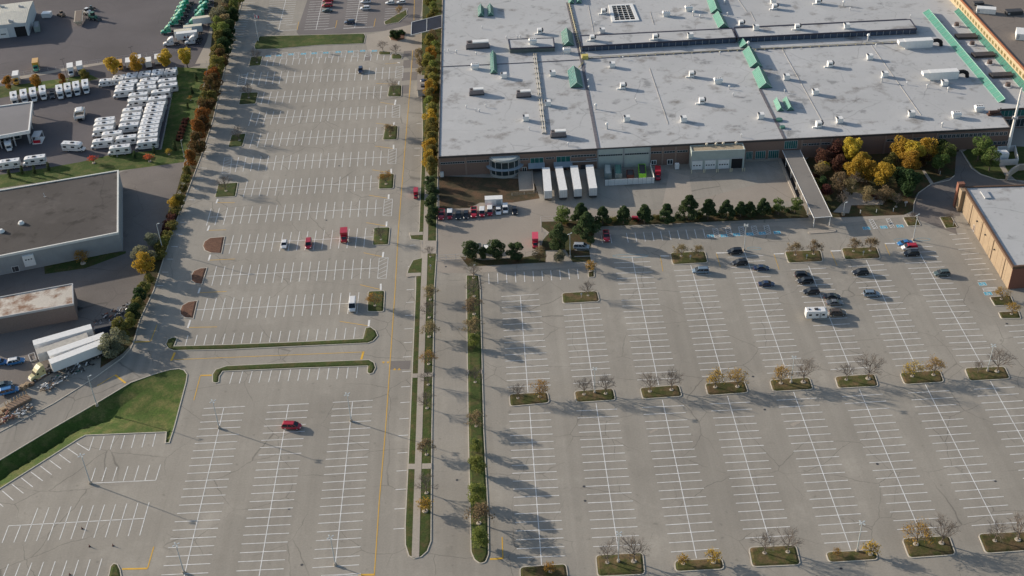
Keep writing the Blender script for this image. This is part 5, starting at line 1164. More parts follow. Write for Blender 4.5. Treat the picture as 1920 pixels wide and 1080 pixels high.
# ---- box trucks
def boxtruck(c, bc):
    o = thing('box_truck', '-', 'truck'); obj('box', MB().box(-3.6, 1.3, -1.2, 1.2, 1.0, 3.4), PT[bc], o); obj('box_roof', MB().box(-3.62, 1.32, -1.22, 1.22, 3.4, 3.46), WHITEM if bc == 'white' else PT[bc], o)
    m = MB(); m.loft([sect(1.4, 1.05, .5, 1.6, 2.4, .88), sect(2.2, 1.05, .5, 1.5, 2.3, .85), sect(2.75, 1.0, .5, 1.2, 1.4, .9), sect(3.6, .85, .5, .95, 1.15, .9)]); obj('cab', m, PT[c], o)
    obj('windshield', MB().hexa([(2.68,-.85,1.42),(2.8,-.85,1.42),(2.8,.85,1.42),(2.68,.85,1.42)], [(2.2,-.75,2.2),(2.34,-.75,2.2),(2.34,.75,2.2),(2.2,.75,2.2)]), WIN, o)
    for s in (-1, 1): obj('window', MB().box(1.5, 2.2, s*1.04-.04, s*1.04+.02, 1.5, 2.0), WIN, o)
    obj('chassis', MB().box(-3.6, 1.4, -.5, .5, .7, 1.0), DARK, o); wheels(o, (2.7, -2.2), 2.3, .45, .28); return o
BT = {}
def put_bt(c, b, x, y, dx, dy, label, grp=None, sc=1):
    k = (c, b); BT.setdefault(k, Proto(lambda: boxtruck(c, b))).put(G(x, y, 1.8)-Vector((0,0,1.79)), head(x, y, dx, dy), label, grp, sc)
put_bt('yellow','white',30,146,-1.5,10,'white and yellow box truck beside the orange street tree'); put_bt('green','yellow',67,122,-1,10,'yellow box truck with green cab standing away from the street'); put_bt('white','white',132.5,131,.5,10,'white box truck, left of a pair on the street'); put_bt('white','white',150,127.5,.5,10,'white box truck, right of a pair beside the olive tree')
put_bt('yellow','yellow',225,120,.3,10,'yellow box truck behind the first yellow street tree',None,.8); put_bt('white','white',242,117,.3,-10,'white box truck between the yellow truck and the second yellow tree','white box trucks on the street'); put_bt('white','white',260,111.5,.3,-10,'white box truck above the second yellow street tree','white box trucks on the street'); put_bt('white','white',279,116,.3,-10,'white box truck left of the third yellow street tree','white box trucks on the street'); put_bt('white','white',296.5,110,.3,-10,'white box truck above the third yellow street tree','white box trucks on the street')
put_bt('red','red',645,440,-.6,10,'red step van with its long shadow in the left car park',None,(.68,.95,.9)); put_bt('red','pink',1003.5,449,.2,10,'red box truck parked against the kerb by the pines',None,.8); put_bt('red','red',1233.5,323,.5,10,'red truck parked beside the white fence panels',None,.8); put_bt('red','red',779.5,359,-.6,10,'red truck at the roadside by the grass median',None,.62)
put_bt('red','red',1193,404,10,0,'small red truck partly hidden behind a round pine',None,.4)
put_car('sedan','black',1215,-60,10,0,'-') if False else None
# ---- catering container by the dirt bank
o = thing('site_trailer', 'white site container trailer on the dirt bank behind the works vehicles', 'trailer', (G(925.5,371,2.9)-Vector((0,0,2.88)))[:], head(925,371,10,-.5))
obj('box', MB().box(-2.9, 2.9, -1.2, 1.2, .5, 3.0), PT['white'], o); obj('ladder', MB().box(.8, 2.3, -1.24, -1.2, .7, 2.7), GREYM, o); obj('roof', MB().box(-2.92, 2.92, -1.22, 1.22, 3.0, 3.06), WHITEM, o); m = MB(); m.tube((2.9,0,.5),(4.2,0,.45),.1,n=5); obj('hitch', m, DARK, o); wheels(o, (-.5, .5), 2.2, .35)
# ---- pontoon boat
_b = o = thing('pontoon_boat', 'pontoon boat with a folded canopy on the open dealer yard', 'boat', (G(150,216,.8)-Vector((0,0,.78)))[:], head(150,216,1,-10))
for s in (-1, 1): obj('pontoon', MB().tube((-3, s*.95, .6), (2.8, s*.95, .6), .32, n=8), CHROME, o)
obj('deck', MB().box(-3.1, 3.1, -1.25, 1.25, .92, 1.02), mat('beige_deck', (.35,.31,.25), .8, .1, 1), o)
m = MB(); [m.box(-3.05, 3.05, s*1.22-.03, s*1.22+.03, 1.02, 1.7) for s in (-1, 1)]; m.box(-3.08, -3.0, -1.2, 1.2, 1.02, 1.7); m.box(3.0, 3.08, -1.2, 1.2, 1.02, 1.7); obj('railing', m, WHITEM, o)
m = MB(); m.loft([sect(-.2, .95, 1.7, 2.0, 2.2, .7), sect(2.2, 1.0, 1.6, 1.9, 2.3, .7)]); obj('cover', m, PT['white'], o); obj('bench', MB().box(-2.6, -1.6, -1.1, 1.1, 1.02, 1.45), mat('grey_seat', (.3,.28,.26), .7, .1, 1), o); obj('trailer_frame', MB().box(-3, 3, -.6, .6, .02, .3), DARK, o)
_b.scale = (1.25, 1.5, 1.3)
# ---- skips and containers
def skip(c, x, y, L, h, label, full=None, nm='skip', z=0.03):
    o = thing(nm, label, nm, (G(x, y, h/2)-Vector((0,0,h/2-z)))[:], head(x, y, .8, 10)); m = MB(); l = L/2
    m.box(-l, l, -1.2, -1.1, .15, h); m.box(-l, l, 1.1, 1.2, .15, h); m.box(-l, -l+.1, -1.1, 1.1, .15, h); m.box(l-.1, l, -1.1, 1.1, .15, h); m.box(-l, l, -1.1, 1.1, .0, .25)
    for k in range(5): xx = -l+.4+k*(L-.8)/4; m.box(xx-.06, xx+.06, -1.27, 1.27, .2, h-.1)
    obj('shell', m, PT.get(c) or MATS[c], o)
    if full: obj('cover' if full != DARK else 'rubbish', MB().hexa([(-l+.1,-1.1,h-.35),(l-.1,-1.1,h-.35),(l-.1,1.1,h-.35),(-l+.1,1.1,h-.35)], [(-l+.3,-.8,h-.05),(l-.3,-.9,h-.15),(l-.3,.8,h+.02),(-l+.3,.9,h-.1)]), full, o)
mat('dark_red_steel', (.13,.05,.04), .7, .2, 2); mat('grey_green_steel', (.22,.27,.26), .6, .1, 1)
skip('grey_green_steel', 1139.5, 322, 6.5, 2.3, 'grey closed compactor skip, leftmost behind the white fence panels', GREYCLAD, z=.03); skip('grey_green_steel', 1159, 322, 6.5, 2.2, 'green covered skip, second behind the white fence panels', mat('green_tarp', (.10,.22,.18), .7, .1, 1))
skip('dark_red_steel', 1181.5, 327, 3.6, 1.6, 'dark rusty red skip between the green and lime skips', DARK); skip('lime', 1204, 321, 6.8, 1.9, 'lime green open skip full of dark scrap', DARK)
skip('grey_green_steel', 69, 50, 7, 2.4, 'dark grey green container beside the white workshop wall', WALLGREY, nm='container')
skip('grey_green_steel', 895.5, 465, 3, 1.6, 'grey bin behind the first round pine by the gate', DARK, nm='bin'); skip('grey_green_steel', 913, 466, 2.5, 1.6, 'pale bin between the first two pines by the gate', WHITEM, nm='bin')
# flat-bed, hopper machine and other yard plant, top left
o = thing('conveyor_hopper', 'beige open hopper machine in the middle of the truck yard', 'machine', (G(150,40)+Vector((0,0,.02)))[:], head(150,40,1.5,-10)); o.scale = (1.3, 1.1, 1.1); m = MB(); m.hexa([(-4,-.8,.6),(4,-.8,1.2),(4,.8,1.2),(-4,.8,.6)], [(-4.5,-1.7,2.0),(4.5,-1.7,2.6),(4.5,1.7,2.6),(-4.5,1.7,2.0)]); obj('hopper', m, mat('beige_steel', (.50,.44,.34), .6, .12, 1), o)
obj('hopper_inside', MB().hexa([(-4.2,-1.3,2.0),(4.2,-1.3,2.55),(4.2,1.3,2.55),(-4.2,1.3,2.0)], [(-4.2,-1.3,2.1),(4.2,-1.3,2.68),(4.2,1.3,2.68),(-4.2,1.3,2.1)]), mat('brown_inside', (.2,.16,.13), .8, .1, 1), o); m = MB(); [m.box(x-.1,x+.1,y-.1,y+.1,0,1.2) for x in (-3,3) for y in (-.8,.8)]; obj('leg', m, DARK, o)
def plant(nm, x, y, c, label, s=1.0):
    o = thing(nm, label, 'machine', (G(x, y)+Vector((0,0,.02)))[:], rnd.uniform(0, 6)); o.scale = (s,s,s); m = MB(); m.box(-1.6,1.2,-.8,.8,.7,1.7); m.box(-1.6,-.6,-.7,.7,1.7,2.1); obj('body', m, c, o); m = MB(); m.box(-.5,.6,-.6,.6,1.7,2.9); obj('cab', m, WIN, o); obj('cab_roof', MB().box(-.6,.7,-.7,.7,2.9,3.02), c, o)
    m = MB(); m.tube((1.0,.5,1.3),(2.6,.5,.7),.12,n=5); m.tube((1.0,-.5,1.3),(2.6,-.5,.7),.12,n=5); obj('arm', m, c, o); obj('bucket', MB().hexa([(2.5,-1,.1),(3.3,-1,.1),(3.3,1,.1),(2.5,1,.1)], [(2.5,-1,1.0),(2.8,-1,1.0),(2.8,1,1.0),(2.5,1,1.0)]), DARK, o); wheels(o, (.8,-1.0), 2.0, .6, .4)
plant('wheel_loader', 165, 28, PT['white'], 'white loader right beside the beige hopper machine', 1.1); plant('wheel_loader', 176, 37, DGREEN, 'dark green loader at the right end of the yard plant', 1.2); plant('wheel_loader', 172, 19, PT['teal'], 'small dark machine behind the green loader', .7); plant('forklift', 117, 31, MATS['brown_inside'], 'brown forklift between the hopper and the white crate', .9)
o = tag(obj('white_crate', MB().box(*[f(v) for v, f in ((G(89,31).x-2, float), (G(89,31).x+2, float), (G(89,31).y-1.6, float), (G(89,31).y+1.6, float))], .02, 2.0), PT['white']), 'white crate standing on the ground between workshop and brown forklift', 'crate')
# white roll cage and signs near the showroom
o = thing('outdoor_kiosk', 'small grey kiosk with red base outside the showroom corner', 'kiosk', (G(73,264)+Vector((0,0,.02)))[:], .05); m = MB(); m.box(-1.7,1.7,-2.6,2.6,0,.3); obj('base', m, WHITEM, o); m = MB(); [m.box(x-.12,x+.12,y-.12,y+.12,.3,2.8) for x in (-1.4,1.4) for y in (-2.3,2.3)]; m.box(-1.5,1.5,-2.4,2.4,2.8,2.95); obj('frame', m, GREYM, o); obj('red_panel', MB().box(-1.3,1.3,-2.5,-2.4,.3,1.5), PT['red'], o)
# pallets, scrap and timber along the lane, lower left
WOOD = mat('pale_timber', (.42,.31,.20), .85, .2, 3); WOOD2 = mat('weathered_timber', (.24,.17,.12), .9, .2, 3)
o = thing('timber_bunk', 'long open timber bunk with pale uprights beside the lane', 'timber rack', (G(36,758)+Vector((0,0,.02)))[:], head(36,758,10,-5.2)); m = MB(); m.box(-3.2,3.2,-1.1,1.1,.1,.9); obj('timber_load', m, WOOD2, o)
for k in range(8): obj('upright', MB().box(-3.1+k*.88-.1, -3.1+k*.88+.1, 1.1, 1.25, 0, 2.0), WOOD, o)
obj('rail', MB().box(-3.2,3.2,1.25,1.35,.6,.9), WOOD, o)
def pallets(x, y, n, label, c=None, w=1.2):
    m = MB()
    for k in range(n):
        z = .02+k*.15
        for j in range(5): m.box(-w/2, w/2, -w/2+j*w/5+.02, -w/2+(j+1)*w/5-.04, z+.1, z+.14)
        for j in (-1, 0, 1): m.box(j*w*.42-.05, j*w*.42+.05, -w/2, w/2, z, z+.1)
    o = obj('pallet_stack', m, c or WOOD); o.location = G(x, y); o.rotation_euler = (0,0,rnd.uniform(0,3)); tag(o, label, 'pallets', 'pallet stacks by the lane')
for x, y, n, l in ((44,730,9,'tall pale pallet stack nearest the deep blue van'),(52,724,7,'pale pallet stack just left of the beige cab'),(60,722,5,'low pallet stack in front of the beige truck cab'),(7,770,6,'pallet stack at the left edge, above the white pipe'),(14,776,4,'low pallet stack between the left edge and the timber bunk'),(2,780,7,'tall pallet stack at the very left edge')): pallets(x, y, n, l, WOOD if n > 5 else WOOD2)
def junk(x, y, n, r, cols, label, nm='scrap_heap'):
    rr = random.Random(int(x*7+y)); m = MB()
    for k in range(n):
        a, d = rr.uniform(0, 6.28), r*math.sqrt(rr.random()); p = Vector((d*math.cos(a), d*.5*math.sin(a), rr.uniform(.1,.9))); q = p+Vector((rr.uniform(-1.2,1.2), rr.uniform(-.8,.8), rr.uniform(-.1,.5))); q.z = max(.1, q.z); m.tube(p, q, rr.uniform(.05,.22), n=4, mi=rr.randrange(len(cols)))
    o = obj(nm, m, cols); o.location = G(x, y)+Vector((0,0,.02)); o.rotation_euler = (0,0,head(x,y,10,-5.2)); tag(o, label, 'scrap heap', 'scrap along the lane')
junk(95,723,60,3.6,[WHITEM,GREYM,DARK,WOOD2],'heap of white frames and pipes in front of the beige cab'); junk(40,775,50,3.5,[WHITEM,GREYM,DARK,WOOD2],'pale scrap and bottles below the timber bunk'); junk(120,707,40,4,[DARK,DARK,TEAL,GREYM],'dark bluish junk under the coupled trailer'); junk(155,690,35,4,[WHITEM,DARK,DARK,BLACK],'black and white junk beside the trailer wheels'); junk(8,790,40,3,[mat('reddish_timber',(.25,.11,.08),.9,.2,2),WOOD],'reddish broken timber at the left edge by the lane'); junk(205,598,70,5,[DARK,DARK,GREYM,MATS['reddish_timber']],'long heap of dark rusty metal behind the trailers'); junk(235,580,40,3,[BLACK,GREYM],'black frames against the hedge beside the brown shed yard'); junk(140,583,30,2,[BLACK,DARK],'black scrap at the corner of the brown shed')
o = thing('blue_container', 'dark blue low container behind the trailers against the hedge', 'container', (G(205,612,1.2)-Vector((0,0,1.18)))[:], head(205,612,10,-2.2)); obj('shell', MB().box(-4.2,4.2,-1.2,1.2,0,2.0), mat('dark_blue_steel',(.03,.05,.09),.6,.2,1), o); obj('lid', MB().box(-4.0,4.0,-1.0,1.0,2.0,2.1), DARK, o)
m = MB(); a, b = G(4,787,.5), G(17,780,.5); m.tube(a, b, .42, n=10); tag(obj('white_pipe', m, PT['white']), 'fat white pipe lying on the lane kerb at lower left', 'pipe')
m = MB(); q = [G(*p, .25) for p in ((53,665),(64,661),(68,674),(58,678))]
for a, b in zip(q, q[1:]+q[:1]): m.tube(a, b, .12, n=4)
tag(obj('steel_frame', m, GREYM), 'square steel frame lying on the asphalt right of the blue car', 'frame')
# ------------------------------------------------------------------ vegetation
def leafmat(name, c1, c2, rnd_=.18):
    m = bpy.data.materials.new(name); m.use_nodes = True; MATS[name] = m; nt = m.node_tree; N = nt.nodes; L = nt.links; b = N['Principled BSDF']; b.inputs['Roughness'].default_value = .85; b.inputs['Specular IOR Level'].default_value = .2
    tc = N.new('ShaderNodeTexCoord'); n = N.new('ShaderNodeTexNoise'); n.inputs['Scale'].default_value = .9; n.inputs['Detail'].default_value = 6; L.new(tc.outputs['Object'], n.inputs['Vector'])
    mr = N.new('ShaderNodeMapRange'); mr.inputs[1].default_value = .32; mr.inputs[2].default_value = .68; L.new(n.outputs['Fac'], mr.inputs[0])
    mx = N.new('ShaderNodeMix'); mx.data_type = 'RGBA'; g_ = 1.0 if name == 'pine_needles' else 1.25; mx.inputs[6].default_value = (*[v*g_ for v in c1], 1); mx.inputs[7].default_value = (*[v*g_ for v in c2], 1); L.new(mr.outputs[0], mx.inputs[0])
    oi = N.new('ShaderNodeObjectInfo'); hs = N.new('ShaderNodeHueSaturation'); m2 = N.new('ShaderNodeMapRange'); m2.inputs[3].default_value = 1-rnd_; m2.inputs[4].default_value = 1+rnd_; L.new(oi.outputs['Random'], m2.inputs[0]); L.new(m2.outputs[0], hs.inputs['Value'])
    m3 = N.new('ShaderNodeMapRange'); m3.inputs[3].default_value = .485; m3.inputs[4].default_value = .515; L.new(oi.outputs['Random'], m3.inputs[0]); L.new(m3.outputs[0], hs.inputs['Hue'])
    L.new(mx.outputs[2], hs.inputs['Color']); L.new(hs.outputs[0], b.inputs['Base Color'])
    tr = N.new('ShaderNodeBsdfTranslucent'); L.new(hs.outputs[0], tr.inputs['Color']); ms = N.new('ShaderNodeMixShader'); ms.inputs[0].default_value = .38
    L.new(b.outputs[0], ms.inputs[1]); L.new(tr.outputs[0], ms.inputs[2]); L.new(ms.outputs[0], N['Material Output'].inputs['Surface']); return m
LF = dict(pine=leafmat('pine_needles', (.055,.09,.036), (.10,.135,.06)), dark=leafmat('dark_leaves', (.025,.05,.02), (.05,.08,.03)), olive=leafmat('olive_leaves', (.11,.12,.035), (.20,.17,.05)), green=leafmat('green_leaves', (.07,.11,.03), (.13,.16,.05)),
          yellow=leafmat('yellow_leaves', (.34,.25,.03), (.42,.30,.06)), gold=leafmat('golden_leaves', (.30,.19,.025), (.36,.23,.045)), orange=leafmat('orange_leaves', (.30,.13,.03), (.20,.11,.03)), rust=leafmat('rust_leaves', (.13,.065,.03), (.07,.065,.025)), maroon=leafmat('maroon_leaves', (.075,.028,.026), (.11,.05,.035)),
          grey=leafmat('grey_green_leaves', (.15,.16,.10), (.22,.22,.15)), brownish=leafmat('brown_leaves', (.17,.135,.075), (.22,.165,.09)), ochre=leafmat('ochre_leaves', (.23,.19,.05), (.16,.16,.05)), lime=leafmat('grass_green_leaves', (.12,.16,.04), (.19,.21,.06)), red=leafmat('red_leaves', (.45,.06,.04), (.35,.08,.04)))
def leaf(m, p, s, rr, flat=0):
    n = Vector((rr.gauss(0,1), rr.gauss(0,1), rr.gauss(0,1)+flat)).normalized(); a = n.orthogonal().normalized(); b = n.cross(a); t = rr.uniform(0, 6.28); u = a*math.cos(t)+b*math.sin(t); v = n.cross(u)
    s1, s2 = s*rr.uniform(.7,1.3), s*rr.uniform(.4,.9); m.add([p-u*s1, p-v*s2, p+u*s1, p+v*s2], [(0,1,2,3)])
def branches(m, base, dirn, length, r, depth, rr, tips, spread=.75, n=5):
    q = base+dirn*length; m.tube(base, q, r, r*.68, n=n, cap=False)
    tips.append(q)
    if depth == 0: return
    for k in range(rr.choice((3, 3, 4)) if depth > 1 else 3):
        d = (dirn+Vector((rr.gauss(0, spread), rr.gauss(0, spread), rr.gauss(.12, .35)))).normalized()
        if d.z < -.1: d.z = .05
        branches(m, base.lerp(q, rr.uniform(.55, 1)), d, length*rr.uniform(.58, .85), r*.6, depth-1, rr, tips, spread, 3 if depth < 4 else 4)
def tree_mesh(kind, leaf_key, seed, name, cat, H=7, R=2.8, nleaf=1500, s=.24, clear=.22, depth=4, gaps=1.0):
    """a tree of height H and crown radius R: trunk part and crown part"""
    rr = random.Random(seed); o = thing(name, '-', cat); tm = MB(); cm = MB()
    if kind == 'bare':
        tm.tube((0,0,-.05), (0,0,H*.28), .16, .12, n=6); tips = []
        for k in range(5):
            a = k*1.26+rr.uniform(-.3,.3); d = Vector((math.cos(a)*.8, math.sin(a)*.8, .8)).normalized(); branches(cm, Vector((0,0,H*(.2+.02*k))), d, H*.25, .075, depth, rr, tips, .62)
        branches(cm, Vector((0,0,H*.28)), Vector((0,0,1)), H*.26, .1, depth, rr, tips, .55)
        obj('trunk', tm, BARK, o); c = obj('crown', cm, TWIG, o); obj('planting_ring', MB().cyl((0,0), .62, .5, 0, .3, 12), mat('pale_stone_ring', (.42,.37,.30), .9, .2, 3), o)
        if nleaf:
            lm = MB()
            for k in range(nleaf): p = rr.choice(tips); leaf(lm, p+Vector((rr.gauss(0,.25), rr.gauss(0,.25), rr.gauss(0,.25))), s, rr)
            obj('leaves', lm, LF[leaf_key], c)
        return o
    tm.tube((0,0,-.05), (0,0,H*.75), .17*H/7+.05, .05, n=6)
    blobs = []
    if kind == 'round':
        for k in range(16):
            a = rr.uniform(0, 6.28); zz = rr.uniform(-1, 1); q = math.sqrt(1-zz*zz)*rr.uniform(.35, .78); blobs.append((Vector((q*math.cos(a)*R, q*math.sin(a)*R, H*(clear+(1-clear)*(.5+.38*zz)))), R*rr.uniform(.3, .48)))
    elif kind == 'pine':
        for k in range(26):
            t = rr.random()**.8; rad = R*(1-t)**.62*rr.uniform(.45, .85); a = k*2.4+rr.uniform(-.4,.4); blobs.append((Vector((rad*math.cos(a), rad*math.sin(a), H*(clear+(1-clear)*t*.93))), R*rr.uniform(.26,.4)*(1.15-.5*t)))
    elif kind == 'column':
        for k in range(14):
            t = k/13; a = rr.uniform(0, 6.28); rad = R*.45*rr.random(); blobs.append((Vector((rad*math.cos(a), rad*math.sin(a), H*(clear+(1-clear)*t*.9))), R*rr.uniform(.4,.62)*(1-.45*t)))
    elif kind == 'bush':
        for k in range(16):
            a = rr.uniform(0, 6.28); rad = R*math.sqrt(rr.random())*.8; blobs.append((Vector((rad*math.cos(a), rad*math.sin(a), H*rr.uniform(.25,.75)*(1-.3*rad/R))), R*rr.uniform(.28,.45)))
    for c_, r_ in blobs[:8]: tm.tube((0, 0, min(c_.z*.6, H*.6)), c_, .05, .025, n=3, cap=False)
    for k in range(nleaf):
        c_, r_ = blobs[min(len(blobs)-1, int(rr.random()*len(blobs)))]; v = Vector((rr.gauss(0,1), rr.gauss(0,1), rr.gauss(0,1))).normalized()*r_*rr.uniform(.55, 1.08)**.6; v.z *= .8
        p = c_+v
        if p.z < .05: p.z = rr.uniform(.05, .4)
        leaf(cm, p, s, rr, .6)
    obj('trunk', tm, BARK, o); obj('crown', cm, LF[leaf_key], o); return o
TP_ = {}
def T(key, px, py, label, group=None, s=1.0, zc=None, sz=None):
    """px, py: the foot of the trunk in the picture, or the crown's centre when zc (its height in metres) is given"""
    spec = SPEC[key]; var = rnd.randrange(spec.get('vars', 2)); k = (key, var)
    if k not in TP_:
        sp = {a: b for a, b in spec.items() if a != 'vars'}; TP_[k] = Proto(lambda: tree_mesh(seed=hash_(key)+var*17, **sp))
    p = G(px, py, zc or 0); p.z = 0.03
    return TP_[k].put(p, rnd.uniform(0, 6.28), label, group, (s, s, s*(sz or 1)))
def hash_(k): return sum(ord(c)*(i+3) for i, c in enumerate(k))
SPEC = dict(
 bare=dict(kind='bare', leaf_key='brownish', name='bare_tree', cat='tree', H=7.2, nleaf=0, depth=4, vars=3),
 sparse=dict(kind='bare', leaf_key='gold', name='thinning_tree', cat='tree', H=6.0, nleaf=620, s=.15, depth=4, vars=3),
 sparseb=dict(kind='bare', leaf_key='brownish', name='thinning_tree', cat='tree', H=6.2, nleaf=900, s=.17, depth=4, vars=2),
 small=dict(kind='bare', leaf_key='gold', name='young_tree', cat='tree', H=3.8, nleaf=360, s=.16, depth=3, vars=2),
 pine=dict(kind='pine', leaf_key='pine', name='pine_tree', cat='tree', H=8.6, R=3.9, nleaf=6500, s=.26, clear=.1, vars=3),
 bigpine=dict(kind='round', leaf_key='pine', name='pine_tree', cat='tree', H=7.0, R=3.6, nleaf=4600, s=.23, clear=.06, vars=2),
 ash=dict(kind='round', leaf_key='green', name='leafy_tree', cat='tree', H=7.5, R=2.8, nleaf=2400, s=.2, clear=.2, vars=2),
 yellow=dict(kind='round', leaf_key='yellow', name='yellow_tree', cat='tree', H=8.5, R=3.2, nleaf=3600, s=.24, clear=.2, vars=2),
 gold=dict(kind='round', leaf_key='gold', name='golden_tree', cat='tree', H=8.5, R=3.5, nleaf=3300, s=.24, clear=.18, vars=2),
 olive=dict(kind='round', leaf_key='olive', name='leafy_tree', cat='tree', H=7, R=2.8, nleaf=2800, s=.24, clear=.12, vars=2),
 green=dict(kind='round', leaf_key='dark', name='green_tree', cat='tree', H=7.5, R=3.3, nleaf=4000, s=.24, clear=.05, vars=2),
 ochre=dict(kind='round', leaf_key='ochre', name='autumn_tree', cat='tree', H=7.5, R=3.0, nleaf=3600, s=.22, clear=.08, vars=3),
 lime=dict(kind='round', leaf_key='lime', name='leafy_tree', cat='tree', H=7, R=2.8, nleaf=2000, s=.2, clear=.12, vars=2),
 orange=dict(kind='round', leaf_key='orange', name='orange_tree', cat='tree', H=6.5, R=2.6, nleaf=2800, s=.22, clear=.1, vars=2),
 rust=dict(kind='round', leaf_key='rust', name='rusty_tree', cat='tree', H=7.5, R=3.1, nleaf=3200, s=.23, clear=.08, vars=2),
 maroon=dict(kind='round', leaf_key='maroon', name='maroon_tree', cat='tree', H=6.5, R=3.0, nleaf=2600, s=.22, clear=.12, vars=2),
 grey=dict(kind='round', leaf_key='grey', name='willow_tree', cat='tree', H=7, R=3.6, nleaf=3400, s=.22, clear=.05, vars=2),
 brown=dict(kind='round', leaf_key='brownish', name='brown_tree', cat='tree', H=6.5, R=3.0, nleaf=1500, s=.2, clear=.2, vars=2),
 column=dict(kind='column', leaf_key='pine', name='young_conifer', cat='tree', H=3.6, R=1.1, nleaf=700, s=.16, clear=.05, vars=1),
 bush=dict(kind='bush', leaf_key='dark', name='shrub', cat='shrub', H=1.8, R=1.5, nleaf=900, s=.17, clear=0, vars=2),
 obush=dict(kind='bush', leaf_key='olive', name='shrub', cat='shrub', H=2.4, R=2.0, nleaf=1300, s=.19, clear=0, vars=2),
 rbush=dict(kind='bush', leaf_key='maroon', name='red_shrub', cat='shrub', H=1.8, R=1.6, nleaf=900, s=.17, clear=0, vars=1),
 redt=dict(kind='bare', leaf_key='red', name='young_tree', cat='tree', H=3.6, nleaf=260, s=.18, depth=3, vars=1),
)
mid = ['first', 'second', 'third', 'fourth', 'fifth', 'sixth', 'seventh', 'eighth']
for i, sd_, k, x, y, s in ((0,'left','bare',971,747.5,.75),(0,'right','sparse',1012,745,.9),(1,'left','bare',1095,740.5,.85),(1,'right','bare',1135.5,739,.85),(2,'left','bare',1218.5,735,.9),(2,'right','bare',1259,732,.95),(3,'left','sparse',1341,727,.95),(3,'right','sparse',1382.5,726,1.0),
                           (4,'left','sparse',1464,719.5,.95),(4,'right','bare',1506,717.5,1.1),(5,'left','bare',1586.5,713,.8),(5,'right','bare',1627.5,711,1.15),(6,'left','sparse',1710,706.5,.85),(6,'right','sparse',1750,704,.9),(7,'left','bare',1833,700,.65),(7,'right','bare',1869,697.5,1.05)):
    T(k, x, y, '%s at the %s end of the %s middle-row island from the left' % ('bare tree' if k == 'bare' else 'golden thinning tree', sd_, mid[i]), 'trees on the middle row of islands', s*1.1)
for i, sd_, k, x, y, s in ((0,'right','small',1032,1073,.8),(1,'left','bare',1138.5,1056,.85),(1,'right','bare',1188.5,1053.5,1.1),(2,'left','small',1281,1058,.8),(2,'right','small',1338,1055,1.0),(3,'left','bare',1433.5,1038,.85),(3,'right','bare',1477,1036,.9),(4,'left','small',1569,1042,.55),(4,'right','small',1632,1040,1.0),(5,'left','sparse',1717,1021.5,1.05),(5,'right','bare',1765,1019.5,1.05),(6,'left','bare',1865,1015,.85),(6,'right','bare',1908,1013,1.15)):
    T(k, x, y, '%s at the %s end of the %s bottom-row island from the left' % ({'bare':'bare tree','small':'small yellow tree','sparse':'golden thinning tree'}[k], sd_, mid[i]), 'trees on the bottom row of islands', s*1.1)
for i, (nm, k, x, y, s) in enumerate((('left tree on the bush island above the blue grey minivan','sparseb',1277,481,.8),('right tree on the bush island above the blue grey minivan','sparseb',1309,480,.7),('left tree on the second kerbed island under the walkway','sparseb',1491,479,.85),('right tree on the second kerbed island under the walkway','sparseb',1525,477.5,.85),
    ('left tree on the third kerbed island, near the canopy shadow','sparseb',1600,472,.8),('right tree on the third kerbed island, near the canopy shadow','sparseb',1631,471,.85),('bare tree on the lone island below the gate pines','bare',1102.5,555,.8),('small orange tree on the narrow island below the gate pines','small',1107.5,509,1.1),
    ('thin tree on the upper island by the tan building','sparse',1877,562,.8),('thin tree on the lower island by the tan building','sparse',1896,590,.8),('small bare tree beside the base of the right tall lamp','bare',1710,414.5,.5),('small bare tree on the island at the driveway mouth','bare',1779,414,.5))): T(k, x, y, nm, None, s)
for i, (x, y, k, s) in enumerate(((718,96,'bare',.75),(743,103,'bare',.75),(739,177,'bare',.95),(732,256,'sparseb',.9),(724,346,'sparse',.95),(714.5,450,'bare',.8),(703,574,'sparse',.85))): T(k, x, y, 'thin tree on a kerbed row-end island, %s from the top, left car park' % ORDW[i], 'trees on the row-end islands', s)
for i, (x, y) in enumerate(((482,118),(467,184),(449,264),(424,359))): T('bare', x, y, 'bare tree on the hedge-side island, %s from the top' % ORDW[i], 'trees on the hedge-side islands', .95)
# walk median and the grass strip
for i, (x, y, k, s) in enumerate(((807,482,'bare',.6),(807,562.5,'sparseb',.75),(805,596,'bare',.8),(805,632,'sparseb',.85),(804,683.5,'sparse',.75),(803,722,'bare',.7),(801,766,'bare',.75),(800,853,'sparseb',.75),(800,925,'bare',.8),(797.5,959,'small',1.1))): T(k, x, y, 'street tree on the walk median, %s from the top' % ORDW[i], 'trees along the walk median', s*1.12)
for i, (x, y, k, s) in enumerate(((888,522,'bare',.7),(889,556.5,'bare',.8),(889,590,'sparseb',.85),(888,628,'sparseb',.9),(890,652,'lime',.6),(891,717.5,'bare',.7),(893,800,'sparseb',.75),(894,850,'lime',.55),(895,887,'lime',.72),(897,945,'lime',.8),(898,982,'sparseb',.95),(901,1027,'lime',.75))): T(k, x, y, 'tree on the right grass median, %s from the top' % ORDW[i], 'trees along the right grass median', s*1.2)
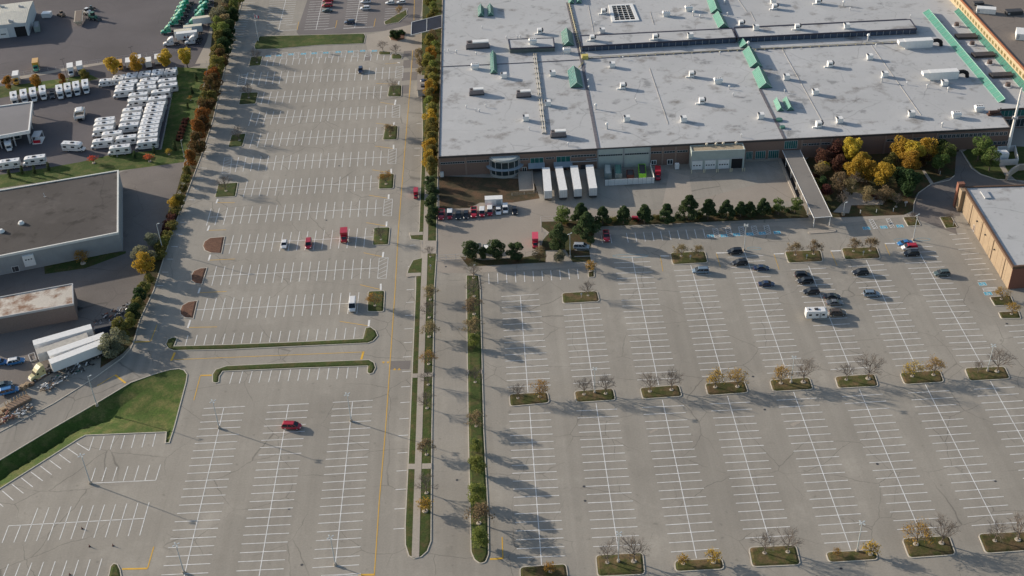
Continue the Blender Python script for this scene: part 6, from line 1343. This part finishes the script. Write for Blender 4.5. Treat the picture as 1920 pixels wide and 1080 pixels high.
# columnar autumn trees beside the factory's left wall
FWL = [(812, -4, 'lime'), (806, 8, 'olive'), (813, 20, 'lime'), (808, 34, 'olive'), (811, 72, 'brown'), (806, 84, 'ochre'), (815, 95, 'lime'), (809, 108, 'gold'), (804, 120, 'ochre'), (812, 132, 'lime'), (808, 145, 'ochre'), (813, 158, 'ochre'), (807, 172, 'gold'), (812, 186, 'ochre'), (806, 200, 'lime'), (811, 214, 'ochre'), (808, 228, 'gold'), (811, 242, 'ochre'), (806, 256, 'ochre'), (810, 270, 'ochre'), (807, 284, 'gold'), (811, 296, 'ochre'), (806, 306, 'gold'), (809, 317, 'ochre')]
for i, (x, y, k) in enumerate(FWL): T(k, x, y, 'autumn tree in the line by the factory wall, %s from the top' % (ORDW[i] if i < 20 else 'twenty-'+ORDW[i-20]), 'autumn trees along the factory left wall', .8 if k == 'gold' else .92, zc=3, sz=1.15)
for i, (x, y, s) in enumerate(((807,352,.65),(812,368,.7),(808,388,.7),(812,407,.65),(808,420,.55))): T('bigpine', x, y, 'dark pine at the corner of the dirt bank, %s from the top' % ORDW[i], 'pines at the dirt bank corner', s)
for i, (x, y, s) in enumerate(((785,104,.8),(790,120,.8),(787,132,.6))): T('brown', x, y, 'bare brown shrub tree by the guard hut, %s from the top' % ORDW[i], 'brown trees by the guard hut', s, zc=2)
T('green', 737, 66, 'left dark bush in the round bed by the entrance canopy', None, .55, zc=1.5); T('green', 745, 68, 'right dark bush in the round bed by the entrance canopy', None, .55, zc=1.5); T('bush', 755, 64, 'low hedge bush beside the two dark round bed bushes', None, 1.2); T('sparse', 749, 26, 'small brown tree on the island by the top accessible bays', None, .7)
# pines by the gate and along the works wall
for x, y, s, l in ((884,487,.9,'round pine at the far left of the gate bed'),(931,487,.95,'round pine in the middle of the gate bed'),(968,486,.85,'round pine right of the gate bed middle'),(908,484,.55,'small pine between the two left gate pines')): T('bigpine', x, y, l, 'round pines in the gate bed', s)
for i, (k, x, y, s) in enumerate((('ash',1053,424,1.05),('pine',1089,418,1.0),('pine',1130,421,.9),('pine',1169,420,.9),('pine',1208,419,.95),('pine',1249,416,.9),('pine',1291,411,1.2),('pine',1327,411,1.0),('pine',1361,409,.9),('pine',1388,406,.75),('pine',1405,406,.75),('pine',1430,404,.85),('ash',1459,402,.8),('ash',1490,400,.8))): T(k, x, y, 'pine in the row along the works yard, %s from the left' % ORDW[i] if k == 'pine' else 'leafy tree in the pine row, %s tree from the left' % ORDW[i], 'trees in the row along the works yard', s*(.87 if k == 'pine' else 1))
T('bigpine', 1050, 470, 'biggest dark pine left of the silver van', None, 1.0, sz=1.3); T('pine', 1100, 446, 'pine between the silver van and the red pickup', None, 1.1); T('brown', 1012, 489, 'thin brown tree in front of the red box truck', None, .8); T('grey', 1048, 489, 'grey green low tree under the biggest dark pine', None, .6)
for i, (x, y) in enumerate(((1060,420),(1120,418),(1150,415),(1190,413),(1230,411),(1270,409),(1310,407),(1345,406),(1375,403),(1415,400),(1445,398),(1475,396))): T('bush' if i % 2 else 'obush', x, y, 'low shrub under the pine row, %s from the left' % ORDW[i], 'low shrubs under the pine row', .7)
# garden
GD = [('maroon',1565,282,4,1.0,'maroon tree left of the brightest yellow tree, against the wall'),('maroon',1597,270,4,1.0,'maroon tree behind the brightest yellow tree'),('maroon',1545,296,3.5,.9,'dark maroon tree close to the walkway and wall'),('maroon',1570,305,3.5,.85,'maroon tree in the middle left of the garden'),
 ('yellow',1596,284,5,1.0,'brightest yellow tree at the back of the garden'),('yellow',1617,297,5,.75,'bright yellow tree just right of the brightest one'),('gold',1603,320,4,.85,'golden tree below the bright yellow pair, left'),('gold',1628,323,4,.85,'golden tree below the bright yellow pair, right'),('gold',1657,333,4,.95,'round golden tree left of the big green tree'),
 ('gold',1689,279,5,.95,'golden tree against the windows, left of three'),('yellow',1713,291,5,1.0,'large yellow tree in the right golden clump'),('gold',1741,283,5,.95,'golden tree in the right clump beside the green conifers'),('gold',1705,308,4,.9,'golden tree at the lower side of the right clump'),('olive',1668,301,4,.95,'olive gold tree between the two golden clumps'),('rust',1730,300,3,.8,'russet tree low in the right golden clump'),
 ('green',1703,350,3.5,1.15,'big dark green tree in the lower right of the garden'),('green',1690,333,3,.8,'green tree behind the big dark green one'),('ash',1772,290,4,1.05,'green tree beside the driveway, next to the golden clump'),('ash',1762,310,3,.9,'lower green tree beside the driveway bend'),('green',1762,275,3,.7,'small green tree against the wall left of the drive'),
 ('brown',1540,318,3,.85,'brown tree by the walkway roof'),('yellow',1545,308,4,.5,'slim orange yellow tree beside the walkway'),('brown',1575,345,3,.95,'grey brown bare crown in the lower left garden'),('brown',1595,350,3,.8,'grey crown over the garden path'),('brown',1627,366,3,.8,'bare brown crown near the garden benches, left'),('brown',1660,365,3,.85,'bare brown crown near the garden benches, right'),('maroon',1551,355,2.5,.6,'low maroon tree beside the walkway roof'),('green',1545,345,2,.55,'green shrub tree against the walkway edge'),
 ('ash',1837,281,4,1.1,'green tree right of the driveway, upper one'),('ash',1858,303,3.5,1.0,'green tree beside the white utility compound'),('maroon',1722,6,2,.7,'maroon bush behind the factory at the top edge')]
for k, x, y, zc, s, l in GD: T(k, x, y, l, 'garden trees', s*1.17, zc=zc)
for x, y, l, k, s in ((1621,379,'bare slim tree by the garden bench, left','bare',.6),(1649,381,'bare slim tree by the garden bench, middle','bare',.6),(1680,388,'bare slim tree near the garden sign','bare',.75),(1600,352,'bare tree on the garden lawn','bare',.85),(1580,385,'bare tree beside the garden lamp','bare',.75)): T(k, x, y, l, 'bare trees in the garden', s)
for i, (x, y) in enumerate(((1532,360),(1540,378),(1548,392),(1640,372),(1662,374),(1675,378),(1775,272),(1800,268),(1530,345),(1527,330))): T('obush' if i % 3 else 'rbush', x, y, 'garden shrub, %s listed from the walkway side' % ORDW[i] if False else 'low garden shrub, %s of the garden edge planting from the walkway' % ORDW[i], 'garden shrubs', .8)
# hedge line on the left boundary
HG = [('olive',449,-2,.9),('grey',425,8,.9),('lime',440,12,.9),('brown',418,22,.95),('olive',430,24,.9),('grey',410,34,1.0),('green',436,34,.8),('brown',424,46,.95),('lime',408,52,.9),('green',430,56,.8),('lime',418,64,.95),('olive',413,78,.85),('green',427,76,.8),('green',421,94,.85),
      ('olive',410,104,.95),('rust',416,116,.9),('ochre',408,130,.95),('orange',400,146,.95),('rust',402,160,.8),('rust',396,172,1.0),('olive',391,190,1.0),('rust',388,206,.95),('orange',381,224,1.0),('orange',371,250,1.1),('rust',383,238,.7),('rust',372,275,.9),('orange',357,300,1.0),('olive',352,322,.65),('olive',349,338,.55),('olive',343,354,.5),('olive',337,378,.7),('gold',328,386,.55)]
for i, (k, x, y, s) in enumerate(HG): T(k, x, y, 'tree in the long boundary line, %s from the top' % (ORDW[i] if i < 20 else 'twenty-'+ORDW[i-20]), 'trees in the left boundary line', s*(1.28 if y < 290 else 1.1), zc=3.2*s)
for i, (k, x, y, s) in enumerate((('rbush',322,407,1.2),('rbush',318,418,1.2),('rbush',314,430,1.2),('rbush',310,442,1.1),('obush',329,400,1.1),('obush',322,428,1.1),('obush',316,446,1.1),('obush',309,458,1.2),('obush',303,470,1.2),('obush',299,484,1.1))): T(k, x, y, 'boundary shrub beside the tall lamp, %s from the top' % ORDW[i], 'shrubs in the left boundary line', s)
for k, x, y, s, l in (('grey',285,452,.7,'grey willowy crown behind the bigger one'),('grey',273,478,1.05,'large grey green willow by the warehouse corner'),('gold',271,503,.95,'golden tree just below the grey green willow'),('olive',282,522,.6,'small olive tree below the golden tree'),('olive',270,541,.7,'olive bush tree left of the hedge kerb, upper'),('green',262,557,.75,'green bush tree left of the hedge kerb'),('olive',258,573,.7,'olive green tree above the trailers'),('green',250,588,.8,'green tree above the scrap heap'),('olive',243,602,.85,'olive tree right of the dark blue container'),('olive',228,620,1.0,'wide olive tree at the end of the trailers'),('grey',214,640,1.0,'grey green tree hiding the trailer ends, upper'),('grey',206,657,.9,'grey green tree hiding the trailer ends, lower')): T(k, x, y, l, 'trees by the warehouse and trailers', s, zc=3*s)
# street trees and lawn plants, upper left
for i, (k, x, y, s) in enumerate((('orange',17,156,.95),('orange',66,151,.9),('orange',115,146,.75),('olive',159,138,.85),('gold',211,131,1.0),('gold',257,125,1.0),('yellow',310,118,1.05),('yellow',349,114,1.0))): T(k, x, y, 'street tree between the two yards, %s from the left' % ORDW[i], 'street trees between the yards', s, zc=3)
for i, (x, y) in enumerate(((19.5,333),(43,326),(66,325),(92,319))): T('column', x, y, 'young conifer on the verge above the warehouse, %s from the left' % ORDW[i], 'young conifers on the verge', .95)
for x, y, k, l, s in ((176,306,'redt','small bright red tree on the verge above the warehouse',1.0),(254,297,'column','young conifer below the packed motorhomes',.9),(290,288,'column','young conifer at the corner of the motorhome block',.9),(281,303,'redt','small orange red tree on the verge near the lane',1.0),(329,281,'column','young conifer beside the dark red hedge',1.1),(317,290,'small','thin yellow green sapling on the verge',.7),(214,290,'small','thin sapling next to the verge lamp',.6),(361,176,'column','young conifer on the lawn, top',.9),(358,188,'small','yellowish sapling on the lawn',.6),(353,203,'column','young conifer on the lawn, lower',.7),(369,152,'column','young conifer below the last yellow street tree',1.0),(156,494,'small','slim golden tree by the warehouse front wall',1.4)): T(k, x, y, l, 'young plants on the left lawns', s)
for i in range(7): T('rbush', 349-i*2.2, 226+i*6.2, 'dark red shrub in the short lawn hedge, %s from the top' % ORDW[i], 'dark red shrubs in the lawn hedge', .75)
# ------------------------------------------------------------------ poles, lamps, signs
POLE = mat('galvanised_pole', (.42,.46,.47), .5, .05, 2)
def lamp(heads, H, head_c=POLE, r=.13):
    o = thing('street_lamp', '-', 'street lamp'); obj('footing', MB().cyl((0,0), .38, .38, -.02, .75, 10), CONC, o); obj('pole', MB().cyl((0,0), r, r*.6, .75, H, 8), POLE if head_c is POLE else DARK, o)
    for k in range(heads):
        a = 2*math.pi*k/heads+.4; d = Vector((math.cos(a), math.sin(a), 0)); M_ = Matrix.Rotation(a, 4, 'Z'); m = MB(); m.box(.0, .4, -.04, .04, H-.12, H-.05, 0, M_); m.box(.35, .85, -.14, .14, H-.16, H, 0, M_); h = obj('lamp_head', m, head_c, o); obj('lens', MB().box(.4, .8, -.1, .1, H-.19, H-.16, 0, M_), LAMPG, h)
    return o
LM = {4: Proto(lambda: lamp(4, 9.3)), 2: Proto(lambda: lamp(2, 9.3)), 1: Proto(lambda: lamp(1, 9.3)), 5: Proto(lambda: lamp(2, 9.3, DARK, .09)), 3: Proto(lambda: lamp(1, 3.2, POLE, .07))}
LP = [(170,907,4,'four headed lamp at the far left of the lower left car park',1.03),(345,1074,4,'four headed lamp at the bottom edge in the leftmost long bay row',1.0),(629,1060,4,'four headed lamp at the bottom of the third bay row, lower left',1.0),(658.5,790,4,'four headed lamp at the top of the third bay row, lower left',1.0),(411,803,4,'four headed lamp at the top of the first long bay row',1.0),
      (1115,737,4,'four headed lamp on the second middle island',.9),(1483,718.5,4,'four headed lamp on the fifth middle island',.95),(1851,696.5,4,'four headed lamp on the last middle island on the right',.95),(1159.5,1054,4,'four headed lamp on the second bottom island',1.0),(1606.5,1034,4,'four headed lamp on the fifth bottom island',1.0),(1395,469.5,4,'four headed lamp beside the black cars',1.0),(1712,450.5,2,'lamp with two heads beside the blue car',1.0),
      (1069,483,2,'lamp in the pine bed left of the silver van',.95),(182,761,1,'single headed lamp on the swale kerb by the lane',1.1),(306,471,1,'single headed lamp in the yard right of the warehouse',1.1),(128,152,5,'dark twin headed lamp by the street, left one',1.05),(254,129,5,'dark twin headed lamp by the street, right one',1.05),(391,139,1,'single headed lamp beside the orange boundary trees',.6),(346,295,1,'single headed lamp on the verge near the corner',.75),(220,294,1,'lamp on the verge beside the front motorhome',.6),(888,514,3,'short lamp at the top of the right median',1.0),(1581,403,3,'short lamp in the garden corner by the walkway',1.4),(742,139,4,'lamp on the hatched bay beside the upper road',.5),(719,389,4,'lamp on the hatched bay beside the middle road',.5)]
LP = [l for l in LP if l[2] != 4 or l[4] > .8]
for x, y, h, l, s in LP: LM[h].put(G(x, y), .2, l, None if h in (3,) else 'lamp posts', s)
b = Proto(lambda: (lambda o: (obj('post', MB().cyl((0,0), .09, .09, -.02, 1.0, 8), WHITEM, o), obj('cap', MB().cyl((0,0), .16, .05, 1.0, 1.2, 8), GREYM, o), o)[2])(thing('bollard_light', '-', 'bollard')))
for i, (x, y) in enumerate(((1613,400),(1643,398.5),(1674.5,396.5),(1762,327))): b.put(G(x, y), 0, ['short path light at the lawn edge, left of three', 'short path light at the lawn edge, middle of three', 'short path light at the lawn edge, right of three', 'short path light inside the driveway bend'][i], 'short path lights in the garden', 1.1)
bl = Proto(lambda: (lambda o: (obj('post', MB().cyl((0,0), .16, .16, -.02, 1.3, 8), mat('cream_paint', (.60,.54,.38), .6, .1, 1), o), o)[1])(thing('bollard', '-', 'bollard')))
for i, x in enumerate((1296.5,1319,1321.5,1343.5,1346.5,1369,1372,1392,1396)): p = G(x, 325-(x-1296)*.04); bl.put(p, 0, 'cream bollard in front of the garage doors, %s from the left' % ORDW[i], 'cream bollards at the loading garage', 1)
sg = Proto(lambda: (lambda o: (obj('post', MB().cyl((0,0), .05, .05, -.02, 2.0, 6), GREYM, o), obj('panel', MB().box(-.25,.25,-.1,-.05,1.3,1.9), GREYM, o), o)[2])(thing('sign_post', '-', 'sign')))
for i, (x, y, l) in enumerate(((1090,559,'small sign on the lone island below the gate pines'),(1294,488,'small sign on the island above the blue grey minivan'),(1512,487,'small sign on the second kerbed island under the walkway'),(1618,480,'small sign on the third kerbed island'),(1787,424,'small sign on the driveway mouth island'),(1697.5,387,'white notice board on the garden edge'),(808,506,'small green sign on the walk median'),(482,73,'small white sign at the left end of the lawn strip'),(478,86,'white sign panel at the lower left of the lawn strip'))): sg.put(G(x, y), 0, l, None, (2.0,1,1) if 'notice' in l or 'panel' in l else 1.0)
# flagpole
o = thing('flagpole', 'tall white flagpole with a red and white flag at the lawn strip', 'flagpole', G(485,78)[:]); HF = 12.5
obj('pole', MB().cyl((0,0), .12, .06, -.02, HF, 8), WHITEM, o); obj('finial', MB().cyl((0,0), .13, .05, HF, HF+.25, 8), WHITEM, o)
m = MB(); nx_, nz_ = 12, 5
for i in range(nx_+1):
    for k_ in range(nz_+1): u = i/nx_; m.v.append((.1+u*1.7, .25*math.sin(u*6)*u, HF-.4-k_*.24-.5*u*u))
for i in range(nx_):
    for k_ in range(nz_): a = i*(nz_+1)+k_; m.f.append((a, a+1, a+nz_+2, a+nz_+1)); m.m.append(0 if (i < 3 or i >= 9) else 1)
obj('flag', m, [mat('flag_red', (.5,.02,.05), .8, .05, 1), mat('flag_white', (.75,.72,.72), .8, .05, 1)], o)
# mast
o = thing('telecom_mast', 'tall white monopole mast rising past the factory roof edge at right', 'mast', G(1889,284)[:]); m = MB(); m.cyl((0,0), .62, .45, -.02, 12, 12); m.cyl((0,0), .45, .3, 12, 24, 12); obj('pole', m, WHITEM, o)
m = MB(); 
for k_ in range(6): a = k_*math.pi/3; m.box(.35+.0, 1.0, -.12, .12, 12.6, 13.3, 0, Matrix.Rotation(a, 4, 'Z'))
obj('antenna_ring', m, GREYM, o)
# chain-link gate across the drive and works fence
o = thing('chain_gate', 'chain link gate and fence across the works drive', 'gate'); m = MB()
ga, gb_ = G(819,489), G(873,486)
for t in (0, .33, .66, 1): p = ga.lerp(gb_, t); m.tube(p, p+Vector((0,0,2.1)), .06, n=5)
for z in (.1, 1.1, 2.1): m.tube(ga+Vector((0,0,z)), gb_+Vector((0,0,z)), .035, n=4)
obj('gate_frame', m, GREYM, o); m = MB()
for k_ in range(28): p = ga.lerp(gb_, k_/28); q = ga.lerp(gb_, min(1,(k_+1.5)/28)); m.tube(p+Vector((0,0,.1)), q+Vector((0,0,2.1)), .012, n=3, cap=False); m.tube(q+Vector((0,0,.1)), p+Vector((0,0,2.1)), .012, n=3, cap=False)
obj('gate_mesh', m, GREYM, o)
def fence(pts, label, h=1.8, step=3):
    o = thing('mesh_fence', label, 'fence'); m = MB(); pm = MB()
    for a, b_ in zip(pts[:-1], pts[1:]):
        a, b_ = G(*a), G(*b_); n_ = max(1, int((b_-a).length/step))
        for k_ in range(n_+1): p = a.lerp(b_, k_/n_); pm.tube(p, p+Vector((0,0,h)), .05, n=5)
        for z in (.1, h*.5, h): m.tube(a+Vector((0,0,z)), b_+Vector((0,0,z)), .025, n=3, cap=False)
    obj('fence_post', pm, GREYM, o); obj('rail', m, GREYM, o)
fence([(1015,434),(1014,415),(1060,413)], 'short mesh fence at the kerb corner above the red box truck')
fence([(1110,414),(1300,405),(1500,393)], 'long mesh fence behind the pine row')
fence([(330,127),(323,180),(303,279)], 'mesh fence between the motorhomes and the lawn', 1.2)
fence([(335,373),(350,335),(352,300)], 'mesh fence beside the olive boundary shrubs')
fence([(0,148),(165,122),(220,113),(330,98)], 'wire fence along the pavement of the truck yard', 1.6)
fence([(1006,362),(960,367)], 'cream railing in front of the dirt bank', 1.1)
# red traffic cones and odds on the asphalt
cn = Proto(lambda: (lambda o: (obj('base', MB().box(-.2,.2,-.2,.2,-.0,.05), BLACK, o), obj('cone', MB().cyl((0,0), .15, .03, .05, .75, 8), mat('brown_red_cone', (.16,.05,.04), .7, .1, 1), o), o)[2])(thing('marker_post', '-', 'marker')))
for i, (x, y) in enumerate(((154,991.5),(168,1025),(212,1023.5),(131,1078))): cn.put(G(x, y)+Vector((0,0,.03)), 0, ['small dark red marker inside the lower bay row, upper left', 'small dark red marker left of a pair on the open lane', 'small dark red marker right of a pair on the open lane', 'small dark red marker in the bottom left bays'][i], 'small dark red markers', 1)
# garden furniture, service bits
o = thing('garden_bench', 'long pale garden bench and low wall by the path', 'bench', G(1640,373)[:], .0); obj('seat', MB().box(-3,3,-.25,.25,.42,.5), CONC, o); [obj('leg', MB().box(x-.15,x+.15,-.2,.2,0,.42), CONC, o) for x in (-2.6,0,2.6)]
o = thing('wall_cabinet', 'white cabinet against the brick wall left of the loading garage', 'cabinet', (G(1269,317)+Vector((0,0,.02)))[:]); obj('casing', MB().box(-.7,.7,-.5,.5,.15,2.2), WHITEM, o); obj('plinth', MB().box(-.6,.6,-.4,.4,0,.15), DARK, o)
o = thing('wall_cabinet', 'white cabinet against the wall near the left corner of the factory', 'cabinet', (G(829,331.5)+Vector((0,0,.02)))[:]); obj('casing', MB().box(-.6,.6,-.4,.4,.1,1.9), WHITEM, o); obj('plinth', MB().box(-.5,.5,-.3,.3,0,.1), DARK, o)
o = thing('entrance_ramp', 'sloping concrete ramp with rails from the double door', 'ramp', G(987,345)[:]); m = MB(); m.hexa([(-2.6,-4.5,.02),(2.2,-4.5,.02),(2.2,7,.02),(-2.6,7,.02)], [(-2.6,-4.5,.08),(2.2,-4.5,.08),(2.2,7,1.1),(-2.6,7,1.1)]); obj('slab', m, CONC, o); m = MB(); m.tube((2.3,-6,1.0),(2.3,7,2.0),.06,n=5); m.box(2.2,2.45,-6,7,0,1.2); obj('side_wall', m, CONC, o)
